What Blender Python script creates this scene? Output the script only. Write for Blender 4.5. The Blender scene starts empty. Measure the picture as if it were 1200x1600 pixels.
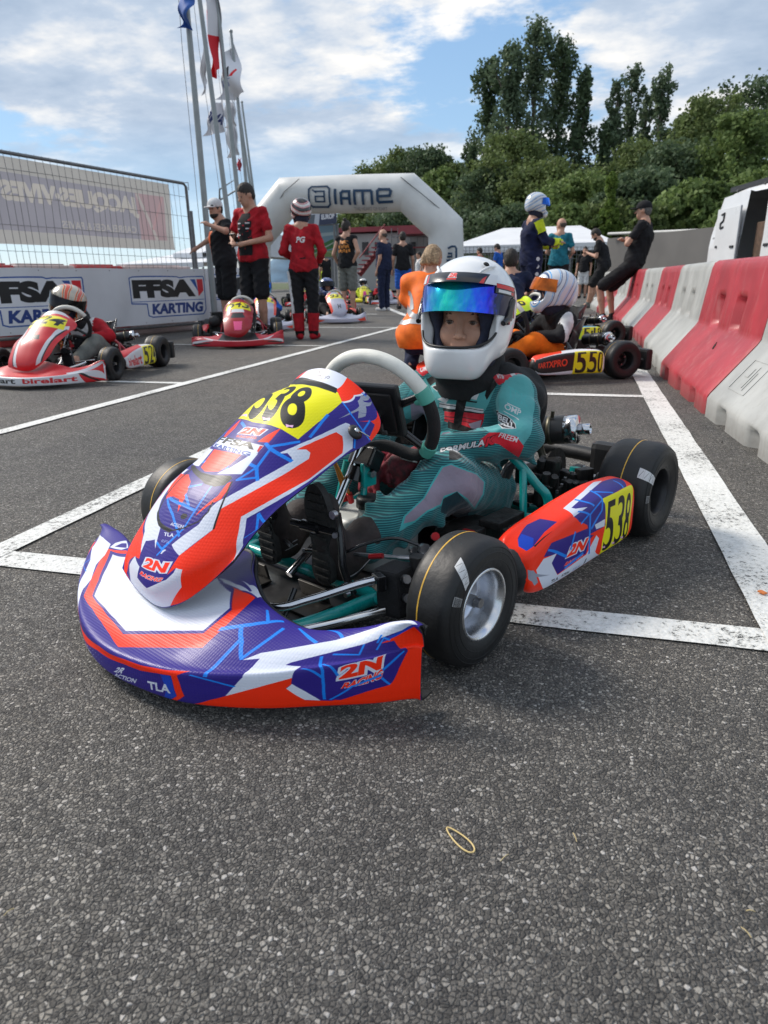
import bpy, bmesh, math, random
import numpy as np
from mathutils import Vector, Matrix
R = math.radians
SC = bpy.context.scene
COL = SC.collection
# ---------------------------------------------------------------- camera
F_PX = 1060.0
CAM_H = 0.70
def _n(v):
    v = np.array(v, float); return v / np.linalg.norm(v)
_hc = (910-600)*.0168+432; _dd = 800-_hc; _D = F_PX*F_PX/_dd
_Y = _n((310, 368, -F_PX)); _Z = -_n((.0168*_D, -_D, -F_PX))
_Y = _n(_Y - _Z*_Y.dot(_Z)); _X = np.cross(_Y, _Z)
CM = np.array([_X, _Y, _Z])            # camera axes -> world axes
cam_d = bpy.data.cameras.new('camera'); cam = bpy.data.objects.new('camera', cam_d); COL.objects.link(cam)
mw = Matrix([[*CM[0], 0], [*CM[1], 0], [*CM[2], CAM_H], [0, 0, 0, 1]])
cam.matrix_world = mw
cam_d.sensor_fit = 'VERTICAL'; cam_d.sensor_height = 36.0; cam_d.lens = F_PX/1600*36
cam_d.clip_start = 0.02; cam_d.clip_end = 3000
SC.camera = cam
cam_d.dof.use_dof = True; cam_d.dof.focus_distance = 1.55; cam_d.dof.aperture_fstop = 7.5      # the slight softness of the far grid
# ---------------------------------------------------------------- world, sun, exposure
SUN_EL, SUN_AZ = R(42), R(-75)          # azimuth measured from +Y towards +X
w = bpy.data.worlds.new("World"); SC.world = w; w.use_nodes = True
nt = w.node_tree; nt.nodes.clear()
def wn(t, **k):
    n = nt.nodes.new(t)
    for a, b in k.items(): setattr(n, a, b)
    return n
L = nt.links.new
sky = wn('ShaderNodeTexSky', sky_type='NISHITA', sun_disc=False)
sky.sun_elevation = SUN_EL; sky.sun_rotation = SUN_AZ; sky.air_density = 1.0; sky.dust_density = 0.25; sky.ozone_density = 2.0
tc = wn('ShaderNodeTexCoord'); sep = wn('ShaderNodeSeparateXYZ'); L(tc.outputs['Generated'], sep.inputs[0])
def wmath(op, a, b=None, c=None, clamp=False):
    n = wn('ShaderNodeMath', operation=op); n.use_clamp = clamp
    for i, v in enumerate((a, b, c)):
        if v is None: continue
        if isinstance(v, (int, float)): n.inputs[i].default_value = v
        else: L(v, n.inputs[i])
    return n.outputs[0]
zz = wmath('ADD', wmath('MAXIMUM', sep.outputs[2], 0.0), 0.16)
comb = wn('ShaderNodeCombineXYZ')
L(wmath('DIVIDE', sep.outputs[0], zz), comb.inputs[0]); L(wmath('DIVIDE', sep.outputs[1], zz), comb.inputs[1])
def wnoise(off, scale, detail, rough, stretch=(1, 1, 1)):
    mp = wn('ShaderNodeMapping'); mp.inputs['Location'].default_value = off; mp.inputs['Scale'].default_value = stretch
    L(comb.outputs[0], mp.inputs[0])
    n = wn('ShaderNodeTexNoise'); n.inputs['Scale'].default_value = scale; n.inputs['Detail'].default_value = detail
    n.inputs['Roughness'].default_value = rough; L(mp.outputs[0], n.inputs['Vector']); return n.outputs['Fac']
CLOFF = (1.7, 11.9, 0)
n1 = wnoise(CLOFF, 1.05, 12, .60, (.8, .9, 1))
n2 = wnoise((CLOFF[0]+.02, CLOFF[1]+.16, .0), 1.05, 7, .58, (.8, .9, 1))   # the same field, shifted away from the sun: shading
hor = wmath('MULTIPLY', wmath('SUBTRACT', sep.outputs[2], .07), 8.0, clamp=True)
def ramp(v, stops, interp='EASE'):
    r = wn('ShaderNodeValToRGB'); r.color_ramp.interpolation = interp
    e = r.color_ramp.elements
    e[0].position, e[0].color = stops[0]; e[1].position, e[1].color = stops[-1]
    for p, c in stops[1:-1]:
        x = e.new(p); x.color = c
    L(v, r.inputs[0]); return r.outputs[0]
dens = ramp(n1, [(.40, (0, 0, 0, 1)), (.475, (1, 1, 1, 1))])
dens = wmath('MULTIPLY', dens, hor, clamp=True)
lit = wmath('SUBTRACT', n1, n2)
lit = wmath('MULTIPLY_ADD', lit, 4.2, wmath('MULTIPLY_ADD', n1, -2.2, 1.60), clamp=True)
ccol = ramp(lit, [(.05, (1.50, 1.94, 2.58, 1)), (.45, (2.15, 2.54, 3.10, 1)), (.9, (4.50, 4.32, 4.05, 1))], 'LINEAR')
skyc = ramp(sep.outputs[2], [(.0, (1.89, 2.49, 3.10, 1)), (.15, (1.29, 2.06, 2.92, 1)), (.45, (0.82, 1.50, 2.67, 1)), (1, (.6, 1.1, 2.4, 1))], 'LINEAR')
smx = wn('ShaderNodeMix', data_type='RGBA'); smx.inputs['Factor'].default_value = .82; L(sky.outputs[0], smx.inputs[6]); L(skyc, smx.inputs[7])
mix = wn('ShaderNodeMix', data_type='RGBA'); L(dens, mix.inputs['Factor']); L(smx.outputs[2], mix.inputs[6]); L(ccol, mix.inputs[7])
bg = wn('ShaderNodeBackground'); bg.inputs['Strength'].default_value = .125
L(mix.outputs[2], bg.inputs['Color']); wo = wn('ShaderNodeOutputWorld'); L(bg.outputs[0], wo.inputs[0])
sd = bpy.data.lights.new('sun', 'SUN'); sun = bpy.data.objects.new('sun', sd); COL.objects.link(sun)
sd.energy = 1.9; sd.angle = R(18); sd.color = (1.0, .93, .84)
_sv = Vector((math.sin(SUN_AZ)*math.cos(SUN_EL), math.cos(SUN_AZ)*math.cos(SUN_EL), math.sin(SUN_EL)))
sun.rotation_euler = _sv.to_track_quat('Z', 'Y').to_euler()
SC.view_settings.view_transform = 'Standard'; SC.view_settings.look = 'None'
SC.view_settings.exposure = 1.05; SC.view_settings.gamma = 1.0
# ================================================================ helpers: pixels of the photograph -> points of the place
def _ray(px, py): return CM @ np.array([px-600., 800.-py, -F_PX])
CP = np.array([0, 0, CAM_H])
def gnd(px, py, z=0.0):
    d = _ray(px, py); return CP + d*((z-CAM_H)/d[2])
def atY(px, py, Y):
    d = _ray(px, py); return CP + d*(Y/d[1])
# ================================================================ things and parts
def link(o, parent=None):
    COL.objects.link(o)
    if parent is not None: o.parent = parent
    return o
def tag(o, label, cat, group=None, kind=None):
    if label: o['label'] = label
    if cat: o['category'] = cat
    if group: o['group'] = group
    if kind: o['kind'] = kind
    return o
def thing(name, label, cat, loc=(0, 0, 0), rz=0.0, group=None, scale=None):
    o = bpy.data.objects.new(name, None); o.empty_display_size = .1
    o.location = tuple(loc); o.rotation_euler = (0, 0, rz)
    if scale: o.scale = scale
    COL.objects.link(o); return tag(o, label, cat, group)
def dup(o, parent=None):
    c = o.copy(); COL.objects.link(c); c.parent = parent
    for ch in [x for x in o.children]: dup(ch, c)
    return c
# ================================================================ materials
MATS = {}
def _bs(name):
    m = bpy.data.materials.new(name); m.use_nodes = True
    return m, m.node_tree, m.node_tree.nodes['Principled BSDF']
def nd(t, typ, **k):
    n = t.nodes.new(typ)
    for a, b in k.items(): setattr(n, a, b)
    return n
def mat(name, col, rough=.5, metal=0., spec=.5, coat=0., var=.12, vs=18., bump=0., bs=120., two=None, alpha=1., sheen=0., emis=0., trans=0.):
    """procedural paint / plastic / cloth: base colour broken up by noise, optional bump"""
    if name in MATS: return MATS[name]
    m, t, b = _bs(name)
    tcn = nd(t, 'ShaderNodeTexCoord')
    if var > 0:
        n = nd(t, 'ShaderNodeTexNoise'); n.inputs['Scale'].default_value = vs; n.inputs['Detail'].default_value = 6
        t.links.new(tcn.outputs['Object'], n.inputs['Vector'])
        r = nd(t, 'ShaderNodeValToRGB')
        c2 = two if two else tuple(max(0, c*(1-var)) for c in col)
        c1 = col if two else tuple(min(1, c*(1+var)) for c in col)
        r.color_ramp.elements[0].position = .35; r.color_ramp.elements[0].color = (*c2, 1)
        r.color_ramp.elements[1].position = .65; r.color_ramp.elements[1].color = (*c1, 1)
        t.links.new(n.outputs['Fac'], r.inputs[0]); t.links.new(r.outputs[0], b.inputs['Base Color'])
        mr = nd(t, 'ShaderNodeMapRange'); mr.inputs['To Min'].default_value = max(0, rough-.07); mr.inputs['To Max'].default_value = min(1, rough+.09)
        t.links.new(n.outputs['Fac'], mr.inputs['Value']); t.links.new(mr.outputs[0], b.inputs['Roughness'])
    else:
        b.inputs['Base Color'].default_value = (*col, 1); b.inputs['Roughness'].default_value = rough
    b.inputs['Metallic'].default_value = metal; b.inputs['Specular IOR Level'].default_value = spec
    b.inputs['Coat Weight'].default_value = coat; b.inputs['Coat Roughness'].default_value = .08
    b.inputs['Alpha'].default_value = alpha; b.inputs['Sheen Weight'].default_value = sheen
    b.inputs['Transmission Weight'].default_value = trans
    if emis: b.inputs['Emission Color'].default_value = (*col, 1); b.inputs['Emission Strength'].default_value = emis
    if bump:
        n2 = nd(t, 'ShaderNodeTexNoise'); n2.inputs['Scale'].default_value = bs; n2.inputs['Detail'].default_value = 4
        t.links.new(tcn.outputs['Object'], n2.inputs['Vector'])
        bp = nd(t, 'ShaderNodeBump'); bp.inputs['Strength'].default_value = bump; bp.inputs['Distance'].default_value = .004
        t.links.new(n2.outputs['Fac'], bp.inputs['Height']); t.links.new(bp.outputs[0], b.inputs['Normal'])
    MATS[name] = m; return m
def s2l(c):
    c = np.asarray(c, float); return tuple(np.where(c <= .04045, c/12.92, ((c+.055)/1.055)**2.4))
# ================================================================ mesh builder
class MB:
    def __init__(s): s.v = []; s.f = []; s.m = []; s.uv = []; s.sm = []
    def add(s, vs, fs, mi=0, uvs=None, smooth=True):
        o = len(s.v); s.v.extend([tuple(map(float, p)) for p in vs])
        for i, f in enumerate(fs):
            s.f.append(tuple(o+a for a in f)); s.m.append(mi); s.sm.append(smooth)
            s.uv.append([uvs[a] for a in f] if uvs is not None else [(0., 0.)]*len(f))
        return s
    def box(s, c, d, mi=0, rot=None, bev=0.0):
        bm = bmesh.new(); bmesh.ops.create_cube(bm, size=1)
        for v in bm.verts: v.co = Vector((v.co.x*d[0], v.co.y*d[1], v.co.z*d[2]))
        if bev > 0: bmesh.ops.bevel(bm, geom=list(bm.edges), offset=min(bev, min(d)*.45), segments=2, affect='EDGES', profile=.6)
        M = Matrix.Translation(Vector(c)) @ (rot.to_4x4() if rot is not None else Matrix.Identity(4))
        bm.verts.index_update()
        s.add([M @ v.co for v in bm.verts], [[v.index for v in f.verts] for f in bm.faces], mi, smooth=False); bm.free(); return s
    def tube(s, pts, r, mi=0, n=10, closed=False, caps=True):
        P = [Vector(p) for p in pts]; k = len(P); rs = r if hasattr(r, '__len__') else [r]*k
        ref = None; rings = []
        for i in range(k):
            a = P[i-1] if (i > 0 or closed) else P[i]; b = P[(i+1) % k] if (i < k-1 or closed) else P[i]
            t = (b-a).normalized()
            if ref is None:
                ref = t.orthogonal().normalized()
            ref = (ref - t*ref.dot(t))
            if ref.length < 1e-6: ref = t.orthogonal()
            ref.normalize(); q = t.cross(ref)
            rings.append([P[i] + (ref*math.cos(2*math.pi*j/n) + q*math.sin(2*math.pi*j/n))*rs[i] for j in range(n)])
        vs = [p for rg in rings for p in rg]; fs = []; kk = k if closed else k-1
        for i in range(kk):
            for j in range(n):
                a = i*n+j; b = i*n+(j+1) % n; c = ((i+1) % k)*n+(j+1) % n; d = ((i+1) % k)*n+j
                fs.append((a, b, c, d))
        s.add(vs, fs, mi)
        if caps and not closed:
            s.add(rings[0][::-1], [tuple(range(n))], mi, smooth=False); s.add(rings[-1], [tuple(range(n))], mi, smooth=False)
        return s
    def lathe(s, prof, c=(0, 0, 0), axis=(0, 0, 1), n=32, mi=0, mis=None, a0=0., a1=2*math.pi):
        """prof: (radius, along-axis)"""
        ax = Vector(axis).normalized(); u = ax.orthogonal().normalized(); v = ax.cross(u); c = Vector(c)
        full = abs(a1-a0-2*math.pi) < 1e-6; nn = n if full else n+1
        vs = []
        for (r, h) in prof:
            for j in range(nn):
                t = a0+(a1-a0)*j/n; vs.append(c + ax*h + (u*math.cos(t)+v*math.sin(t))*r)
        for i in range(len(prof)-1):
            fs = []
            for j in range(n):
                j2 = (j+1) % nn; fs.append((i*nn+j, i*nn+j2, (i+1)*nn+j2, (i+1)*nn+j))
            o = len(s.v)
            if i == 0: s.add(vs, [], mi); base = o
            for f in fs:
                s.f.append(tuple(base+a for a in f)); s.m.append(mis[i] if mis else mi); s.sm.append(True); s.uv.append([(0., 0.)]*4)
        return s
    def prism(s, poly, z0, z1, mi=0, M=None, smooth=False):
        """extrude a planar outline (x,y) from z0 to z1"""
        n = len(poly); T = (lambda p: M @ Vector(p)) if M is not None else (lambda p: Vector(p))
        a = [T((x, y, z0)) for x, y in poly]; b = [T((x, y, z1)) for x, y in poly]
        s.add(a+b, [tuple(range(n))[::-1], tuple(range(n, 2*n))], mi, smooth=False)
        s.add(a+b, [(i, (i+1) % n, n+(i+1) % n, n+i) for i in range(n)], mi, smooth=smooth); return s
    def grid(s, G, mi=0, uv=True, flip=False):
        h, w = G.shape[:2]; vs = G.reshape(-1, 3)
        uvs = [(j/(w-1), i/(h-1)) for i in range(h) for j in range(w)]
        fs = [(i*w+j, i*w+j+1, (i+1)*w+j+1, (i+1)*w+j) for i in range(h-1) for j in range(w-1)]
        if flip: fs = [f[::-1] for f in fs]
        s.add(vs, fs, mi, uvs); return s
    def clusters(s, gap=.0015):
        """pieces that do not touch, as separate face lists"""
        n = len(s.v); par = list(range(n))
        def find(a):
            while par[a] != a: par[a] = par[par[a]]; a = par[a]
            return a
        for f in s.f:
            r = find(f[0])
            for b in f[1:]: par[find(b)] = r
        comp = {}
        for i, f in enumerate(s.f): comp.setdefault(find(f[0]), []).append(i)
        items = []
        for fl_ in comp.values():
            P = np.array([s.v[a] for i in fl_ for a in s.f[i]]); items.append([fl_, P.min(0)-gap, P.max(0)+gap])
        ch = True
        while ch:
            ch = False; out = []
            for it in items:
                for o in out:
                    if np.all(it[1] <= o[2]) and np.all(o[1] <= it[2]):
                        o[0] += it[0]; o[1] = np.minimum(o[1], it[1]); o[2] = np.maximum(o[2], it[2]); ch = True; break
                else: out.append(it)
            items = out
        return [it[0] for it in items]
    def pieces(s):
        res = []
        for fl_ in s.clusters():
            m = type(s)(); mp = {}
            for i in sorted(fl_):
                f = []
                for a in s.f[i]:
                    if a not in mp: mp[a] = len(m.v); m.v.append(s.v[a])
                    f.append(mp[a])
                m.f.append(tuple(f)); m.m.append(s.m[i]); m.sm.append(s.sm[i]); m.uv.append(s.uv[i])
            res.append(m)
        return res
    def build(s, name, mats, parent=None, loc=None, auto=None):
        me = bpy.data.meshes.new(name); me.from_pydata(s.v, [], s.f)
        if not isinstance(mats, (list, tuple)): mats = [mats]
        for m in mats: me.materials.append(m)
        me.polygons.foreach_set('material_index', s.m); me.polygons.foreach_set('use_smooth', s.sm)
        ul = me.uv_layers.new(name='UVMap'); flat = [c for f in s.uv for p in f for c in p]; ul.data.foreach_set('uv', flat)
        me.update(); o = bpy.data.objects.new(name, me); link(o, parent)
        if loc is not None: o.location = tuple(loc)
        return o
def fastmesh(name, V, Fq, mats, parent=None, mi=None, smooth=True, uv=None):
    me = bpy.data.meshes.new(name); V = np.asarray(V, np.float32); Fq = np.asarray(Fq, np.int32); k = Fq.shape[1]
    me.vertices.add(len(V)); me.vertices.foreach_set('co', V.ravel())
    me.loops.add(Fq.size); me.loops.foreach_set('vertex_index', Fq.ravel())
    me.polygons.add(len(Fq)); me.polygons.foreach_set('loop_start', np.arange(len(Fq), dtype=np.int32)*k)
    me.polygons.foreach_set('loop_total', np.full(len(Fq), k, np.int32))
    if not isinstance(mats, (list, tuple)): mats = [mats]
    for m in mats: me.materials.append(m)
    if mi is not None: me.polygons.foreach_set('material_index', np.asarray(mi, np.int32))
    me.polygons.foreach_set('use_smooth', np.full(len(Fq), smooth))
    if uv is not None:
        ul = me.uv_layers.new(name='UVMap'); ul.data.foreach_set('uv', np.asarray(uv, np.float32)[Fq.ravel()].ravel())
    me.update(calc_edges=True); me.validate()
    o = bpy.data.objects.new(name, me); return link(o, parent)
# ---------------------------------------------------------------- smooth surfaces from a control net
def cr(P, t):
    """Catmull-Rom through rows of P at parameters t in [0, n-1]"""
    P = np.asarray(P, float); n = len(P); t = np.clip(t, 0, n-1-1e-9); i = np.floor(t).astype(int); u = (t-i)
    g = lambda k: P[np.clip(k, 0, n-1)]
    p1, p2 = g(i), g(i+1)
    p0 = np.where((i > 0).reshape(-1, *[1]*(P.ndim-1)), g(i-1), 2*p1-p2)
    p3 = np.where((i < n-2).reshape(-1, *[1]*(P.ndim-1)), g(i+2), 2*p2-p1)
    u = u.reshape(-1, *[1]*(P.ndim-1))
    return .5*((2*p1) + (-p0+p2)*u + (2*p0-5*p1+4*p2-p3)*u*u + (-p0+3*p1-3*p2+p3)*u**3)
def patch(net, nv, nu):
    net = np.asarray(net, float)
    A = cr(net, np.linspace(0, len(net)-1, nv))
    B = cr(A.transpose(1, 0, 2), np.linspace(0, net.shape[1]-1, nu))
    return B.transpose(1, 0, 2)
def smooth_path(pts, n=8, closed=False):
    P = np.asarray(pts, float)
    if closed:
        Q = np.vstack([P[-1:], P, P[:2]]); t = np.linspace(1, len(P)+1, n*len(P), endpoint=False); return cr(Q, t)
    return cr(P, np.linspace(0, len(P)-1, n*(len(P)-1)+1))
# ---------------------------------------------------------------- implicit surfaces (surface nets): bodies, clothes, helmets
class SDF:
    def __init__(s, lo, hi, h):
        s.h = h; s.lo = np.array(lo, float); s.n = np.ceil((np.array(hi)-s.lo)/h).astype(int)+1
        s.F = np.full(s.n, 1.0, np.float32); s.ax = [s.lo[i]+h*np.arange(s.n[i]) for i in range(3)]
    def _sub(s, lo, hi):
        a = np.maximum(np.floor((np.array(lo)-s.lo)/s.h).astype(int), 0); b = np.minimum(np.ceil((np.array(hi)-s.lo)/s.h).astype(int)+1, s.n)
        if np.any(b <= a): return None
        sl = tuple(slice(a[i], b[i]) for i in range(3))
        X = np.meshgrid(*[s.ax[i][sl[i]] for i in range(3)], indexing='ij', sparse=True)
        return sl, X
    def _mix(s, sl, d, k, op):
        F = s.F[sl]
        if op == 'u':
            if k > 0:
                h = np.clip(.5+.5*(F-d)/k, 0, 1); s.F[sl] = F*(1-h)+d*h-k*h*(1-h)
            else: s.F[sl] = np.minimum(F, d)
        elif op == 's':
            if k > 0:
                h = np.clip(.5-.5*(F+d)/k, 0, 1); s.F[sl] = F*(1-h)+(-d)*h+k*h*(1-h)
            else: s.F[sl] = np.maximum(F, -d)
    def cone(s, a, b, ra, rb=None, k=.02, op='u', flat=(1, 1, 1)):
        a = np.array(a, float); b = np.array(b, float); rb = ra if rb is None else rb; m = max(ra, rb)+k+3*s.h
        r = s._sub(np.minimum(a, b)-m, np.maximum(a, b)+m)
        if r is None: return s
        sl, X = r; ba = b-a; L2 = float(ba@ba)+1e-12
        p = [X[i]-a[i] for i in range(3)]
        t = np.clip((p[0]*ba[0]+p[1]*ba[1]+p[2]*ba[2])/L2, 0, 1)
        d = np.sqrt(sum((p[i]-t*ba[i])**2/flat[i]**2 for i in range(3)))-(ra+(rb-ra)*t)
        s._mix(sl, d, k, op); return s
    def ell(s, c, r, k=.02, op='u', rot=None):
        c = np.array(c, float); r = np.array(r, float); m = r.max()+k+3*s.h
        q = s._sub(c-m, c+m)
        if q is None: return s
        sl, X = q; p = [X[i]-c[i] for i in range(3)]
        if rot is not None:
            Rm = np.array(rot.to_3x3()).T if hasattr(rot, 'to_3x3') else np.array(rot).T
            p = [Rm[i, 0]*p[0]+Rm[i, 1]*p[1]+Rm[i, 2]*p[2] for i in range(3)]
        k0 = np.sqrt(sum((p[i]/r[i])**2 for i in range(3))); k1 = np.sqrt(sum((p[i]/r[i]**2)**2 for i in range(3)))+1e-9
        s._mix(sl, k0*(k0-1)/k1, k, op); return s
    def box(s, c, r, k=.02, op='u', rnd=.01, rot=None):
        c = np.array(c, float); r = np.array(r, float); m = np.linalg.norm(r)+k+3*s.h
        q = s._sub(c-m, c+m)
        if q is None: return s
        sl, X = q; p = [X[i]-c[i] for i in range(3)]
        if rot is not None:
            Rm = np.array(rot).T; p = [Rm[i, 0]*p[0]+Rm[i, 1]*p[1]+Rm[i, 2]*p[2] for i in range(3)]
        q = [np.abs(p[i])-(r[i]-rnd) for i in range(3)]
        d = np.sqrt(sum(np.maximum(a, 0)**2 for a in q))+np.minimum(np.maximum(np.maximum(q[0], q[1]), q[2]), 0)-rnd
        s._mix(sl, d, k, op); return s
    def disp(s, fn):
        X = np.meshgrid(*s.ax, indexing='ij', sparse=True)
        msk = np.abs(s.F) < 4*s.h
        idx = np.nonzero(msk); P = [s.ax[i][idx[i]] for i in range(3)]
        s.F[idx] += fn(*P); return s
    def mesh(s):
        F = s.F; n = s.n; inside = F < 0
        c = np.zeros(n-1, np.int8)
        for dx in (0, 1):
            for dy in (0, 1):
                for dz in (0, 1): c += inside[dx:n[0]-1+dx, dy:n[1]-1+dy, dz:n[2]-1+dz]
        act = (c > 0) & (c < 8); ids = -np.ones(n-1, np.int64); I = np.nonzero(act); ids[I] = np.arange(len(I[0]))
        acc = np.zeros((len(I[0]), 3)); cnt = np.zeros(len(I[0]))
        cor = [(a, b, d) for a in (0, 1) for b in (0, 1) for d in (0, 1)]
        for i1, a in enumerate(cor):
            for b in cor[i1+1:]:
                if sum(abs(a[k]-b[k]) for k in range(3)) != 1: continue
                fa = F[I[0]+a[0], I[1]+a[1], I[2]+a[2]].astype(float); fb = F[I[0]+b[0], I[1]+b[1], I[2]+b[2]].astype(float)
                m = (fa < 0) != (fb < 0); t = np.where(m, fa/(fa-fb+1e-20), 0)
                for k in range(3): acc[:, k] += np.where(m, a[k]+(b[k]-a[k])*t, 0)
                cnt += m
        V = (np.stack(I, 1)+acc/cnt[:, None])*s.h+s.lo
        Q = []
        for ax in range(3):
            o1, o2 = [(1, 2), (2, 0), (0, 1)][ax]
            sl0 = [slice(None)]*3; sl1 = [slice(None)]*3; sl0[ax] = slice(0, n[ax]-1); sl1[ax] = slice(1, n[ax])
            a = inside[tuple(sl0)]; b = inside[tuple(sl1)]; ch = a != b
            J = np.array(np.nonzero(ch)); ok = (J[o1] > 0) & (J[o2] > 0) & (J[o1] < n[o1]-1) & (J[o2] < n[o2]-1); J = J[:, ok]
            def gid(d1, d2):
                K = J.copy(); K[o1] -= d1; K[o2] -= d2; return ids[K[0], K[1], K[2]]
            q = np.stack([gid(1, 1), gid(0, 1), gid(0, 0), gid(1, 0)], 1); fl = ~a[J[0], J[1], J[2]]
            q[fl] = q[fl][:, ::-1]; Q.append(q)
        Q = np.vstack(Q); Q = Q[(Q >= 0).all(1)]
        return V, Q
def relax(V, Q, it=1, lam=.5):
    for _ in range(it):
        A = np.zeros_like(V); c = np.zeros(len(V))
        for a, b in ((0, 1), (1, 2), (2, 3), (3, 0)):
            np.add.at(A, Q[:, a], V[Q[:, b]]); np.add.at(A, Q[:, b], V[Q[:, a]]); np.add.at(c, Q[:, a], 1); np.add.at(c, Q[:, b], 1)
        V = V*(1-lam)+lam*A/np.maximum(c, 1)[:, None]
    return V
# ---------------------------------------------------------------- printed graphics drawn by code into a generated image (nothing is loaded)
_GL = {}
def glyphs(txt, bold=.02, shear=0., space=1.):
    key = (txt, bold, shear, space)
    if key in _GL: return _GL[key]
    cu = bpy.data.curves.new('t', 'FONT'); cu.body = txt; cu.offset = bold; cu.shear = shear; cu.space_character = space; cu.resolution_u = 7
    ob = bpy.data.objects.new('t', cu); me = bpy.data.meshes.new_from_object(ob) if False else ob.to_mesh()
    me.calc_loop_triangles(); V = np.array([v.co[:2] for v in me.vertices]).reshape(-1, 2); T = np.array([t.vertices[:] for t in me.loop_triangles]).reshape(-1, 3)
    ob.to_mesh_clear(); bpy.data.objects.remove(ob); bpy.data.curves.remove(cu)
    if len(V):
        V = V-V.min(0); V = V/max(V.max(0)[1], 1e-6)      # height 1
    _GL[key] = (V, T); return V, T
class Tex:
    """RGBA canvas, uv origin bottom-left; colours given as sRGB"""
    def __init__(s, w, h, bg, ss=2):
        s.w, s.h, s.ss = w*ss, h*ss, ss; s.W, s.H = w, h; s.a = np.empty((h*ss, w*ss, 3), np.float32); s.a[:] = bg; s.hgt = None
    def poly(s, pts, col, alpha=1.):
        P = np.array(pts, float)*[s.w, s.h]; x0, y0 = np.floor(P.min(0)).astype(int); x1, y1 = np.ceil(P.max(0)).astype(int)
        x0 = max(x0, 0); y0 = max(y0, 0); x1 = min(x1, s.w); y1 = min(y1, s.h)
        if x1 <= x0 or y1 <= y0: return s
        X = np.arange(x0, x1)+.5; n = len(P)
        for y in range(y0, y1):
            yc = y+.5; xs = []
            for i in range(n):
                ax, ay = P[i]; bx, by = P[(i+1) % n]
                if (ay <= yc) != (by <= yc): xs.append(ax+(yc-ay)*(bx-ax)/(by-ay))
            xs.sort()
            for i in range(0, len(xs)-1, 2):
                a = max(int(math.ceil(xs[i]-.5)), x0); b = min(int(math.ceil(xs[i+1]-.5)), x1)
                if b > a: s.a[y, a:b] = s.a[y, a:b]*(1-alpha)+np.array(col)*alpha
        return s
    def line(s, pts, wd, col, closed=False):
        """wd in canvas heights"""
        P = np.array(pts, float)*[s.w/s.h, 1.]
        Q = list(P)+([P[0]] if closed else [])
        for a, b in zip(Q[:-1], Q[1:]):
            d = b-a; L_ = np.hypot(*d)
            if L_ < 1e-9: continue
            d /= L_; nrm = np.array([-d[1], d[0]])*wd/2; a = a-d*wd*.3; b = b+d*wd*.3
            s.poly(np.array([a+nrm, b+nrm, b-nrm, a-nrm])*[s.h/s.w, 1.], col)
        return s
    def text(s, txt, o, r, u, col, bold=.02, shear=0., space=1., fit=True, outline=None, ow=.0):
        """o: lower-left, r: lower-right corner, u: upper-left corner (uv)"""
        V, T = glyphs(txt, bold, shear, space)
        if not len(V): return s
        o, r, u = [np.array(p, float) for p in (o, r, u)]; W = V[:, 0].max()
        if outline is not None:
            V2, T2 = glyphs(txt, bold+ow, shear, space); W2 = V2[:, 0].max()
            e = ow*.9
            Pt = o+np.outer(V2[:, 0]/W2*(1+2*e/W)-e/W, r-o)+np.outer(V2[:, 1]*(1+2*e)-e, u-o)
            for t in T2: s.poly(Pt[t], outline)
        P = o+np.outer(V[:, 0]/W, r-o)+np.outer(V[:, 1], u-o)
        for t in T: s.poly(P[t], col)
        return s
    def image(s, name):
        a = s.a.reshape(s.H, s.ss, s.W, s.ss, 3).mean((1, 3)); im = bpy.data.images.new(name, s.W, s.H)
        px = np.ones((s.H, s.W, 4), np.float32); px[..., :3] = np.clip(a, 0, 1); im.pixels.foreach_set(px.ravel()); im.update(); im.pack(); return im
def print_mat(name, tex, rough=.4, coat=.0, bump=None, spec=.5, noise=0., extra=None, metal=0., backdark=None):
    """material carrying graphics drawn by code; bump=('dimple', scale, strength)"""
    m, t, b = _bs(name); im = nd(t, 'ShaderNodeTexImage'); im.image = tex.image(name); im.extension = 'EXTEND'
    uvn = nd(t, 'ShaderNodeUVMap'); uvn.uv_map = 'UVMap'; t.links.new(uvn.outputs[0], im.inputs[0])
    out = im.outputs[0]
    if noise:
        tcn = nd(t, 'ShaderNodeTexCoord'); n = nd(t, 'ShaderNodeTexNoise'); n.inputs['Scale'].default_value = 6; n.inputs['Detail'].default_value = 8
        t.links.new(tcn.outputs['Object'], n.inputs['Vector']); mr = nd(t, 'ShaderNodeMapRange'); mr.inputs['From Min'].default_value = .3; mr.inputs['From Max'].default_value = .7
        mr.inputs['To Min'].default_value = 1-noise; mr.inputs['To Max'].default_value = 1.
        t.links.new(n.outputs['Fac'], mr.inputs['Value']); mx = nd(t, 'ShaderNodeMix', data_type='RGBA', blend_type='MULTIPLY'); mx.inputs[0].default_value = 1
        t.links.new(out, mx.inputs[6]); t.links.new(mr.outputs[0], mx.inputs[7]); out = mx.outputs[2]
    t.links.new(out, b.inputs['Base Color']); b.inputs['Roughness'].default_value = rough; b.inputs['Coat Weight'].default_value = coat
    b.inputs['Coat Roughness'].default_value = .12; b.inputs['Specular IOR Level'].default_value = spec; b.inputs['Metallic'].default_value = metal
    if bump:
        tcn = nd(t, 'ShaderNodeTexCoord'); vo = nd(t, 'ShaderNodeTexVoronoi'); vo.inputs['Scale'].default_value = bump[1]; vo.inputs['Randomness'].default_value = bump[3] if len(bump) > 3 else .0
        t.links.new(tcn.outputs['Object'], vo.inputs['Vector']); bp = nd(t, 'ShaderNodeBump'); bp.inputs['Strength'].default_value = bump[2]; bp.inputs['Distance'].default_value = .0015
        bp.invert = True
        t.links.new(vo.outputs['Distance'], bp.inputs['Height']); t.links.new(bp.outputs[0], b.inputs['Normal'])
    MATS[name] = m; return m
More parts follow.
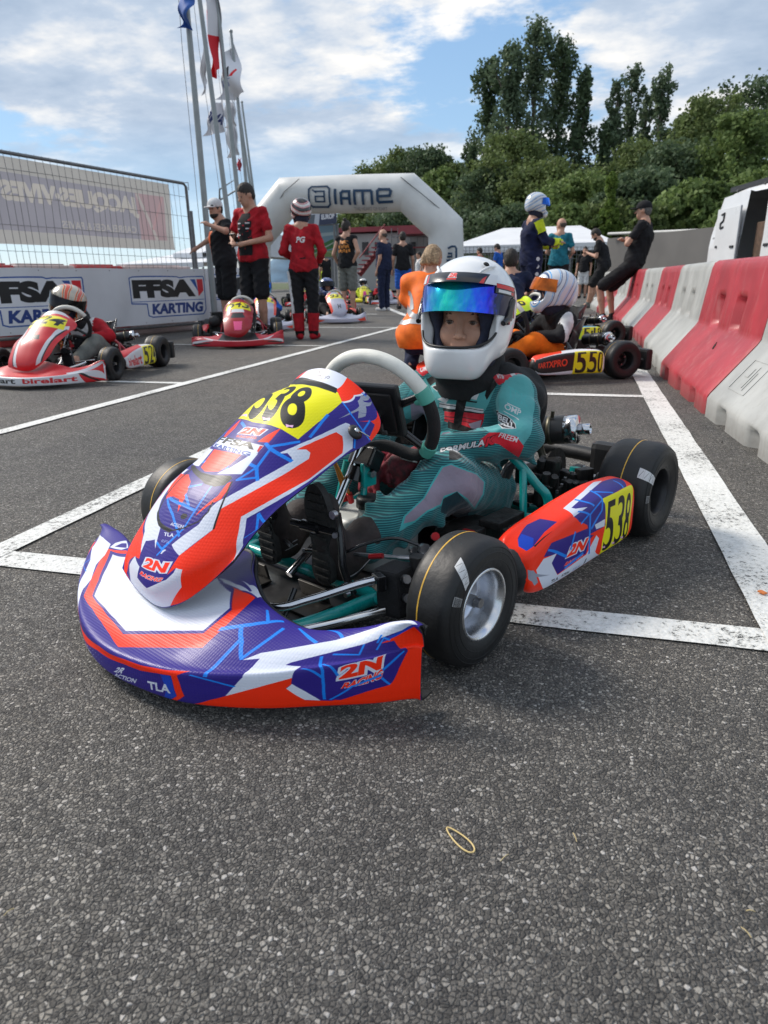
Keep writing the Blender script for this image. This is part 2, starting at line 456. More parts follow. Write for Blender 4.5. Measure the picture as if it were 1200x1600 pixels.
rng = random.Random(7); nrng = np.random.default_rng(7)
# ================================================================ ground
def asphalt():
    m, t, b = _bs('asphalt'); tcn = nd(t, 'ShaderNodeTexCoord'); l = t.links.new; P = tcn.outputs['Object']
    def vor(scale, feat='F1', rnd=1.):
        n = nd(t, 'ShaderNodeTexVoronoi', feature=feat); n.inputs['Scale'].default_value = scale; n.inputs['Randomness'].default_value = rnd; l(P, n.inputs['Vector']); return n
    def noi(scale, det=5, rough=.6):
        n = nd(t, 'ShaderNodeTexNoise'); n.inputs['Scale'].default_value = scale; n.inputs['Detail'].default_value = det; n.inputs['Roughness'].default_value = rough; l(P, n.inputs['Vector']); return n
    def rmp(v, st, ip='LINEAR'):
        r = nd(t, 'ShaderNodeValToRGB'); r.color_ramp.interpolation = ip; e = r.color_ramp.elements; e[0].position, e[0].color = st[0][0], (*st[0][1], 1); e[1].position, e[1].color = st[-1][0], (*st[-1][1], 1)
        for p, c in st[1:-1]: e.new(p).color = (*c, 1)
        l(v, r.inputs[0]); return r.outputs[0]
    def mx(a, b_, f, bt='MIX'):
        n = nd(t, 'ShaderNodeMix', data_type='RGBA', blend_type=bt)
        if isinstance(f, (int, float)): n.inputs[0].default_value = f
        else: l(f, n.inputs[0])
        for i, v in ((6, a), (7, b_)):
            if isinstance(v, tuple): n.inputs[i].default_value = (*v, 1)
            else: l(v, n.inputs[i])
        return n.outputs[2]
    # warp so that stones are irregular
    v1 = vor(165); v2 = vor(330); e1 = vor(165, 'DISTANCE_TO_EDGE')
    sp = nd(t, 'ShaderNodeSeparateColor'); l(v1.outputs['Color'], sp.inputs[0]); sp2 = nd(t, 'ShaderNodeSeparateColor'); l(v2.outputs['Color'], sp2.inputs[0])
    stone = rmp(sp.outputs[0], [(0, (.060, .057, .054)), (.35, (.092, .087, .079)), (.62, (.140, .131, .117)), (.84, (.215, .20, .175)), (.97, (.34, .322, .288)), (1, (.48, .46, .43))])
    small = rmp(sp2.outputs[1], [(0, (.042, .040, .038)), (.6, (.095, .089, .081)), (.9, (.20, .188, .168)), (1, (.46, .44, .40))])
    edge = rmp(e1.outputs['Distance'], [(.0, (0, 0, 0)), (.05, (0, 0, 0)), (.14, (1, 1, 1))])
    col = mx(small, stone, edge)
    binder = rmp(v2.outputs['Distance'], [(.0, (0, 0, 0)), (.55, (0, 0, 0)), (.8, (1, 1, 1))])
    col = mx(col, (.028, .027, .027), mx(binder, (0, 0, 0), edge))
    big = noi(.55, 6); col = mx(col, rmp(big.outputs['Fac'], [(.32, (.66, .67, .71)), (.5, (.95, .94, .93)), (.68, (1.16, 1.10, 1.03))]), 1.0, 'MULTIPLY')
    mid = noi(7, 5); col = mx(col, rmp(mid.outputs['Fac'], [(.3, (.80, .80, .80)), (.7, (1.15, 1.15, 1.15))]), 1.0, 'MULTIPLY')
    l(col, b.inputs['Base Color'])
    rr = nd(t, 'ShaderNodeMapRange'); rr.inputs['To Min'].default_value = .55; rr.inputs['To Max'].default_value = .95; l(sp.outputs[2], rr.inputs['Value']); l(rr.outputs[0], b.inputs['Roughness'])
    h = nd(t, 'ShaderNodeMath', operation='MULTIPLY_ADD'); eh = nd(t, 'ShaderNodeMapRange'); eh.inputs['From Max'].default_value = .22; l(e1.outputs['Distance'], eh.inputs['Value']); l(eh.outputs[0], h.inputs[0]); h.inputs[1].default_value = .9
    l(sp.outputs[1], h.inputs[2]); h2 = nd(t, 'ShaderNodeMath', operation='MULTIPLY_ADD'); l(v2.outputs['Distance'], h2.inputs[0]); h2.inputs[1].default_value = -.5; l(h.outputs[0], h2.inputs[2])
    bp = nd(t, 'ShaderNodeBump'); bp.inputs['Strength'].default_value = .8; bp.inputs['Distance'].default_value = .003; l(h2.outputs[0], bp.inputs['Height']); l(bp.outputs[0], b.inputs['Normal'])
    return m
ASPH = asphalt()
def line_paint():
    m, t, b = _bs('line paint'); tcn = nd(t, 'ShaderNodeTexCoord'); l = t.links.new
    n = nd(t, 'ShaderNodeTexNoise'); n.inputs['Scale'].default_value = 75; n.inputs['Detail'].default_value = 6; n.inputs['Roughness'].default_value = .8; l(tcn.outputs['Object'], n.inputs['Vector'])
    n2 = nd(t, 'ShaderNodeTexNoise'); n2.inputs['Scale'].default_value = 2.2; n2.inputs['Detail'].default_value = 3; l(tcn.outputs['Object'], n2.inputs['Vector'])
    v = nd(t, 'ShaderNodeTexVoronoi'); v.inputs['Scale'].default_value = 112; l(tcn.outputs['Object'], v.inputs['Vector'])
    a = nd(t, 'ShaderNodeMath', operation='MULTIPLY_ADD'); l(n2.outputs['Fac'], a.inputs[0]); a.inputs[1].default_value = .45; l(n.outputs['Fac'], a.inputs[2])
    r = nd(t, 'ShaderNodeValToRGB'); e = r.color_ramp.elements; e[0].position = .605; e[0].color = (.055, .055, .052, 1); e[1].position = .665; e[1].color = (.60, .60, .57, 1)
    x = e.new(.635); x.color = (.36, .36, .34, 1); y = e.new(.9); y.color = (.80, .80, .77, 1); l(a.outputs[0], r.inputs[0]); l(r.outputs[0], b.inputs['Base Color'])
    b.inputs['Roughness'].default_value = .7
    bp = nd(t, 'ShaderNodeBump'); bp.inputs['Strength'].default_value = .6; bp.inputs['Distance'].default_value = .003; bp.invert = True
    l(v.outputs['Distance'], bp.inputs['Height']); l(bp.outputs[0], b.inputs['Normal']); return m
PAINT = line_paint()
g = MB(); N = 4
g.add([(-900, -60, 0), (900, -60, 0), (900, 1600, 0), (-900, 1600, 0)], [(0, 1, 2, 3)], smooth=False)
tag(g.build('ground', ASPH), None, None, kind='structure')
GR = mat('rough grass', (.075, .095, .035), .9, var=.4, vs=3, bump=.8, bs=30)
g = MB(); g.add([(1.6, 24, .008), (60, 24, .008), (220, 400, .008), (-120, 400, .008), (-120, 62, .008), (1.6, 62, .008)], [(0, 1, 2, 3, 4, 5)], smooth=False)
tag(g.build('verge', GR), None, None, kind='structure')
def strip(a, b, wd, z=.004, ext=0):
    a = np.array(a, float); b = np.array(b, float); d = (b-a)/np.linalg.norm(b-a); n = np.array([-d[1], d[0]])*wd/2; a = a-d*ext; b = b+d*ext
    k = max(2, int(np.linalg.norm(b-a)/.12)); T = np.linspace(0, 1, k); vs = []
    for i, tt in enumerate(T):
        p = a+(b-a)*tt; j1, j2 = nrng.normal(0, wd*.02, 2)
        vs += [(*(p+n*(1+j1/wd)), z), (*(p-n*(1+j2/wd)), z)]
    m = MB(); m.add(vs, [(2*i, 2*i+1, 2*i+3, 2*i+2) for i in range(k-1)], smooth=False)
    return m.build('painted_line', PAINT)
for o in (strip((-1.51, 1.36), (-1.51, 4.42), .085, .005), strip((.47, .25), (.47, 26), .125, .006), strip((-1.56, 1.36), (.42, 1.365), .095),
          strip((-1.47, 4.41), (.41, 4.41), .085), strip((-2.79, 1.2), (-2.68, 11), .085, .006), strip((-4.9, 4.44), (-2.80, 4.46), .07), strip((-4.9, 7.42), (-2.76, 7.42), .07),
          strip((-4.9, 10.45), (-2.72, 10.45), .075), strip((-1.47, 7.5), (.41, 7.5), .08), strip((-1.3, 10.6), (.41, 10.6), .08), strip((-5.3, 14.6), (-4.2, 14.6), .12), strip((-7.3, 24.3), (-3.0, 12.9), .13),
          strip((-1.3, 13.6), (.4, 13.6), .09)):
    tag(o, None, None, kind='structure')
# small litter on the asphalt
c = gnd(719, 1315); pts = []
for i in range(26):
    a = 2*math.pi*i/26; pts.append((c[0]+.0195*math.cos(a)+.007*math.sin(a), c[1]-.0165*math.cos(a)+.0045*math.sin(a)+.0015*math.sin(2*a), .0035))
m = MB(); m.tube(pts, .0011, n=6, closed=True); tag(m.build('rubber_band', mat('straw rubber', (.62, .47, .2), .5)), 'thin yellowish rubber band lying on the bare asphalt in front of the kart', 'rubber band')
STRAW = mat('dry straw', (.5, .4, .2), .7)
for i, (px, py, a, ln, lb) in enumerate(((788, 1344, 1.0, .016, 'bent dry stem just right of the rubber band'), (898, 1312, 1.9, .015, 'short dry grass stem upright in the view, right of the rubber band'), (15, 1429, 1.2, .012, 'tiny orange-brown straw bit at the left edge of the foreground'), (1165, 1461, 2.2, .014, 'dry stem near the right edge of the foreground'), (1172, 1428, .1, .010, 'orange straw bit near the right edge of the foreground'))):
    c = gnd(px, py); m = MB(); p = [(c[0]+math.cos(a)*ln*t*.5, c[1]+math.sin(a)*ln*t*.5, .004+.002*(1-t*t)) for t in (-1, -.3, .4, 1)]
    m.tube(p, .0006, n=5); tag(m.build('dry_stem', STRAW), lb, 'dry stem', 'bits of straw on the asphalt')
c = gnd(1190, 932); m = MB(); m.box((c[0], c[1], .011), (.012, .018, .004), rot=Matrix.Rotation(.6, 3, 'Z'), bev=.002); tag(m.build('plastic_scrap', mat('orange plastic', (.7, .2, .04), .5)), 'small orange plastic scrap on the white line by the right edge', 'scrap')
# ================================================================ barriers
RED = lambda n, c: mat(n, c, .42, var=.18, vs=5, bump=.25, bs=9)
def barrier(Y0, Y1, xa, xb, color, label, near=False):
    """plastic water barrier between joints Y0..Y1 whose track-side toe runs from xa to xb"""
    Lb = math.hypot(Y1-Y0, xb-xa)-.012; ang = math.atan2(xb-xa, Y1-Y0); t = thing('water_barrier', label, 'barrier', ((xa+xb)/2, (Y0+Y1)/2, 0), -ang, 'plastic barriers along the right side of the grid')
    W = .62
    prof = [(0, .0), (0, .095), (.012, .118), (.20, .36), (.215, .385), (.262, .74), (.275, .775), (.30, .79), (.32, .79), (.345, .775), (.358, .74), (.405, .385), (.42, .36), (.608, .118), (.62, .095), (.62, 0)]
    ny = 60; ys = np.linspace(-Lb/2, Lb/2, ny); P = np.array(prof); 
    # resample profile finely
    pr = []
    for a, b in zip(P[:-1], P[1:]):
        k = max(2, int(np.linalg.norm(b-a)/.02)); 
        for i in range(k): pr.append(a+(b-a)*i/k)
    pr.append(P[-1]); pr = np.array(pr)
    G = np.zeros((len(pr), ny, 3))
    for j, y in enumerate(ys):
        e = min(1, (Lb/2-abs(y))/.03); ins = .012*(1-e)**2
        u = (y/Lb+.5)
        for i, (x, z) in enumerate(pr):
            side = 1 if x < .31 else -1; xx = x+side*ins; zz2 = z-(ins if z > .7 else 0)
            d = 0
            if .385 < z < .59:         # lifting pockets
                for c in (.34, .66):
                    q = max(abs(u-c)/.052, abs(z-.475)/.09); d = max(d, .065*np.clip((1.15-q)*5, 0, 1))
            if z < .085:              # fork notches in the toe
                for c in (.2, .5, .8):
                    q = abs(u-c)/.035; d = max(d, .05*np.clip((1.3-q)*3, 0, 1))
            ridge = .006*(1 if (abs(u-.5) < .012 or abs(u-.14) < .012 or abs(u-.86) < .012) and z > .385 else 0)
            G[i, j] = (xx+side*(d-ridge), y, zz2 if not (z < .085 and d > 0 and False) else zz2)
    m = MB(); m.grid(G, flip=False)
    for j in (0, -1):
        m.add(list(G[:, j]), [tuple(range(len(pr)))] if j == 0 else [tuple(range(len(pr)))[::-1]], smooth=False)
    base = {'red': (.36, .030, .042), 'white': (.38, .385, .37), 'faded': (.50, .10, .10)}[color]
    mt = MATS.get('barrier '+color)
    if mt is None:
        mt = mat('barrier '+color, base, .45, var=.14, vs=4, bump=.15, bs=14, coat=.05)
        tt = mt.node_tree; b = tt.nodes['Principled BSDF']; src = b.inputs['Base Color'].links[0].from_socket
        tcn = nd(tt, 'ShaderNodeTexCoord'); s2 = nd(tt, 'ShaderNodeSeparateXYZ'); tt.links.new(tcn.outputs['Object'], s2.inputs[0])
        mpp = nd(tt, 'ShaderNodeMapping'); mpp.inputs['Scale'].default_value = (1, 1, .12); tt.links.new(tcn.outputs['Object'], mpp.inputs[0])
        n = nd(tt, 'ShaderNodeTexNoise'); n.inputs['Scale'].default_value = 22; n.inputs['Detail'].default_value = 8; n.inputs['Roughness'].default_value = .7; tt.links.new(mpp.outputs[0], n.inputs['Vector'])
        r = nd(tt, 'ShaderNodeValToRGB'); r.color_ramp.elements[0].position = .52; r.color_ramp.elements[0].color = (0, 0, 0, 1); r.color_ramp.elements[1].position = .8; r.color_ramp.elements[1].color = (.38, .38, .38, 1); tt.links.new(n.outputs['Fac'], r.inputs[0])
        mx = nd(tt, 'ShaderNodeMix', data_type='RGBA'); tt.links.new(r.outputs[0], mx.inputs[0]); tt.links.new(src, mx.inputs[6]); mx.inputs[7].default_value = (.17, .155, .13, 1) if color == 'white' else (.50, .32, .30, 1)
        # worn, scuffed foot
        mr = nd(tt, 'ShaderNodeMapRange'); mr.inputs['From Min'].default_value = .02; mr.inputs['From Max'].default_value = .10; mr.inputs['To Min'].default_value = .65; mr.inputs['To Max'].default_value = .0; tt.links.new(s2.outputs[2], mr.inputs['Value'])
        n3 = nd(tt, 'ShaderNodeTexNoise'); n3.inputs['Scale'].default_value = 30; n3.inputs['Detail'].default_value = 6; tt.links.new(tcn.outputs['Object'], n3.inputs['Vector'])
        mu = nd(tt, 'ShaderNodeMath', operation='MULTIPLY'); tt.links.new(mr.outputs[0], mu.inputs[0]); tt.links.new(n3.outputs['Fac'], mu.inputs[1])
        mx2 = nd(tt, 'ShaderNodeMix', data_type='RGBA'); tt.links.new(mu.outputs[0], mx2.inputs[0]); tt.links.new(mx.outputs[2], mx2.inputs[6]); mx2.inputs[7].default_value = (.12, .10, .085, 1)
        tt.links.new(mx2.outputs[2], b.inputs['Base Color'])
    m.build('shell', mt, t)
    if near and color == 'red':      # gash in the foot slope and moulded plate on the white one
        k = MB(); k.prism([(-.0, -.004), (.03, -.014), (.075, -.006), (.05, .008), (.02, .012)], -.001, .0025, M=Matrix.Translation((.135, -.18, .277)) @ Matrix.Rotation(-.905, 4, 'Y') @ Matrix.Rotation(.9, 4, 'Z'))
        k.build('gash', mat('gash dark', (.01, .008, .008), .9), t)
    if near and color == 'white':
        k = MB(); M = Matrix.Translation((.105, .37, .2385)) @ Matrix.Rotation(-.905, 4, 'Y')
        for (x, y, sx, sy) in ((0, 0, .17, .006), (0, .24, .17, .006), (-.085, .12, .006, .24), (.085, .12, .006, .24), (-.02, .07, .10, .008), (.0, .10, .12, .008), (.02, .16, .05, .05)):
            k.box(M @ Vector((x, y, .001)), (sx, sy, .004), rot=M.to_3x3())
        k.build('moulded_plate', MATS['barrier white'], t)
    return t
barrier(2.28, 3.86, .79, .665, 'white', 'grey white barrier nearest the camera, cut by the right edge of the photo', True)
barrier(3.88, 5.44, .665, .60, 'red', 'large faded red barrier with two lifting pockets and a gash in its foot', True)
barrier(5.46, 7.38, .605, .635, 'white', 'grey white barrier just behind the large faded red one')
barrier(7.40, 9.05, .64, .635, 'red', 'narrow-looking red barrier between two grey white ones, second red from the camera')
barrier(9.07, 10.72, .635, .585, 'white', 'scuffed grey white barrier between the second and third red barriers')
barrier(10.74, 12.25, .58, .50, 'red', 'red barrier beside the leaning man in the cap, third red from the camera')
barrier(12.27, 13.85, .50, .42, 'white', 'grey white barrier behind the legs of the man in the cap')
barrier(13.87, 15.4, .42, .33, 'red', 'red barrier by the legs of the man looking at his phone')
barrier(15.42, 17.0, .33, .22, 'white', 'farthest grey white barrier beyond the two leaning men')

# grit that has gathered along the foot of the barriers
rg_ = np.random.default_rng(5); kb_ = MB()
for i in range(420):
    y = 2.4+rg_.random()**1.5*8; x = .60+.10*math.exp(-(y-2.4)/1.2)-abs(rg_.normal(0, .045)); r_ = .0018+.0035*rg_.random()**3; c_ = np.array([x, y, r_*.5])
    P_ = [c_+np.array(d)*r_*(.6+.7*rg_.random()) for d in ((1, 0, 0), (0, 1, 0), (-1, 0, 0), (0, -1, 0), (0, 0, .9), (0, 0, -.6))]; kb_.add(P_, [(0, 1, 4), (1, 2, 4), (2, 3, 4), (3, 0, 4), (1, 0, 5), (2, 1, 5), (3, 2, 5), (0, 3, 5)], smooth=False)
tag(kb_.build('grit', mat('loose grit', (.16, .15, .13), .9, var=.6, vs=90)), 'loose grit lying along the foot of the red and white barriers', 'grit', kind='stuff')
# ================================================================ trees: tapered trunk and limbs, leaves spread through clumps
def leafmat(name, c1, c2):
    m, t, b = _bs(name); l = t.links.new
    g = nd(t, 'ShaderNodeNewGeometry'); r = nd(t, 'ShaderNodeValToRGB'); r.color_ramp.elements[0].color = (*c1, 1); r.color_ramp.elements[1].color = (*c2, 1)
    tcn = nd(t, 'ShaderNodeTexCoord'); n = nd(t, 'ShaderNodeTexNoise'); n.inputs['Scale'].default_value = .9; n.inputs['Detail'].default_value = 3; l(tcn.outputs['Object'], n.inputs['Vector'])
    a = nd(t, 'ShaderNodeMath', operation='MULTIPLY_ADD'); l(g.outputs['Random Per Island'], a.inputs[0]); a.inputs[1].default_value = .45; 
    a2 = nd(t, 'ShaderNodeMath', operation='MULTIPLY_ADD'); l(n.outputs['Fac'], a2.inputs[0]); a2.inputs[1].default_value = 1.3; a2.inputs[2].default_value = -.38; l(a2.outputs[0], a.inputs[2])
    l(a.outputs[0], r.inputs[0]); l(r.outputs[0], b.inputs['Base Color']); b.inputs['Roughness'].default_value = .65; b.inputs['Specular IOR Level'].default_value = .25
    tr = nd(t, 'ShaderNodeBsdfTranslucent'); l(r.outputs[0], tr.inputs['Color']); mx = nd(t, 'ShaderNodeMixShader'); mx.inputs[0].default_value = .35
    l(b.outputs[0], mx.inputs[1]); l(tr.outputs[0], mx.inputs[2]); l(mx.outputs[0], t.nodes['Material Output'].inputs['Surface']); return m
LF = {'poplar': leafmat('poplar leaves', (.065, .10, .062), (.18, .24, .135)), 'dark': leafmat('dark leaves', (.050, .082, .048), (.14, .195, .095)),
      'olive': leafmat('olive leaves', (.066, .094, .032), (.20, .26, .09)), 'green': leafmat('green leaves', (.07, .11, .035), (.23, .31, .10)), 'bright': leafmat('bright leaves', (.08, .135, .025), (.21, .29, .07))}
BARK = mat('bark', (.10, .085, .065), .9, var=.3, vs=8, bump=.6, bs=30)
def leaves(centres, radii, per, size, rg):
    P = []; C = []
    C = np.repeat(centres, per, 0); Rr = np.repeat(radii, per, 0)
    d = rg.normal(size=C.shape); d /= np.linalg.norm(d, axis=1)[:, None]; rad = rg.random(len(C))**.45
    p = C+d*Rr*rad[:, None]; n = rg.normal(size=p.shape)+d*.6+np.array([0, 0, .5]); n /= np.linalg.norm(n, axis=1)[:, None]
    u = np.cross(n, rg.normal(size=p.shape)); u /= np.linalg.norm(u, axis=1)[:, None]; v = np.cross(n, u)
    s = (size*(.6+.8*rg.random(len(p))))[:, None]; 
    V = np.stack([p-u*s*.5, p+v*s*.42, p+u*s*.5, p-v*s*.42], 1).reshape(-1, 3); F = np.arange(len(V)).reshape(-1, 4)
    return V, F
def tree(base, h, wdt, kind, label, cat='tree', name='tree', seed=0, shape='poplar', leaf=.3, n=260, per=34, group=None, lean=0., low=.08):
    rg = np.random.default_rng(seed); t = thing(name, label, cat, base, 0, group)
    m = MB(); nstem = {'poplar': 1, 'broad': 1, 'bush': 3}[shape]; tr = h*.016+.05
    for k in range(nstem):
        ox = (k-(nstem-1)/2)*wdt*.15; th = h*(.92 if shape == 'poplar' else .6)
        pts = [(ox+math.sin(i*1.3+seed)*h*.008+lean*(i/6)**2*h, math.cos(i*1.7+seed)*h*.006, th*i/6) for i in range(7)]
        m.tube(pts, [tr*(1-.85*i/6) for i in range(7)], n=8)
    cs = []; rs = []
    nl = 16 if shape != 'bush' else 9
    for i in range(n):
        u = low+(1-low)*rg.random()**(.9 if shape == 'poplar' else .8)
        if shape == 'poplar': prof = (math.sin(min(1, u*1.15+.10)*math.pi)**.7*.75+.18) if u < .88 else .16+.30*(1-u)/.12
        elif shape == 'broad': prof = math.sqrt(max(0.02, 1-((u-.5)/.52)**2))
        else: prof = math.sqrt(max(.02, 1-(u*.97)**2.4))
        a = rg.random()*2*math.pi; lob = 1+.22*math.sin(3*a+seed+u*7)+.14*math.sin(5*a-u*11+seed*2)
        q = rg.random()**.5; rad = wdt*.5*prof*q*lob
        c = (math.cos(a)*rad+lean*u*u*h, math.sin(a)*rad, u*h); cs.append(c)
        sc = (wdt*.068 if shape == 'poplar' else wdt*.10)*(0.6+.7*rg.random()); rs.append((sc, sc, sc*(1.7 if shape == 'poplar' else .8)))
    cs = np.array(cs); rs = np.array(rs)
    for i in rg.choice(len(cs), nl, replace=False):
        c = cs[i]; z0 = max(.1*h, c[2]-(.16 if shape == 'poplar' else .2)*h); x0 = lean*(z0/h)**2*h
        m.tube([(x0, 0, z0), ((x0+c[0])*.5, c[1]*.4, (z0+c[2])*.5), tuple(c)], [tr*.38, tr*.22, tr*.07], n=6)
    m.build('trunk', BARK, t)
    V, F = leaves(cs, rs, per, leaf, rg); fastmesh('crown', V, F, LF[kind], t, smooth=False); return t
def tree_px(px, ytop, Y, wpx, kind, label, **k):
    top = atY(px, ytop, Y); dist = np.linalg.norm(top-CP)*math.cos(math.atan2(abs(437-ytop), F_PX)) ; dist = Y*1.03
    return tree((top[0], Y, 0), top[2], wpx/F_PX*dist*1.02, kind, label, **k)
G1, G2, G3 = 'tall poplars behind the paddock', 'bushes and small trees along the verge', 'distant trees on the left of the arch'
P = [(765, 100, 86, 76, 'dark', 'left flank poplar of the tall group, lower than the summit'), (800, 75, 80, 80, 'poplar', 'poplar on the left shoulder of the tallest group'), (842, 38, 82, 92, 'poplar', 'tallest poplar forming the summit of the group in the middle'),
     (882, 62, 84, 84, 'dark', 'poplar just right of the summit of the tallest group'), (915, 112, 82, 56, 'dark', 'slim poplar at the right edge of the tallest group'),
     (968, 128, 84, 56, 'poplar', 'left poplar of the lighter pair right of the gap'), (992, 108, 88, 56, 'poplar', 'middle airy poplar with sky showing through, right of the gap'), (1040, 112, 86, 58, 'poplar', 'separate airy poplar with pointed top further right'),
     (1012, 150, 90, 50, 'poplar', 'airy poplar filling the gap before the separate pointed one'), (948, 190, 80, 44, 'dark', 'lower dark poplar at the foot of the gap between the two groups'), (1068, 190, 92, 46, 'poplar', 'short poplar at the right end of the row, before the willow-like tree'),
     (738, 232, 76, 34, 'dark', 'small slim dark poplar standing beside the arch')]
for i, (px, yt, Y, wp, k, lb) in enumerate(P):
    tree_px(px, yt, Y, wp*1.32, k, lb, name='poplar_tree', group=G1, seed=i+3, shape='poplar', leaf=.33, n=360 if wp > 70 else 250, per=26 if yt < 105 else 22, low=.04)
B = [(620, 240, 95, 110, 'olive', 'broad', 'broad olive tree top showing above the middle of the arch', G3), (668, 236, 92, 110, 'dark', 'broad', 'darker rounded tree above the right shoulder of the arch', G3), (712, 262, 90, 90, 'olive', 'broad', 'low tree just right of the arch bend', G3), (690, 268, 70, 70, 'green', 'broad', 'greenish bushy tree seen directly above the arch shoulder', G3),
     (590, 268, 100, 60, 'dark', 'broad', 'small far tree at the left end of the distant row', G3),
     (800, 215, 60, 130, 'olive', 'broad', 'large dark olive tree in front of the tallest poplars', G2), (760, 270, 58, 100, 'dark', 'broad', 'dark tree between the arch and the large olive tree', G2), (855, 258, 56, 120, 'olive', 'broad', 'olive bush mass below the tallest poplars', G2),
     (905, 275, 52, 120, 'green', 'broad', 'greenish rounded bush behind the teal shirted man', G2), (958, 275, 44, 34, 'bright', 'poplar', 'small bright yellow-green young tree in front of the hedge', G2), (1000, 228, 60, 130, 'olive', 'broad', 'olive tree right of the bright young tree', G2),
     (1060, 232, 56, 140, 'dark', 'broad', 'dark green tree above the grey wall', G2), (1112, 155, 62, 120, 'olive', 'broad', 'tall willow-like tree right of the poplars', G2), (1165, 180, 54, 100, 'green', 'broad', 'light green tree above the roof of the van', G2),
     (1190, 130, 85, 150, 'dark', 'broad', 'dark high tree at the upper right edge of the photo', G2), (1082, 182, 80, 80, 'dark', 'broad', 'dark far tree in the notch between poplars and willow', G2), (1200, 270, 40, 110, 'green', 'broad', 'leafy bush behind the van at the right edge', G2),
     (1020, 325, 36, 60, 'olive', 'bush', 'low grey-green shrub above the grey wall behind the man in the cap', G2), (1090, 290, 38, 110, 'green', 'broad', 'mid-height bush between grey wall and van', G2), (880, 325, 44, 90, 'green', 'bush', 'shrub just above the white tent ridge', G2), (790, 330, 50, 110, 'dark', 'bush', 'dark shrub behind the left end of the white tent', G2), (945, 320, 46, 100, 'olive', 'bush', 'shrub behind the two men leaning on the barriers', G2),
     (1010, 270, 48, 110, 'dark', 'broad', 'dark undergrowth tree behind the low grey-green shrub', G2), (640, 320, 70, 150, 'dark', 'bush', 'dark hedge bush seen through the arch, right half', G3), (560, 330, 72, 120, 'olive', 'bush', 'olive hedge bush seen through the arch, left half', G3), (1150, 330, 34, 100, 'green', 'bush', 'shrub directly behind the roof of the van', G2)]
for i, (px, yt, Y, wp, k, sh, lb, gp) in enumerate(B):
    tree_px(px, yt, Y, wp*1.1, k, lb, name='shrub' if sh == 'bush' else 'tree', group=gp, seed=40+i, shape=sh, leaf=.24 if Y < 65 else .36, n=330 if sh == 'broad' else 180, per=48, low=.0 if sh != 'broad' else .02, cat='shrub' if sh == 'bush' else 'tree')
# far hill; the aerial haze is put into its blue colour
hp = []
m = MB(); xs = np.linspace(-700, -150, 60); ridge = [6+34*math.exp(-((x+322)/38)**2)+8*math.exp(-((x+520)/80)**2)+2*math.sin(x*.11) for x in xs]
vs = []
for x, r in zip(xs, ridge): vs += [(x, 700, 0), (x, 760, r*.75), (x, 840, r)]
m.add(vs, [(3*i+k, 3*i+3+k, 3*i+4+k, 3*i+1+k) for i in range(59) for k in (0, 1)])
tag(m.build('hill', mat('haze tinted hill forest', (.10, .17, .24), .9, var=.2, vs=.05)), None, None, kind='structure')
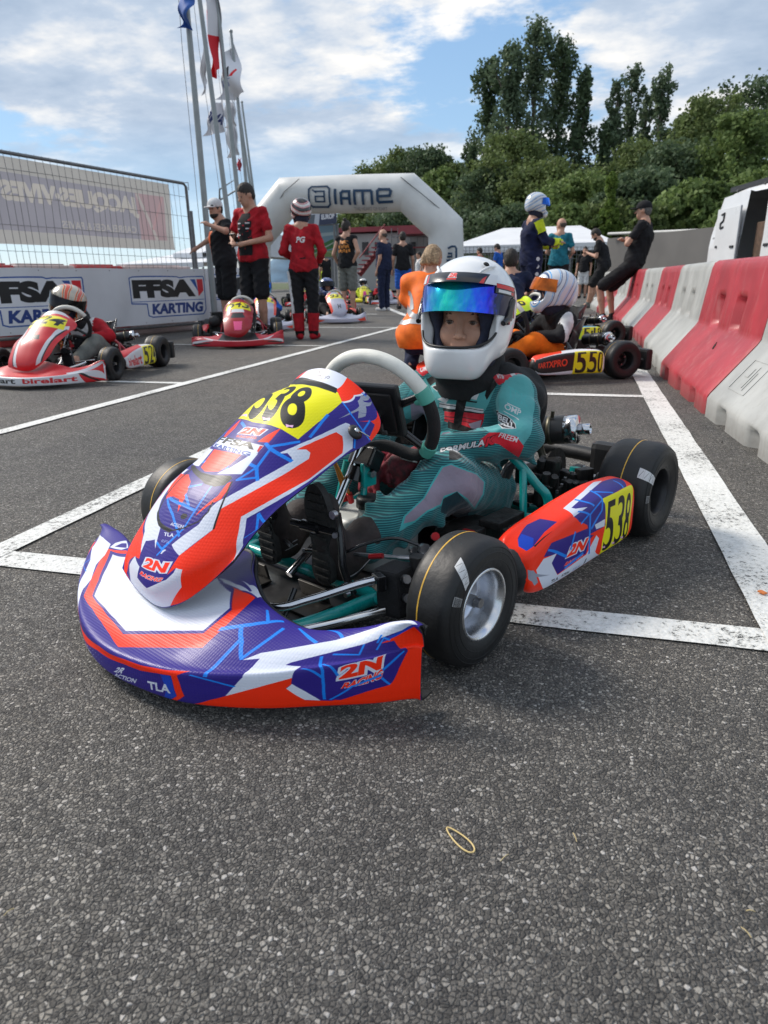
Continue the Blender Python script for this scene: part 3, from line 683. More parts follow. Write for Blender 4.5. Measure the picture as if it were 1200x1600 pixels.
# printed graphics of the hero kart, plus the painted dark of the scoop, as outlines in each surface's own (u, v)
LIVERY = {
 'panel': [
  ('P','yellow',[(0.2369,0.6145),(0.2569,0.6597),(0.3009,0.7201),(0.3093,0.8013),(0.0945,0.9736),(0.4011,0.8994),(0.6206,0.8782),(0.6996,0.8862),(0.7535,0.842),(0.7684,0.7561),(0.7757,0.6891),(0.7732,0.6321),(0.7676,0.5913),(0.6801,0.6025),(0.619,0.6049),(0.4573,0.6033)]),
  ('P','white',[(0.275,0.9984),(0.3588,0.9995),(0.565,0.9998),(0.7412,0.9994),(0.6808,0.8992),(0.6021,0.9002),(0.4632,0.904),(0.2035,0.9671)]),
  ('P','orange',[(0.1517,0.9431),(0.1568,0.9889),(0.2853,0.9986),(0.2368,0.9535)]),
  ('P','orange',[(0.7387,0.9995),(0.9041,0.9985),(0.7795,0.9271),(0.7529,0.838),(0.6957,0.8856),(0.6776,0.9021)]),
  ('P','black',[(0.0979,0.9653),(0.1763,0.9738),(0.4287,0.9246),(0.5922,0.9126),(0.6792,0.9098),(0.6935,0.8704),(0.6327,0.8644),(0.5133,0.866),(0.3447,0.8791)]),
  ('P','white',[(0.8984,0.9985),(0.9172,0.9983),(0.7858,0.9257),(0.76,0.8327),(0.7497,0.8383),(0.7768,0.9282)]),
  ('P','grey',[(0.8134,0.7439),(0.8182,0.8879),(0.8011,0.9094),(0.8364,0.9568),(0.9511,0.9986),(0.9925,0.9988),(0.8386,0.9331),(0.8539,0.9337),(0.9955,0.9843),(0.8593,0.9152),(0.8758,0.8602),(0.8596,0.8193),(0.8304,0.8596),(0.8238,0.8094)]),
  ('P','blue',[(0.8219,0.8367),(0.9958,0.9868),(0.995,0.9787),(0.8299,0.8428)]),
  ('P','orange',[(0.8719,0.8086),(0.995,0.947),(0.9962,0.9188),(0.9998,0.8676),(1.0,0.7792),(0.9796,0.783),(0.9538,0.8619),(0.9078,0.8584)]),
  ('P','white',[(0.7433,0.5458),(0.7755,0.5704),(0.8069,0.6027),(0.8243,0.6396),(0.8375,0.6914),(0.8448,0.7517),(0.8589,0.7605),(0.8947,0.745),(0.9813,0.6573),(0.9914,0.5904),(0.9889,0.5511),(0.984,0.5158),(0.9803,0.4738),(0.9607,0.4054),(0.9275,0.372),(0.8904,0.3468),(0.8522,0.328),(0.9021,0.2549),(0.9736,0.1372),(0.9966,0.0229),(0.9909,0.0113),(0.8702,0.0719),(0.8037,0.0924),(0.7968,0.1981),(0.7721,0.2622),(0.7468,0.3135),(0.7229,0.3562),(0.6942,0.3959),(0.7087,0.4105),(0.7336,0.4359),(0.7546,0.4633),(0.7744,0.4903),(0.7955,0.5153),(0.8168,0.5388),(0.8017,0.5462),(0.7746,0.5534)]),
  ('P','orange',[(0.7937,0.5669),(0.8183,0.5914),(0.8401,0.6273),(0.8568,0.6828),(0.8885,0.6834),(0.975,0.6054),(0.9747,0.5619),(0.9705,0.5267),(0.9665,0.4875),(0.9471,0.4541),(0.9258,0.4224),(0.9016,0.396),(0.8761,0.3745),(0.8488,0.3571),(0.8203,0.3424),(0.8615,0.2776),(0.9125,0.1867),(0.9936,0.0204),(0.8861,0.0036),(0.8174,0.0029),(0.7351,0.0005),(0.6315,0.0084),(0.7136,0.0917),(0.7029,0.1974),(0.6649,0.2075),(0.6312,0.1796),(0.6535,0.2509),(0.6923,0.2782),(0.7196,0.3),(0.7433,0.3207),(0.7207,0.3779),(0.7488,0.3971),(0.7731,0.4197),(0.7945,0.4462),(0.8151,0.4742),(0.8357,0.5014),(0.8517,0.5275),(0.8675,0.5531),(0.8506,0.5691),(0.8257,0.5739)]),
  ('P','blue',[(0.8528,0.3277),(0.8916,0.346),(0.9297,0.3703),(0.9639,0.4025),(0.9995,0.3765),(0.999,0.3213),(0.9992,0.2654),(0.9907,0.2171),(0.9579,0.1851),(0.9314,0.2113)]),
  ('P','white',[(0.7076,0.4114),(0.7199,0.3787),(0.742,0.3208),(0.7173,0.3003),(0.6886,0.2785),(0.6535,0.2509),(0.5691,0.2789),(0.6178,0.3091),(0.6647,0.3371),(0.674,0.382),(0.6882,0.4012)]),
  ('P','orange',[(0.0497,0.3609),(0.0225,0.3104),(0.0353,0.2528),(0.0187,0.2077),(0.0065,0.1551),(0.0047,0.1056),(0.0071,0.047),(0.0598,0.0023),(0.195,0.0047),(0.1176,0.0108),(0.1774,0.1074),(0.2672,0.1769),(0.3273,0.1912),(0.3173,0.2132),(0.2518,0.2448),(0.0611,0.2284),(0.0172,0.2473),(0.0074,0.3082),(0.0369,0.3645)]),
  ('P','white',[(0.1569,0.4326),(0.0096,0.3323),(0.0787,0.3069),(0.0297,0.2425),(0.2453,0.2545),(0.3204,0.2114),(0.317,0.2503),(0.3913,0.2723),(0.4371,0.2514),(0.3856,0.3048),(0.2937,0.3196),(0.2098,0.3388),(0.185,0.3829),(0.2385,0.4507)]),
  ('P','white',[(0.1966,0.0943),(0.2672,0.1769),(0.3572,0.1676),(0.3536,0.1119),(0.4785,0.0995),(0.6372,0.1585),(0.6657,0.1894),(0.6684,0.2087),(0.7043,0.1971),(0.7135,0.0869),(0.6302,0.0058),(0.4268,0.0019),(0.288,0.0049),(0.1936,0.0048)]),
  ('P','orange',[(0.1053,0.4016),(0.3121,0.4459),(0.388,0.4328),(0.4488,0.3951),(0.466,0.3547),(0.4106,0.3828),(0.3354,0.3805),(0.2766,0.3602),(0.1756,0.3745)]),
  ('P','orange',[(0.6708,0.4626),(0.6853,0.4465),(0.692,0.4052),(0.6552,0.3855),(0.6205,0.3561),(0.6243,0.368),(0.6653,0.4133),(0.6577,0.4549)]),
  ('L','cyan',0.007,[(0.2896,0.3661),(0.4321,0.3462),(0.5579,0.3156),(0.5904,0.3052)]),
  ('L','cyan',0.007,[(0.6006,0.37),(0.6003,0.4014),(0.5878,0.4374)]),
  ('L','cyan',0.007,[(0.6006,0.37),(0.5934,0.3262),(0.5662,0.3034),(0.5262,0.2719),(0.4809,0.2366)]),
  ('L','cyan',0.007,[(0.3103,0.3715),(0.4649,0.3753),(0.6006,0.37)]),
  ('L','cyan',0.007,[(0.4356,0.3985),(0.529,0.3766)]),
  ('L','cyan',0.007,[(0.4104,0.4189),(0.5013,0.4354)]),
  ('L','cyan',0.007,[(0.6849,0.4681),(0.7167,0.5095),(0.7619,0.4732)]),
  ('L','cyan',0.007,[(0.7167,0.5095),(0.7053,0.5536),(0.6658,0.5622)]),
  ('L','cyan',0.007,[(0.7053,0.5536),(0.8143,0.5378)]),
  ('L','cyan',0.007,[(0.6557,0.5162),(0.7167,0.5095)]),
  ('L','cyan',0.007,[(0.6981,0.5577),(0.7404,0.5706),(0.7782,0.5861)]),
  ('L','cyan',0.007,[(0.9344,0.2132),(0.9879,0.2188),(0.8924,0.3334),(0.995,0.2517)]),
  ('L','cyan',0.007,[(0.1272,0.4132),(0.174,0.4615),(0.2075,0.5006),(0.2121,0.5377),(0.266,0.5695)]),
  ('L','cyan',0.007,[(0.378,0.4998),(0.1739,0.4671)]),
  ('L','cyan',0.007,[(0.6849,0.4681),(0.7502,0.4816)]),
  ('L','cyan',0.007,[(0.3556,0.5979),(0.4261,0.5862)]),
  ('L','cyan',0.007,[(0.5742,0.4966),(0.5969,0.4849)]),
  ('L','cyan',0.007,[(0.4226,0.269),(0.4969,0.2588),(0.5777,0.313)]),
  ('L','cyan',0.007,[(0.7967,0.6109),(0.7883,0.6651),(0.7741,0.7303)]),
  ('L','cyan',0.007,[(0.7577,0.8366),(0.8304,0.8082),(0.9023,0.7905),(0.9889,0.7756)]),
  ('L','cyan',0.007,[(0.9385,0.7139),(0.9836,0.6666)]),
  ('L','cyan',0.007,[(0.9315,0.7618),(0.9103,0.8583)]),
  ('L','cyan',0.007,[(0.8653,0.9785),(0.905,0.9791)]),
  ('P','orange',[(0.3162,0.61),(0.3427,0.5808),(0.3196,0.5441),(0.2864,0.5698)]),
  ('P','orange',[(0.6742,0.6056),(0.6765,0.5652),(0.6207,0.5607),(0.6396,0.5797)]),
  ('P','white',[(0.2908,0.5569),(0.4534,0.5564),(0.5847,0.5564),(0.6681,0.5566),(0.6681,0.54),(0.6569,0.5285),(0.5671,0.5302),(0.4312,0.5314),(0.2516,0.5302),(0.2561,0.5392)]),
  ('T','FFSA','black',(0.2507,0.5422),(0.6377,0.5437),(0.2599,0.5564),None,0.05,0.03,0.0),
  ('P','red',[(0.6583,0.5426),(0.6499,0.5549),(0.6665,0.5553),(0.6682,0.5418)]),
  ('T','KARTING','royal',(0.2831,0.5305),(0.6458,0.5296),(0.274,0.5392),None,0.05,0.04,0),
  ('P','orange',[(0.3258,0.5263),(0.4703,0.5282),(0.5939,0.5293),(0.5781,0.5049),(0.5338,0.4805),(0.4229,0.4718),(0.3562,0.4778)]),
  ('P','white',[(0.6384,0.5297),(0.6726,0.5395),(0.6767,0.515),(0.6819,0.4862),(0.5436,0.4743),(0.5963,0.4977)]),
  ('P','white',[(0.2053,0.5221),(0.3112,0.5253),(0.3277,0.4774),(0.1675,0.4606)]),
  ('T','2N','orange',(0.4164,0.569),(0.6096,0.5751),(0.4189,0.5857),'white',0.1,0.05,0.1),
  ('T','RACING','orange',(0.4263,0.5608),(0.6052,0.5658),(0.4158,0.5655),None,0.05,0.03,0.2),
  ('P','black',[(0.2032,0.4586),(0.2744,0.4728),(0.4036,0.4665),(0.5043,0.4677),(0.6394,0.477),(0.6585,0.4708),(0.6515,0.4478),(0.6102,0.4385),(0.5248,0.4398),(0.4433,0.4492),(0.2924,0.46)]),  # shade inside the scoop opening, painted black on the unbroken skin
  ('L','black',0.01,[(0.2817,0.461),(0.2608,0.4143),(0.246,0.3561),(0.2744,0.3237),(0.3613,0.3113),(0.492,0.3103)]),
  ('L','black',0.004,[(0.6708,0.4614),(0.6976,0.4204),(0.7216,0.3691),(0.742,0.3208)]),
  ('L','black',0.004,[(0.492,0.3103),(0.5934,0.3262),(0.6556,0.3448),(0.6736,0.3695),(0.6658,0.3948)]),
  ('P','black',[(0.5097,0.3492),(0.5203,0.3568),(0.5558,0.3581),(0.5741,0.3524),(0.5569,0.3453),(0.5263,0.3441)]),
  ('T','2N','orange',(0.3873,0.1787),(0.6156,0.1895),(0.3925,0.2168),'white',0.11,0.05,0.0),
  ('T','RACING','orange',(0.3765,0.1396),(0.6107,0.1486),(0.3808,0.159),'white',0.06,0.04,0.2),
  ('T','TLA','white',(0.453,0.2928),(0.5515,0.2987),(0.4413,0.3016),None,0.05,0.035,0),
  ('T','ACTION','white',(0.4618,0.3223),(0.5925,0.3253),(0.453,0.3298),None,0.05,0.03,0.2),
  ('T','RPX','pale',(0.4601,0.274),(0.5478,0.279),(0.4521,0.2825),None,0.05,0.0,0.2),
  ('T','f','white',(0.5064,0.245),(0.5452,0.2468),(0.5043,0.2596),None,0.05,0.05,0.3),
  ('T','38','black',(0.5021,0.6112),(0.7677,0.6131),(0.3214,0.842),None,0,0.026,0),
  ('T','5','black',(0.3639,0.6102),(0.4861,0.6111),(0.1833,0.841),None,0,0.026,0),
  ('P','pink',[(0.2498,0.631),(0.2822,0.6306),(0.3379,0.6291),(0.3553,0.6177),(0.3051,0.623),(0.2614,0.6219)]),
  ('P','pink',[(0.4969,0.6257),(0.5415,0.6233),(0.5709,0.6269),(0.5819,0.6172),(0.5515,0.6187),(0.5316,0.6142)]),
  ('P','pink',[(0.6758,0.6214),(0.6964,0.6213),(0.7101,0.6266),(0.7161,0.6171),(0.7013,0.617),(0.6925,0.6114)]),
  ('T','A','navy',(0.4772,0.9399),(0.5458,0.9355),(0.4295,0.9869),None,0.05,0.0,0.0),
  ('T','uo','navy',(0.5577,0.939),(0.6118,0.9476),(0.5466,0.9548),None,0.05,0.0,0.2),
 ],
 'nose': [
  ('P','orange',[(0.24,0.686),(0.2759,0.6492),(0.3064,0.6164),(0.3307,0.5786),(0.3538,0.5247),(0.4032,0.5501),(0.4469,0.5433),(0.4867,0.521),(0.5249,0.4875),(0.5407,0.5288),(0.5579,0.5603),(0.5755,0.588),(0.594,0.6079),(0.613,0.6203),(0.6315,0.6289),(0.6314,0.6662),(0.6308,0.6947),(0.6295,0.7201),(0.6282,0.7454),(0.6264,0.7825),(0.5977,0.7589),(0.5641,0.7446),(0.519,0.7351),(0.5039,0.7246),(0.4916,0.716),(0.4785,0.7088),(0.4654,0.7017),(0.4344,0.7112),(0.4014,0.7232),(0.3662,0.7398),(0.2991,0.7583)]),
  ('P','blue',[(0.2617,0.7054),(0.3098,0.6693),(0.3461,0.6336),(0.3708,0.58),(0.4191,0.5921),(0.463,0.5799),(0.5032,0.5562),(0.5211,0.593),(0.5385,0.6223),(0.5558,0.6404),(0.5734,0.6535),(0.5923,0.6632),(0.6117,0.6712),(0.6123,0.7017),(0.6132,0.7279),(0.5765,0.7483),(0.5108,0.7327),(0.4969,0.7251),(0.4881,0.716),(0.4771,0.7088),(0.4654,0.7017),(0.425,0.7136),(0.3839,0.7282),(0.3177,0.7487)]),
  ('P','white',[(0.2826,0.7086),(0.3261,0.6775),(0.3551,0.6416),(0.3756,0.5914),(0.42,0.6043),(0.4614,0.5979),(0.4997,0.5773),(0.5178,0.612),(0.5349,0.634),(0.5518,0.6493),(0.5691,0.6611),(0.5876,0.6702),(0.6066,0.6777),(0.6066,0.7041),(0.6069,0.7279),(0.5783,0.7422),(0.5397,0.7351),(0.5018,0.7327),(0.4877,0.7232),(0.4786,0.7112),(0.4654,0.7017),(0.4285,0.7127),(0.3912,0.7252),(0.3433,0.7443)]),
  ('P','white',[(0.2471,0.7065),(0.2416,0.7372),(0.2533,0.8239),(0.2892,0.7755),(0.2833,0.7458)]),
  ('P','blue',[(0.2548,0.7277),(0.2558,0.7659),(0.2646,0.7972),(0.2853,0.7691)]),
  ('P','white',[(0.1811,0.5196),(0.1401,0.6182),(0.1315,0.6347),(0.1813,0.6855),(0.2356,0.7155),(0.2688,0.6766),(0.2836,0.6232),(0.3216,0.5934),(0.332,0.5248),(0.3551,0.4731),(0.3862,0.3985),(0.4015,0.3731),(0.3654,0.4206),(0.3232,0.4388),(0.3116,0.4577),(0.2823,0.5301),(0.2453,0.5653)]),
  ('P','orange',[(0.2053,0.4827),(0.1526,0.5328),(0.1412,0.5767),(0.1523,0.4848),(0.2014,0.4707),(0.2172,0.4766)]),
  ('P','orange',[(0.3376,0.4353),(0.371,0.417),(0.4018,0.3898),(0.4132,0.2799),(0.4332,0.2114),(0.4379,0.1902),(0.4195,0.2368),(0.4017,0.3564),(0.3633,0.4175)]),
  ('P','blue',[(0.3086,0.4478),(0.2784,0.46),(0.2542,0.4628),(0.3009,0.4376),(0.322,0.4372)]),
  ('L','cyan',0.006,[(0.2486,0.4638),(0.2378,0.559)]),
  ('L','cyan',0.006,[(0.2451,0.46),(0.2797,0.5464)]),
  ('L','cyan',0.006,[(0.3,0.4508),(0.2976,0.4628)]),
  ('L','cyan',0.006,[(0.3956,0.3899),(0.387,0.2954)]),
  ('T','2N','orange',(0.2928,0.455),(0.2521,0.4665),(0.2897,0.4625),'white',0.08,0.03,0),
  ('P','orange',[(0.3836,0.2967),(0.4483,0.3408),(0.4932,0.3992),(0.5218,0.391),(0.5531,0.4126),(0.5803,0.4136),(0.6008,0.4318),(0.6197,0.4406),(0.6486,0.4765),(0.635,0.4054),(0.6415,0.2175),(0.6282,0.1287),(0.6208,0.1309),(0.6314,0.2003),(0.627,0.3939),(0.6049,0.3785),(0.579,0.3458),(0.5498,0.3437),(0.515,0.3209),(0.4838,0.3169),(0.433,0.2479),(0.4051,0.2452),(0.4389,0.2013),(0.4337,0.2154),(0.4165,0.2397)]),
  ('P','blue2',[(0.6113,0.3777),(0.6263,0.3875),(0.6306,0.1988),(0.6205,0.1301),(0.6107,0.1328),(0.618,0.2439)]),
  ('P','pale',[(0.4147,0.2397),(0.4116,0.2368),(0.4115,0.2224),(0.4148,0.2268)]),
  ('P','pale',[(0.4201,0.2153),(0.417,0.2106),(0.4172,0.1968),(0.4206,0.2028)]),
  ('P','pale',[(0.4265,0.1957),(0.4237,0.1917),(0.4249,0.1835),(0.4279,0.1879)]),
  ('P','pale',[(0.4351,0.1869),(0.4323,0.1828),(0.4345,0.1783),(0.4371,0.1819)]),
  ('P','pale',[(0.4442,0.1827),(0.442,0.1797),(0.4444,0.1762),(0.4467,0.1791)]),
  ('P','pale',[(0.4536,0.1803),(0.4514,0.1772),(0.454,0.1747),(0.4561,0.1775)]),
  ('P','pale',[(0.4625,0.1787),(0.4607,0.1761),(0.4633,0.1738),(0.4651,0.1765)]),
  ('P','pale',[(0.4136,0.2032),(0.41,0.1959),(0.4108,0.1859),(0.4134,0.1896)]),
  ('P','pale',[(0.4205,0.185),(0.418,0.1821),(0.4203,0.177),(0.4224,0.18)]),
  ('P','pale',[(0.4299,0.1788),(0.4275,0.1754),(0.43,0.172),(0.4321,0.1751)]),
  ('P','pale',[(0.4399,0.176),(0.4376,0.1728),(0.4402,0.1702),(0.4423,0.173)]),
  ('P','pale',[(0.4496,0.1744),(0.4478,0.1717),(0.4501,0.1692),(0.4522,0.1721)]),
  ('P','pale',[(0.4591,0.1733),(0.4574,0.171),(0.4599,0.1691),(0.4616,0.1715)]),
  ('P','pale',[(0.4681,0.1729),(0.4667,0.1709),(0.4691,0.169),(0.4706,0.1715)]),
  ('P','pale',[(0.416,0.1786),(0.4156,0.183),(0.4224,0.1972),(0.4182,0.1742)]),
  ('P','pale',[(0.4258,0.1721),(0.4242,0.17),(0.4268,0.167),(0.4283,0.169)]),
  ('P','pale',[(0.4357,0.169),(0.4344,0.1667),(0.4371,0.1647),(0.4383,0.167)]),
  ('P','pale',[(0.4458,0.1679),(0.4443,0.1657),(0.4468,0.1636),(0.4483,0.1661)]),
  ('P','pale',[(0.4558,0.1679),(0.4541,0.1653),(0.4566,0.1636),(0.458,0.1662)]),
  ('P','pale',[(0.4652,0.1682),(0.4638,0.1659),(0.466,0.1644),(0.4674,0.1667)]),
  ('P','pale',[(0.4742,0.1685),(0.4728,0.1663),(0.4752,0.1654),(0.4764,0.167)]),
  ('P','pale',[(0.4268,0.1857),(0.4362,0.23),(0.4407,0.2366),(0.433,0.1996)]),
  ('P','pale',[(0.4329,0.1637),(0.4334,0.1696),(0.437,0.1724),(0.4355,0.162)]),
  ('P','pale',[(0.4432,0.1627),(0.4422,0.1604),(0.4448,0.1593),(0.4457,0.1611)]),
  ('P','pale',[(0.4528,0.1619),(0.4519,0.1602),(0.4543,0.1586),(0.4551,0.1603)]),
  ('P','pale',[(0.4621,0.1624),(0.4611,0.1604),(0.4634,0.159),(0.4645,0.1614)]),
  ('P','pale',[(0.4714,0.1634),(0.4704,0.1615),(0.4725,0.1604),(0.4737,0.1627)]),
  ('P','pale',[(0.4803,0.1644),(0.4792,0.1627),(0.4814,0.1619),(0.4824,0.1636)]),
  ('P','pale',[(0.4461,0.2292),(0.4518,0.2553),(0.4551,0.2584),(0.4496,0.2332)]),
  ('P','pale',[(0.443,0.1672),(0.449,0.1981),(0.4526,0.2028),(0.446,0.1696)]),
  ('P','pale',[(0.451,0.1567),(0.4502,0.155),(0.4529,0.1557),(0.4533,0.1558)]),
  ('P','pale',[(0.4603,0.1574),(0.4597,0.1555),(0.4621,0.1549),(0.4625,0.156)]),
  ('P','pale',[(0.4692,0.1581),(0.4685,0.1565),(0.4707,0.1557),(0.4712,0.1572)]),
  ('P','pale',[(0.4781,0.1596),(0.4772,0.1578),(0.4792,0.157),(0.48,0.1588)]),
  ('P','pale',[(0.4867,0.1612),(0.4859,0.1598),(0.4878,0.159),(0.4885,0.1605)]),
  ('P','pale',[(0.4605,0.2518),(0.4644,0.2691),(0.4668,0.2702),(0.463,0.2532)]),
  ('P','pale',[(0.4577,0.194),(0.4624,0.2181),(0.4649,0.2197),(0.4603,0.1961)]),
  ('P','pale',[(0.4592,0.1526),(0.46,0.1585),(0.4623,0.1591),(0.4612,0.1521)]),
  ('P','pale',[(0.4681,0.1532),(0.4677,0.1514),(0.4697,0.1513),(0.4701,0.1529)]),
  ('P','pale',[(0.4764,0.1546),(0.4763,0.1533),(0.4781,0.1528),(0.4783,0.1539)]),
  ('P','pale',[(0.4848,0.1566),(0.4843,0.1551),(0.486,0.1545),(0.4865,0.1559)]),
  ('P','pale',[(0.4931,0.1585),(0.4925,0.1572),(0.4942,0.1569),(0.4947,0.1581)]),
  ('P','pale',[(0.4722,0.2634),(0.4749,0.2759),(0.4767,0.2759),(0.4741,0.2637)]),
  ('P','pale',[(0.4703,0.2119),(0.4735,0.2285),(0.4753,0.2287),(0.4722,0.2124)]),
  ('P','pale',[(0.4685,0.1546),(0.4705,0.1667),(0.4724,0.1673),(0.4703,0.1547)]),
  ('P','pale',[(0.4761,0.15),(0.4759,0.1491),(0.4775,0.1486),(0.4776,0.1495)]),
  ('P','pale',[(0.484,0.1517),(0.4839,0.1506),(0.4855,0.1504),(0.4856,0.1515)]),
  ('P','pale',[(0.4916,0.1536),(0.4914,0.1525),(0.4928,0.1522),(0.4931,0.1535)]),
  ('P','pale',[(0.4823,0.2694),(0.4842,0.2785),(0.4855,0.2779),(0.4836,0.2691)]),
  ('P','pale',[(0.4808,0.2211),(0.4831,0.2332),(0.4845,0.2328),(0.4821,0.2203)]),
  ('P','pale',[(0.478,0.1591),(0.4805,0.1737),(0.4819,0.1734),(0.4794,0.1587)]),
  ('P','pale',[(0.484,0.1471),(0.4839,0.1459),(0.485,0.1455),(0.4851,0.1463)]),
  ('P','pale',[(0.4911,0.2715),(0.4925,0.2783),(0.4935,0.2775),(0.4921,0.2708)]),
  ('P','pale',[(0.4899,0.2248),(0.4916,0.2339),(0.4926,0.2331),(0.4909,0.224)]),
  ('P','white',[(0.4354,0.1834),(0.4295,0.1752),(0.4382,0.1615),(0.4475,0.1618),(0.4488,0.1707),(0.4429,0.181)]),
  ('T','TLA','white',(0.5872,0.1814),(0.6234,0.2115),(0.5884,0.2692),None,0.05,0.035,0),
  ('T','ACTION','white',(0.5184,0.1384),(0.5657,0.1868),(0.5227,0.1975),None,0.05,0.03,0.2),
  ('T','2R','white',(0.5209,0.1999),(0.5406,0.2333),(0.53,0.2743),None,0.05,0.04,0.3),
  ('T','RPX','pale',(0.4711,0.1552),(0.4955,0.1437),(0.4643,0.16),None,0.05,0.0,0.2),
  ('P','white',[(0.6882,0.6028),(0.7005,0.6458),(0.7194,0.6713),(0.7322,0.686),(0.7458,0.6976),(0.7604,0.7065),(0.7767,0.7131),(0.7931,0.7331),(0.8135,0.7509),(0.8391,0.7654),(0.8686,0.8321),(0.9131,0.8451),(0.9826,0.8137),(0.9102,0.6967),(0.8784,0.6785),(0.8536,0.6632),(0.8318,0.6493),(0.8093,0.6437),(0.7896,0.634),(0.7725,0.6205),(0.7573,0.6063),(0.7434,0.589),(0.739,0.5731),(0.758,0.5454),(0.7559,0.392),(0.7418,0.3757),(0.7277,0.3547),(0.7136,0.3266),(0.6995,0.2927),(0.6856,0.2551),(0.695,0.3441),(0.704,0.4253),(0.7043,0.5564),(0.7047,0.6171)]),
  ('P','orange',[(0.6497,0.1285),(0.6695,0.2077),(0.6866,0.262),(0.7001,0.2992),(0.7136,0.334),(0.7273,0.3623),(0.7409,0.3834),(0.7545,0.4008),(0.7684,0.416),(0.7575,0.377),(0.7489,0.3359),(0.7683,0.2132),(0.7828,0.203),(0.7986,0.1935),(0.8187,0.231),(0.8401,0.267),(0.8632,0.2967),(0.8873,0.3166),(0.9026,0.3836),(0.92,0.4371),(0.8867,0.6254),(0.8585,0.6288),(0.89,0.6607),(0.9531,0.7349),(0.9991,0.6741),(0.9994,0.4326),(0.9994,0.389),(0.9994,0.3461),(0.9997,0.2458),(0.9932,0.1261),(0.914,0.122),(0.8845,0.1213),(0.8601,0.1228),(0.8369,0.1238),(0.8154,0.1249),(0.797,0.1242),(0.7797,0.1234),(0.764,0.1228),(0.7493,0.1221),(0.7348,0.1211),(0.7209,0.1231),(0.7061,0.122),(0.6921,0.1224),(0.6781,0.1236),(0.6636,0.1248),(0.6483,0.1271)]),
  ('P','white',[(0.7568,0.373),(0.7486,0.3307),(0.7674,0.2175),(0.7855,0.2014),(0.771,0.2999)]),
  ('P','blue2',[(0.9536,0.7644),(0.9866,0.7685),(0.8913,0.6532),(0.8613,0.6306),(0.8714,0.659),(0.9068,0.6971)]),
  ('P','blue',[(0.8592,0.6204),(0.8827,0.6177),(0.9225,0.4375),(0.905,0.3851),(0.8898,0.324),(0.8688,0.304),(0.8487,0.2748),(0.8295,0.2372),(0.8113,0.198),(0.7849,0.2124),(0.7692,0.299),(0.7541,0.366),(0.7592,0.5513),(0.7735,0.5804),(0.7899,0.6032),(0.8057,0.6183),(0.8236,0.6298)]),
  ('T','2N','orange',(0.8096,0.369),(0.8725,0.3936),(0.8122,0.4411),'white',0.11,0.05,0.0),
  ('T','RACING','orange',(0.8123,0.3108),(0.8753,0.3591),(0.8144,0.3471),'white',0.07,0.04,0.25),
  ('L','cyan',0.011,[(0.6511,0.427),(0.6669,0.4017),(0.6813,0.375),(0.6952,0.3479)]),
  ('L','cyan',0.011,[(0.6667,0.4231),(0.6662,0.5509),(0.6662,0.6042),(0.6661,0.6466),(0.6652,0.6843)]),
  ('L','cyan',0.011,[(0.6498,0.7131),(0.6697,0.6727),(0.6864,0.6069)]),
  ('L','cyan',0.011,[(0.6283,0.6901),(0.6449,0.7058),(0.6593,0.7244),(0.6724,0.7494),(0.6856,0.7887)]),
  ('L','cyan',0.011,[(0.6582,0.7843),(0.6729,0.7503)]),
  ('L','cyan',0.011,[(0.6867,0.6181),(0.6906,0.6661),(0.693,0.7099),(0.6944,0.7559)]),
  ('L','cyan',0.011,[(0.71,0.7931),(0.7521,0.7087)]),
  ('L','cyan',0.011,[(0.7474,0.8338),(0.783,0.7261)]),
  ('L','cyan',0.011,[(0.8549,0.6393),(0.8578,0.6876)]),
  ('L','cyan',0.01,[(0.7753,0.6072),(0.7888,0.4266),(0.7901,0.3434),(0.7904,0.2141)]),
  ('L','cyan',0.01,[(0.7637,0.485),(0.7879,0.3899)]),
  ('L','cyan',0.01,[(0.7839,0.539),(0.8081,0.3921)]),
  ('L','cyan',0.01,[(0.7898,0.6138),(0.8089,0.5995),(0.8292,0.5826),(0.8311,0.6435)]),
  ('L','cyan',0.01,[(0.7978,0.2077),(0.8279,0.3257),(0.8492,0.353),(0.8721,0.3699)]),
  ('L','cyan',0.01,[(0.8759,0.3891),(0.8933,0.4137),(0.9129,0.4417)]),
  ('L','cyan',0.01,[(0.8747,0.3559),(0.887,0.3221)]),
  ('L','cyan',0.01,[(0.8567,0.5948),(0.8649,0.6646),(0.8772,0.6379)]),
  ('P','white',[(0.5218,0.7351),(0.5705,0.7542),(0.6077,0.7739),(0.6348,0.8588),(0.6291,0.7913),(0.591,0.7566),(0.5449,0.7388)]),
  ('P','white',[(0.571,0.7637),(0.5942,0.779),(0.6316,0.8629),(0.6127,0.7825)]),
 ],
 'pod': [
  ('P','blue',[(0.2444,0.7501),(0.3511,0.7884),(0.4087,0.7599),(0.4298,0.6543),(0.3582,0.6556),(0.2649,0.6159),(0.2003,0.6195),(0.1835,0.6962)]),
  ('P','blue2',[(0.2341,0.7416),(0.2863,0.7564),(0.2999,0.6769),(0.2581,0.6197),(0.2003,0.6195),(0.1835,0.6962)]),
  ('P','white',[(0.4995,0.7193),(0.5618,0.7344),(0.6245,0.7604),(0.6992,0.8141),(0.7322,0.7775),(0.6538,0.7269),(0.5368,0.681),(0.5672,0.5785),(0.5072,0.5623),(0.4934,0.5765)]),
  ('P','blue',[(0.5177,0.6839),(0.5889,0.7068),(0.6691,0.7402),(0.726,0.7659),(0.7927,0.7521),(0.8396,0.7297),(0.7881,0.5675),(0.7009,0.5649),(0.6343,0.5703),(0.6443,0.4966),(0.6448,0.4066),(0.5643,0.3841),(0.5523,0.4344),(0.5121,0.4949),(0.4937,0.5781),(0.5633,0.5815),(0.5235,0.6521)]),
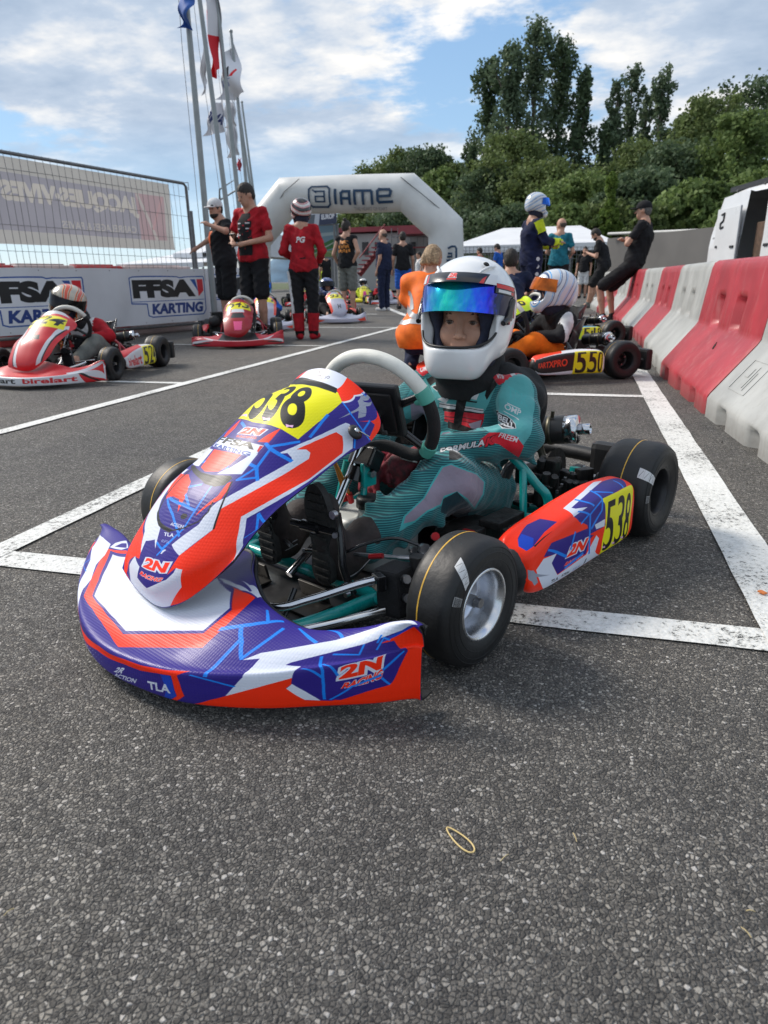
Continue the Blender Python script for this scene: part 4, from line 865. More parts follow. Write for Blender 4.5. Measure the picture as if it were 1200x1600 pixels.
  ('P','blue',[(0.3616,0.5001),(0.4286,0.4594),(0.4917,0.433),(0.5531,0.4136),(0.6362,0.4183),(0.6494,0.372),(0.5949,0.3594),(0.5674,0.3461),(0.5569,0.2772),(0.4834,0.27),(0.4052,0.2602),(0.3632,0.3664),(0.3934,0.3927),(0.3081,0.4311)]),
  ('P','white',[(0.3083,0.4209),(0.3931,0.3969),(0.3654,0.3616),(0.4058,0.2552),(0.4839,0.2637),(0.5576,0.2695),(0.6049,0.348),(0.6193,0.3195),(0.6051,0.25),(0.6385,0.1682),(0.5813,0.1688),(0.5239,0.1692),(0.4663,0.1679),(0.4043,0.1635),(0.3358,0.154),(0.249,0.3806)]),
  ('P','orange',[(0.5635,0.3749),(0.6012,0.372),(0.6443,0.3673),(0.638,0.2985),(0.6364,0.1956),(0.608,0.2452),(0.6193,0.3195),(0.6033,0.3491)]),
  ('P','white',[(0.5911,0.4087),(0.6448,0.4066),(0.6441,0.3688),(0.6007,0.3798)]),
  ('P','yellow',[(0.6296,0.5778),(0.7203,0.5613),(0.886,0.577),(0.8609,0.4152),(0.8442,0.2653),(0.8341,0.1797),(0.718,0.1665),(0.6347,0.1653),(0.6384,0.2941),(0.6494,0.372),(0.6416,0.5098)]),
  ('T','538','black',(0.6433,0.2023),(0.8262,0.1741),(0.6532,0.5178),None,0.05,0.015,0),
  ('T','2N','orange',(0.4486,0.3317),(0.5471,0.3073),(0.4669,0.3867),'white',0.1,0.05,0.1),
  ('T','RACING','orange',(0.4388,0.2867),(0.5346,0.2668),(0.4486,0.3049),'white',0.05,0.04,0.2),
  ('T','TLA','black',(0.3747,0.2054),(0.4154,0.1997),(0.3717,0.2415),None,0.05,0.03,0.2),
  ('T','ACTION','black',(0.4306,0.2105),(0.4759,0.1981),(0.4315,0.2376),None,0.05,0.03,0.3),
  ('T','f','black',(0.5528,0.1752),(0.5672,0.185),(0.5493,0.2317),None,0.05,0.05,0.4),
  ('T','rpx','pale',(0.4983,0.1779),(0.537,0.1694),(0.4955,0.2243),None,0.05,0.0,0),
  ('P','grey',[(0.1584,0.3891),(0.224,0.3848),(0.2465,0.3588),(0.3584,0.2907),(0.2554,0.3279),(0.2709,0.2792),(0.2394,0.2525),(0.2148,0.2945),(0.1723,0.302)]),
  ('P','black',[(0.2649,0.6159),(0.3405,0.6198),(0.3886,0.6035),(0.3355,0.6057),(0.2656,0.5952)]),
  ('L','cyan',0.016,[(0.3416,0.458),(0.4505,0.3391)]),
  ('L','cyan',0.016,[(0.6387,0.7275),(0.6337,0.567),(0.5673,0.4961),(0.5665,0.4109),(0.5697,0.3429),(0.5732,0.2667)]),
  ('L','cyan',0.016,[(0.6337,0.567),(0.6254,0.4716),(0.5767,0.4011)]),
  ('L','cyan',0.016,[(0.6439,0.7),(0.6944,0.5794)]),
  ('L','cyan',0.016,[(0.7672,0.7157),(0.761,0.5756)]),
  ('L','cyan',0.016,[(0.563,0.7252),(0.5906,0.5558)]),
  ('L','cyan',0.016,[(0.5208,0.6001),(0.5615,0.5051),(0.5231,0.4731)]),
  ('L','cyan',0.016,[(0.4916,0.4404),(0.4723,0.3661)]),
  ('L','cyan',0.016,[(0.5388,0.2921),(0.4465,0.2716)]),
  ('P','pink',[(0.6423,0.2599),(0.6512,0.2466),(0.6584,0.2494),(0.6615,0.2242),(0.6523,0.2387),(0.6464,0.2344)]),
  ('P','pink',[(0.6971,0.2477),(0.7075,0.2318),(0.7152,0.2356),(0.7212,0.1979),(0.7094,0.2212),(0.7034,0.2147)]),
  ('P','pink',[(0.7529,0.2491),(0.7671,0.2322),(0.7784,0.2351),(0.7888,0.193),(0.7699,0.2211),(0.7612,0.2156)]),
 ],
}
# ================================================================ racing kart. Kart coordinates: x to the driver's left, y forward, z up, origin on the ground under the front axle
def krail(px, py, o, al, x=None, y=None, z=None):
    """pixel of the photograph -> kart coordinates, given one of them"""
    d = _ray(px, py); L_ = np.array([math.cos(al), -math.sin(al), 0]); F_ = np.array([-math.sin(al), -math.cos(al), 0])
    c = CP-np.array([o[0], o[1], 0]); dk = np.array([d@L_, d@F_, d[2]]); ck = np.array([c@L_, c@F_, c[2]])
    i, v = [(i, v) for i, v in enumerate((x, y, z)) if v is not None][0]; return ck+dk*((v-ck[i])/dk[i])
HAL, HO = R(26), (-.568, 1.355)
def hk(px, py, **k): return krail(px, py, HO, HAL, **k)
SPLIT = False
KEEP = {'frame', 'wheel', 'engine'}
class KB(MB):
    def build(s, name, mats, parent=None, loc=None, whole=False):
        if (SPLIT or name in ('brake_system', 'tape_wrap')) and not whole and name not in KEEP:
            ps = s.pieces()
            if 1 < len(ps) <= 60:
                o = None
                for q in ps: r = q.build(name, mats, parent, loc, True); o = o or r
                return o
        s.v = [(x, -y, z) for x, y, z in s.v]; s.f = [f[::-1] for f in s.f]; s.uv = [u[::-1] for u in s.uv]
        return MB.build(s, name, mats, parent, loc)
def sweep_net_panel():
    Cn = [(.387, .118), (.399, .158), (.382, .198), (.343, .25), (.285, .313), (.213, .361), (.119, .426), (.06, .464), (0, .480), (-.045, .490), (-.078, .517)]
    Rn = [(.145, .308, .223), (.15, .285, .243), (.155, .257, .268), (.16, .215, .297), (.165, .165, .32), (.165, .107, .34), (.17, .036, .369), (.172, -.01, .378), (.173, -.045, .390), (.165, -.078, .418), (.118, -.098, .462)]
    Ln = [(-.15, .372, .150), (-.155, .35, .185), (-.158, .309, .23), (-.162, .248, .287), (-.165, .185, .32), (-.165, .12, .345), (-.165, .05, .38), (-.165, 0, .40), (-.16, -.04, .415), (-.15, -.072, .44), (-.115, -.085, .478)]
    net = []; A = [-1, -.88, -.7, -.45, -.2, 0, .2, .45, .7, .88, 1]
    for i, (c, r, l) in enumerate(zip(Cn, Rn, Ln)):
        C = np.array([0, *c]); row = []; pw = 2.0 if i < 2 else (2.6 if i < 9 else 2.2)
        for a in A:
            E_ = np.array(r if a >= 0 else l); f = abs(a)**pw
            row.append((E_[0]*abs(a), C[1]+(E_[1]-C[1])*f, C[2]+(E_[2]-C[2])*f))
        net.append(row)
    return np.array(net)
def panel_surf(nv=110, nu=60): return patch(sweep_net_panel(), nv, nu)
def nose_net():
    X = [-.530, -.512, -.462, -.390, -.30, -.20, -.10, 0, .10, .20, .30, .38, .44, .48, .497]
    YB = [.232, .245, .287, .340, .400, .452, .488, .502, .492, .463, .398, .322, .262, .212, .203]
    CZ = [.090, .095, .100, .100, .095, .090, .087, .085, .085, .088, .092, .100, .112, .125, .125]
    BY = [.220, .225, .235, .245, .268, .285, .235, .17, .235, .285, .278, .235, .212, .203, .198]
    BZ = [.118, .124, .130, .130, .130, .150, .160, .16, .160, .150, .130, .140, .163, .176, .172]
    net = []
    prof = []
    for x, yb, cz, by, bz in zip(X, YB, CZ, BY, BZ):
        th = max(.012, yb-by)
        my, mz = yb-.45*(yb-by), cz+.62*(bz-cz)
        if abs(x) < .16: my, mz = .40, .1085
        elif abs(x) < .25: my, mz = .385, .118
        col = [(x, yb-.03, .030), (x, yb-.004, .028), (x, yb+.001, .045), (x, yb+.001, .068), (x, yb-.002, cz), (x, yb-.006-.10*th, cz+.006), (x, my, mz), (x, by+.012, bz-.001), (x, by-.003, bz-.003), (x, by-.008, bz-.022)]
        prof.append(col)
    return np.array(prof).transpose(1, 0, 2)
def nose_surf(nv=100, nu=150): return patch(nose_net(), nv, nu)
def pod_net():
    # columns front -> rear, rows bottom -> outer face -> crease -> top inner
    cols = [  # y,   zb,   z_crease, z_top, x_face, x_in
        (-.172, .125, .150, .160, .440, .400), (-.180, .095, .160, .175, .462, .395), (-.200, .070, .166, .188, .474, .390), (-.25, .060, .178, .196, .478, .385), (-.33, .057, .192, .203, .480, .385),
        (-.43, .057, .202, .214, .482, .390), (-.54, .057, .206, .220, .484, .395), (-.64, .055, .205, .215, .484, .400), (-.690, .058, .196, .206, .482, .400), (-.705, .070, .175, .188, .478, .400)]
    net = []
    for y, zb, zc, zt, xf, xi in cols:
        h = zc-zb
        net.append([(xf-.05, y, zb+.004), (xf-.012, y, zb), (xf-.001, y, zb+.014), (xf, y, zb+.4*h), (xf-.001, y, zb+.75*h), (xf-.006, y, zc-.006), (xf-.022, y, zc+.006), ((xf+xi)/2-.01, y, (zc+zt)/2+.006), (xi+.015, y, zt), (xi, y, zt-.012)])
    return np.array(net).transpose(1, 0, 2)
def pod_surf(nv=70, nu=110): return patch(pod_net(), nv, nu)
def shell(kb, G, mi, tmi, th=.004):
    """outer skin with printed material plus an inner black skin and closed rim"""
    kb.grid(G, mi)
    du = np.gradient(G, axis=1); dv = np.gradient(G, axis=0); n = np.cross(du, dv); n /= np.linalg.norm(n, axis=2)[..., None]+1e-9
    Gi = G+n*th; kb.grid(Gi, tmi, flip=True)
    h, w = G.shape[:2]
    ring = [(0, j) for j in range(w)]+[(i, w-1) for i in range(1, h)]+[(h-1, j) for j in range(w-2, -1, -1)]+[(i, 0) for i in range(h-2, 0, -1)]
    a = [G[p] for p in ring]; b = [Gi[p] for p in ring]; k = len(ring)
    kb.add(a+b, [(k+i, k+(i+1) % k, (i+1) % k, i) for i in range(k)], tmi)
    return n
BLK = mat('black plastic', (.014, .014, .015), .45, var=.2, vs=30, bump=.2, bs=300)
BLKG = mat('gloss black', (.010, .010, .011), .22, var=.2, vs=20, coat=.3)
RUB = mat('tyre rubber', (.009, .009, .0095), .50, var=.30, vs=7, bump=.25, bs=60, spec=.5)
CHROME = mat('chrome', (.62, .63, .65), .16, metal=1., var=.06, vs=40)
STEEL = mat('steel', (.42, .42, .43), .33, metal=1., var=.2, vs=60)
ALU = mat('machined rim', (.70, .71, .73), .26, metal=1., var=.08, vs=30)
ALUD = mat('rim inside', (.66, .70, .80), .34, metal=.85, var=.12, vs=30)
MAG = mat('magnesium rim', (.030, .030, .032), .4, metal=.6, var=.2)
TEAL = mat('teal frame paint', (.005, .34, .31), .28, var=.10, vs=25, coat=.6)
CARB = mat('seat fibre', (.030, .030, .032), .33, var=.25, vs=60, coat=.35, bump=.3, bs=140)
GRIME = mat('engine black', (.022, .021, .020), .5, metal=.2, var=.5, vs=40, bump=.6, bs=80)
MILK = mat('milky tank plastic', (.52, .54, .52), .35, var=.08, vs=10, spec=.4)
BRASS = mat('brass', (.5, .28, .08), .35, metal=1., var=.2)
REDAN = mat('red anodised', (.45, .015, .02), .3, metal=.5, var=.1)
YEL = mat('yellow stripe', (.62, .36, .04), .5, var=.2, vs=60)
DARKT = mat('black textile', (.012, .012, .013), .85, var=.3, vs=90, bump=.7, bs=400)
WHT = mat('white plastic', (.72, .72, .70), .4, var=.05)
def tyre_prof(r, w):
    s = w/.125; q = r/.128
    return [(.0665, -.050*s), (.070, -.056*s), (.085*q, -.0625*s), (.100*q, -.064*s), (.112*q, -.061*s), (.1205*q, -.0545*s), (.1258*q, -.0445*s), (.1276*q, -.032*s), (.128*q, -.012*s), (.128*q, .012*s), (.1276*q, .030*s), (.1258*q, .0435*s), (.1205*q, .0535*s), (.112*q, .0605*s), (.100*q, .0635*s), (.085*q, .062*s), (.070, .056*s), (.0665, .050*s)]
def wheel(root, x, y, r, w, side, rim, front, stickers=True, lod=64):
    kb = KB(); pr = tyre_prof(r, w); P = smooth_path(pr, 3); ax = (side, 0, 0); c = (x, y, r)
    kb.lathe([tuple(p) for p in P], c, ax, n=lod)
    # faint moulding rings on the shoulder and sidewall
    t = kb.build('tyre', RUB, root)
    s = w/.125; q = r/.128
    if stickers:
        k2 = KB(); ys = (-.018 if front else .0)*s; k2.lathe([(.1283*q, ys-.0015), (.1286*q, ys), (.1283*q, ys+.0015)], c, ax, n=lod); k2.build('painted_ring', YEL, t)
    k3 = KB()
    for rr, hh in ((.1140*q, .0602*s), (.1045*q, .0632*s), (.0905*q, .0631*s)): k3.lathe([(rr-.0010, hh), (rr, hh+.0009), (rr+.0010, hh-.0004)], c, ax, n=lod)
    k3.build('sidewall_rib', RUB, t)
    k4 = KB(); e = .050*s
    prof = [(.060, -e-.004), (.0715, -e-.006), (.0715, -e), (.064, -e+.002), (.060, -e+.02), (.058, .0), (.060, e-.02), (.064, e-.002), (.0715, e), (.0720, e+.005), (.0690, e+.0075), (.0635, e+.004), (.0595, e-.012), (.0555, .004), (.0545, -.006), (.052, -.010), (.024, -.012), (.022, -.002), (.0, -.002)]
    mis = [0]*14+[1]*4
    k4.lathe(prof, c, ax, n=lod, mis=mis); rm = k4.build('rim', rim, t)
    k5 = KB()
    if front:
        X = Vector(c)+Vector(ax)*.004; k5.tube([X-Vector(ax)*.03, X+Vector(ax)*.022], .012, n=6); k5.tube([X+Vector(ax)*.022, X+Vector(ax)*.034], .0075, n=10)
        for i in range(4): k5.tube([X+Vector(ax)*(.024+.003*i), X+Vector(ax)*(.0255+.003*i)], .0095, n=12)
        k5.build('axle_nut', STEEL, t)
    else:
        for i in range(3):
            a = 2*math.pi*i/3+.4; X = Vector(c)+Vector(ax)*.0+Vector((0, math.cos(a), math.sin(a)))*.033; k5.tube([X-Vector(ax)*.015, X+Vector(ax)*.012], .0055, n=6)
        k5.build('hub_nut', STEEL, t)
    return t
def catmull(pts, n=8): return [tuple(p) for p in smooth_path(pts, n)]
def steering(root, C=(.03, -.22, .40), Rr=.147, tau=R(70), yaw=R(-10), hero=True, cols=None):
    u = np.array([math.cos(yaw), math.sin(yaw), 0]); f = np.array([-math.sin(yaw), math.cos(yaw), 0]); v = f*math.cos(tau)+np.array([0, 0, math.sin(tau)]); C = np.array(C); nrm = np.cross(u, v)
    if nrm[1] < 0: nrm = -nrm                      # towards the front of the kart
    def W(a, r=Rr, o=0):
        return C+r*(math.cos(a)*u+math.sin(a)*v)+nrm*o
    g1 = mat('white leather grip', (.80, .78, .70), .42, var=.06, vs=30, bump=.5, bs=500); g2 = mat('black suede grip', (.016, .016, .017), .8, var=.3, bump=.5, bs=300); g3 = mat('teal wrap', (.10, .42, .33), .5, var=.1)
    if not hero: g1 = mat('cream grip', (.60, .58, .52), .5, var=.1); g3 = g2
    sw = []
    D = lambda d: math.radians(d)
    kb = KB(); kb.tube([W(D(a)) for a in range(22, 160, 4)], .0165, n=16); top = kb.build('grip_top', g1, root)
    kb = KB()
    kb.tube([W(D(a)) for a in range(-38, 24, 4)], .0155, n=14); kb.tube([W(D(a)) for a in range(158, 220, 4)], .0155, n=14)
    a0, a1 = W(D(-38)), W(D(218)); mid = (a0+a1)/2
    kb.tube(catmull([W(D(-34)), W(D(-44), Rr*.97), W(D(-58), Rr*.86), mid, W(D(-122), Rr*.86), W(D(-136), Rr*.97), W(D(-146))], 6), .015, n=12)
    kb.build('grip_side', g2, root)
    kb = KB()
    for s0, s1 in ((17, 29), (151, 163), (-41, -30), (210, 221)):
        kb.tube([W(D(s0+(s1-s0)*i/6)) for i in range(7)], .0188, n=18)
    for s0 in (20, 160): kb.tube([W(D(s0), Rr*.99), W(D(s0), Rr*.80)], [.015, .009], n=10)
    kb.build('tape_wrap', g3, root)
    kb = KB()
    for d in (-38, 218): kb.tube([C+nrm*.0, W(D(d), Rr*.97)], [.013, .010], n=8)
    for d in (24, 156): kb.tube([C, W(D(d), Rr*.96)], [.011, .009], n=8)
    kb.tube([C-nrm*.01, C+nrm*.045], .030, n=20); kb.build('spokes', BLKG, root)
    if hero:
        Rm = Matrix((u, v, nrm)).transposed()
        kb = KB(); cc = C+v*.018+nrm*.012
        kb.box(cc, (.150, .130, .022), rot=Rm, bev=.006); kb.box(cc+nrm*.014+v*.0, (.125, .10, .010), rot=Rm, bev=.004); dl = kb.build('data_display', BLK, root)
        kb = KB(); P = C+nrm*.03+v*.0-u*.03
        kb.tube([P, P+nrm*.022], .0125, n=6); kb.tube([P+nrm*.022, P+nrm*.03], .008, n=12)
        kb.tube([P+u*.048+v*.012, P+u*.048+v*.012+nrm*.012], .010, n=16); kb.build('hub_bolt', STEEL, root)
        kb = KB(); kb.box(P+u*.05-v*.012+nrm*.004, (.018, .034, .008), rot=Rm, bev=.002); kb.box(P+u*.062-v*.028+nrm*.006, (.014, .010, .006), rot=Rm, bev=.002); kb.build('buckle', mat('grey metal', (.22, .22, .22), .4, metal=.7), root)
        kb = KB()
        for i in range(7): kb.box(cc-u*.062+v*(.05-.016*i)+nrm*.0125, (.004, .007, .002), rot=Rm)
        kb.build('side_marks', WHT, dl)
    return C, u, v, nrm
def make_kart(label, o, al, liv, group=None, hero=False, cat='kart', name='racing_kart', steer=True):
    """liv: dict of materials panel, nose, pod, frame"""
    global SPLIT
    SPLIT = hero; lite = liv.get('lite', False)
    root = thing(name, label, cat, (o[0], o[1], 0), -al, group); fr = liv.get('frame', TEAL); T = 64 if hero else 28
    # ---- bodywork
    kb = KB(); shell(kb, nose_surf() if hero else nose_surf(40, 60), 0, 1); nose = kb.build('front_bumper', [liv['nose'], BLK], root)
    if hero: kb = KB(); E_ = patch(nose_net(), 100, 150)[-6]; kb.tube([tuple(p-np.array([0, .003, 0])) for p in E_[72:]], .0055, n=8); kb.build('edge_trim', BLK, nose)
    kb = KB(); G = panel_surf() if hero else panel_surf(44, 26); shell(kb, G, 0, 1); panel = kb.build('front_panel', [liv['panel'], BLK], root)
    G = pod_surf() if hero else pod_surf(24, 40)
    for sgn in (1, -1):
        kb = KB(); Gs = G*np.array([sgn, 1, 1]); shell(kb, Gs if sgn > 0 else Gs, 0, 1) if sgn > 0 else shell(kb, Gs[:, ::-1], 0, 1)
        if sgn < 0: kb.uv = [[(1-a, b) for a, b in f] for f in kb.uv]
        pod = kb.build('side_pod', [liv['pod'], BLK], root)
        kb = KB()      # black front bulb of the pod
        ys = [-.160, -.164, -.178, -.20, -.24]; hw = [.0, .035, .052, .060, .062]; P = []
        for i, (y, k) in enumerate(zip(ys, hw)): P.append([(sgn*(.428+.046*(k/.062)*math.cos(a)*.98), y-.0, .115+(.075*(k/.062))*math.sin(a)*.85) for a in np.linspace(0, 2*math.pi, 25)])
        Gb = np.array(P); 
        if sgn < 0: Gb = Gb[:, ::-1]
        kb.grid(Gb, 0, flip=True); kb.build('pod_nose', BLK, root)
    # ---- wheels
    for sx in (1, -1):
        wheel(root, .440 if sx > 0 else -.478, 0, .126, .102, sx, [ALU, ALUD] if hero else [MAG, MAG], True, hero or True, T)
        wheel(root, sx*.418, -.875, .134, .145, sx, [MAG, MAG], False, True, T)
    # ---- frame
    kb = KB()
    for sx in (1, -1):
        kb.tube(catmull([(sx*.235, -.04, .06), (sx*.215, .03, .06), (sx*.205, .12, .06), (sx*.17, .23, .06), (sx*.08, .27, .06), (0, .275, .06)], 6), .015, n=12)
        kb.tube(catmull([(sx*.235, -.04, .06), (sx*.25, -.2, .055), (sx*.29, -.42, .055), (sx*.30, -.6, .055), (sx*.28, -.80, .06), (sx*.27, -1.0, .07)], 6), .0145, n=12)
        kb.tube([(sx*.235, -.04, .07), (sx*.32, .005, .12)], .013, n=10); kb.tube([(sx*.235, .02, .065), (sx*.32, .0, .11)], .012, n=10)
        kb.tube(catmull([(sx*.19, -.53, .275), (sx*.225, -.55, .24), (sx*.265, -.575, .185), (sx*.295, -.585, .15), (sx*.305, -.59, .07)], 6), .0125, n=12)
        kb.tube([(sx*.235, -.555, .23), (sx*.262, -.52, .12), (sx*.27, -.51, .06)], .010, n=10); kb.tube([(sx*.262, -.53, .105), (sx*.305, -.585, .105)], .009, n=10)
        kb.tube([(sx*.245, -.83, .06), (sx*.245, -.845, .17)], .018, n=12)
    kb.tube([(-.22, -.0, .06), (.22, -.0, .06)], .014, n=12); kb.tube([(-.27, -.72, .06), (.27, -.72, .06)], .014, n=12)
    kb.tube([(.03, -.17, .285), (.045, -.14, .17), (.07, -.13, .06)], .009, n=8); kb.tube([(-.03, -.17, .285), (-.07, -.13, .06)], .009, n=8)
    kb.box((.045, -.165, .265), (.012, .045, .06), bev=.004); kb.build('frame', fr, root)
    kb = KB(); kb.box((0, -.15, .038), (.40, .82, .004)); kb.build('floor_tray', mat('grey floor tray', (.04, .04, .043), .35, metal=.4, var=.3), root)
    kb = KB()          # chrome bumper hoops
    for sx in (1, -1):
        kb.tube(catmull([(sx*.29, .075, .148), (sx*.255, .10, .135), (sx*.20, .18, .115), (sx*.15, .235, .105), (0, .26, .105)], 6), .0085, n=12)
        kb.tube(catmull([(sx*.29, .06, .075), (sx*.22, .19, .065), (sx*.15, .27, .060), (0, .30, .060)], 6), .009, n=12)
    kb.build('bumper_hoop', CHROME, root)
    kb = KB()
    for sx in (1, -1): kb.box((sx*.29, .075, .142), (.03, .02, .032), bev=.003, rot=Matrix.Rotation(.4, 3, 'Z'))
    kb.box((.07, .33, .088), (.02, .16, .012), bev=.003); kb.box((-.07, .33, .088), (.02, .16, .012), bev=.003)
    kb.tube([(.17, .24, .05), (.15, .17, .12)], .006, n=6); kb.build('bumper_bracket', BLKG, root)
    # ---- steering and pedals
    st = thing('steering_wheel', None, None); st.parent = root
    C, u, v, nr = steering(st, hero=hero)
    kb = KB(); kb.tube([tuple(C+nr*.03), (0.0, -.13, .235), (0, -.06, .135), (0, .06, .07)], .0095, n=12); kb.build('steering_column', CHROME if hero else STEEL, root)
    kb = KB(); kb.box((.03, -.175, .30), (.07, .045, .05), rot=Matrix.Rotation(.6, 3, 'X'), bev=.006); kb.tube([(0.02, -.155, .28), (0.02, -.14, .25)], .019, n=12); kb.build('column_clamp', BLKG, root)
    kb = KB(); kb.tube([(.045, -.165, .268), (.064, -.162, .268)], .009, n=6); kb.build('clamp_bolt', STEEL, root)
    for sx in (() if lite else (1, -1)):
        kb = KB()
        kb.tube(catmull([(sx*.19, .045, .075), (sx*.172, .055, .13), (sx*.165, .05, .175), (sx*.155, .045, .215), (sx*.15, .045, .245)], 5), .0085, n=10)
        kb.tube([(sx*.155, .05, .205), (sx*.03, .065, .205)], .0085, n=10); kb.tube([(sx*.105, .058, .205), (sx*.06, .062, .205)], .0125, n=12)
        kb.tube([(sx*.155, .046, .238), (sx*.12, .035, .245), (sx*.10, -.01, .20)], .007, n=8)
        kb.build('pedal', BLKG, root)
        kb = KB(); kb.tube([(sx*.150, .05, .245), (sx*.150, .060, .245)], .009, n=14); kb.tube([(sx*.157, .06, .205), (sx*.162, .066, .205)], .006, n=12)
        for p in ((.19, .058, .08), (.185, .06, .10), (.12, .075, .06)): kb.tube([(sx*p[0], p[1], p[2]), (sx*p[0], p[1]+.012, p[2])], .006, n=6)
        kb.build('pedal_bolt', STEEL, root)
        kb = KB(); kb.box((sx*.10, .075, .062), (.085, .006, .045), rot=Matrix.Rotation(-.25, 3, 'X'), bev=.001); kb.box((sx*.10, .11, .046), (.11, .07, .004))
        m = kb.build('heel_rest', mat('drilled aluminium', (.05, .048, .045), .4, metal=.7, var=.3), root)
        kb = KB()
        for i in range(7):
            for j in range(2): kb.tube([(sx*(.068+.0105*i), .0785-.004*j+.0006, .072-.016*j), (sx*(.068+.0105*i), .0795-.004*j+.0006, .072-.016*j)], .0032, n=8)
        for i in range(3): kb.box((sx*(.035-.04*i), .20, .046+.0*i), (.004, .09, .006), rot=Matrix.Rotation(.0, 3, 'Z'))
        kb.build('drill_hole', mat('hole', (.003, .003, .003), .9), m)
        # stub axle, tie rod, uprights
        kb = KB(); kb.tube([(sx*.34, 0, .128), (sx*.44, 0, .128)], .0125, n=12); kb.tube([(sx*.325, .0, .07), (sx*.325, .0, .175)], .013, n=12); kb.box((sx*.33, -.02, .12), (.03, .05, .06), bev=.006)
        for z in (.072, .172): kb.tube([(sx*.325, 0, z), (sx*.325, 0, z+.01)], .017, n=6)
        kb.tube([(sx*.34, -.06, .15), (sx*.34, -.035, .15)], .012, n=6); kb.build('stub_axle', GRIME, root)
        kb = KB(); kb.tube([(sx*.325, -.055, .155), (sx*.02, .03, .125)], .0048, n=8); kb.tube([(sx*.30, -.048, .152), (sx*.25, -.034, .147)], .007, n=6); kb.tube([(sx*.325, -.065, .155), (sx*.325, -.045, .165)], .009, n=10); kb.build('tie_rod', STEEL, root)
    # ---- brake cover box and calliper on the left, fuel tank
    if hero:
        kb = KB(); kb.box((.297, .028, .112), (.062, .066, .100), bev=.008, rot=Matrix.Rotation(-.1, 3, 'Y')); kb.build('brake_duct', DARKT, root)
        for sx in (1,):
            kb = KB()
            for i, (x, y, z, r) in enumerate(((.30, -.05, .175, .012), (.335, -.04, .185, .010), (.27, -.05, .165, .008), (.33, .045, .15, .009), (.332, .045, .11, .009), (.325, -.08, .16, .012), (.29, -.10, .14, .014))): kb.tube([(x, y, z), (x+.012, y+.006, z+.004)], r, n=8)
            kb.build('brake_fitting', STEEL, root)
            kb = KB(); kb.tube(catmull([(.30, -.05, .18), (.24, -.03, .19), (.18, .0, .17), (.14, .03, .15), (.05, .05, .14)], 6), .0035, n=6); kb.tube(catmull([(.30, -.06, .17), (.25, -.1, .12), (.25, -.25, .09)], 6), .004, n=6); kb.build('brake_hose', BLKG, root)
            kb = KB(); kb.tube([(.215, .02, .158), (.245, .012, .165)], .006, n=8); kb.tube([(.30, -.09, .19), (.31, -.08, .196)], .009, n=8); kb.build('red_fitting', REDAN, root)
    s = SDF((-.12, -.36, .02), (.16, -.04, .26), .006)
    s.box((.02, -.19, .100), (.095, .095, .062), rnd=.03, k=0); s.cone((.055, -.15, .14), (.058, -.148, .185), .026, .024, k=.015); s.cone((-.04, -.2, .155), (.02, -.24, .15), .02, .02, k=.02)
    V, Q = s.mesh(); V[:, 1] *= -1; fastmesh('fuel_tank', V, Q[:, ::-1], MILK, root)
    kb = KB(); kb.lathe([(0, .022), (.026, .022), (.029, .016), (.029, -.004), (.0, -.004)], (.058, -.148, .195), (0, 0, 1), n=20); kb.build('tank_cap', BLK, root)
    kb = KB(); kb.tube(catmull([(-.03, -.16, .19), (-.035, -.15, .24), (-.03, -.12, .30), (-.02, -.05, .36)], 6), .005, n=8); kb.tube(catmull([(-.01, -.16, .19), (-.005, -.13, .25), (.0, -.10, .30)], 6), .004, n=8); kb.build('fuel_hose', mat('orange hose', (.55, .22, .03), .3, var=.1), root)
    kb = KB(); kb.tube([(-.03, -.16, .185), (-.033, -.155, .215)], .009, n=8); kb.tube([(-.01, -.16, .185), (-.008, -.15, .21)], .008, n=8); kb.build('hose_fitting', REDAN, root)
    # ---- seat
    A = np.linspace(-1, 1, 29); rows = []
    for t_ in np.linspace(0, 1, 26):
        # spine of the shell from front lip to head of the back
        sp_ = cr([(-.36, .085), (-.45, .060), (-.56, .055), (-.65, .085), (-.705, .18), (-.735, .28), (-.76, .39)], np.array([t_*6]))[0]
        hwid = np.interp(t_, [0, .3, .5, .75, 1], [.135, .165, .175, .18, .165]); rise = np.interp(t_, [0, .15, .4, .6, .8, 1], [.02, .06, .155, .14, .08, .03]); fwd = np.interp(t_, [0, .3, .55, .8, 1], [0, .0, .07, .11, .05])
        row = []
        for a in A:
            q = abs(a)**2.6; row.append((hwid*np.sign(a)*(1-(1-abs(a))**1.25), sp_[0]+fwd*q, sp_[1]+rise*q))
        rows.append(row)
    kb = KB(); shell(kb, patch(np.array(rows), 60, 50), 0, 0, .007); 
    G = patch(np.array(rows), 60, 50); rim = [tuple(G[i, 0]) for i in range(60)]; rim2 = [tuple(G[i, -1]) for i in range(60)]
    kb.tube(rim, .006, n=8); kb.tube(rim2, .006, n=8); kb.tube([tuple(p) for p in G[-1]], .006, n=8); kb.tube([tuple(p) for p in G[0]], .006, n=8); kb.build('seat', CARB, root)
    # ---- rear end
    kb = KB(); kb.tube([(-.40, -.875, .134), (.40, -.875, .134)], .015, n=14)
    kb.build('axle', STEEL, root)
    kb = KB()
    for sx in (1, -1):
        kb.tube([(sx*.345, -.875, .134), (sx*.30, -.875, .134)], .024, n=16); kb.box((sx*.235, -.875, .125), (.03, .055, .085), bev=.008); kb.tube([(sx*.262, -.875, .134), (sx*.275, -.875, .134)], .032, n=18)
    kb.tube([(.155, -.875, .134), (.161, -.875, .134)], .075, n=36); kb.box((.165, -.83, .155), (.05, .075, .07), bev=.01); kb.box((.195, -.80, .17), (.03, .04, .05), bev=.006); kb.box((.12, -.79, .14), (.05, .08, .05), bev=.008)
    kb.tube([(-.13, -.875, .134), (-.136, -.875, .134)], .095, n=36); kb.build('axle_carrier', GRIME, root)
    kb = KB()      # engine, airbox side
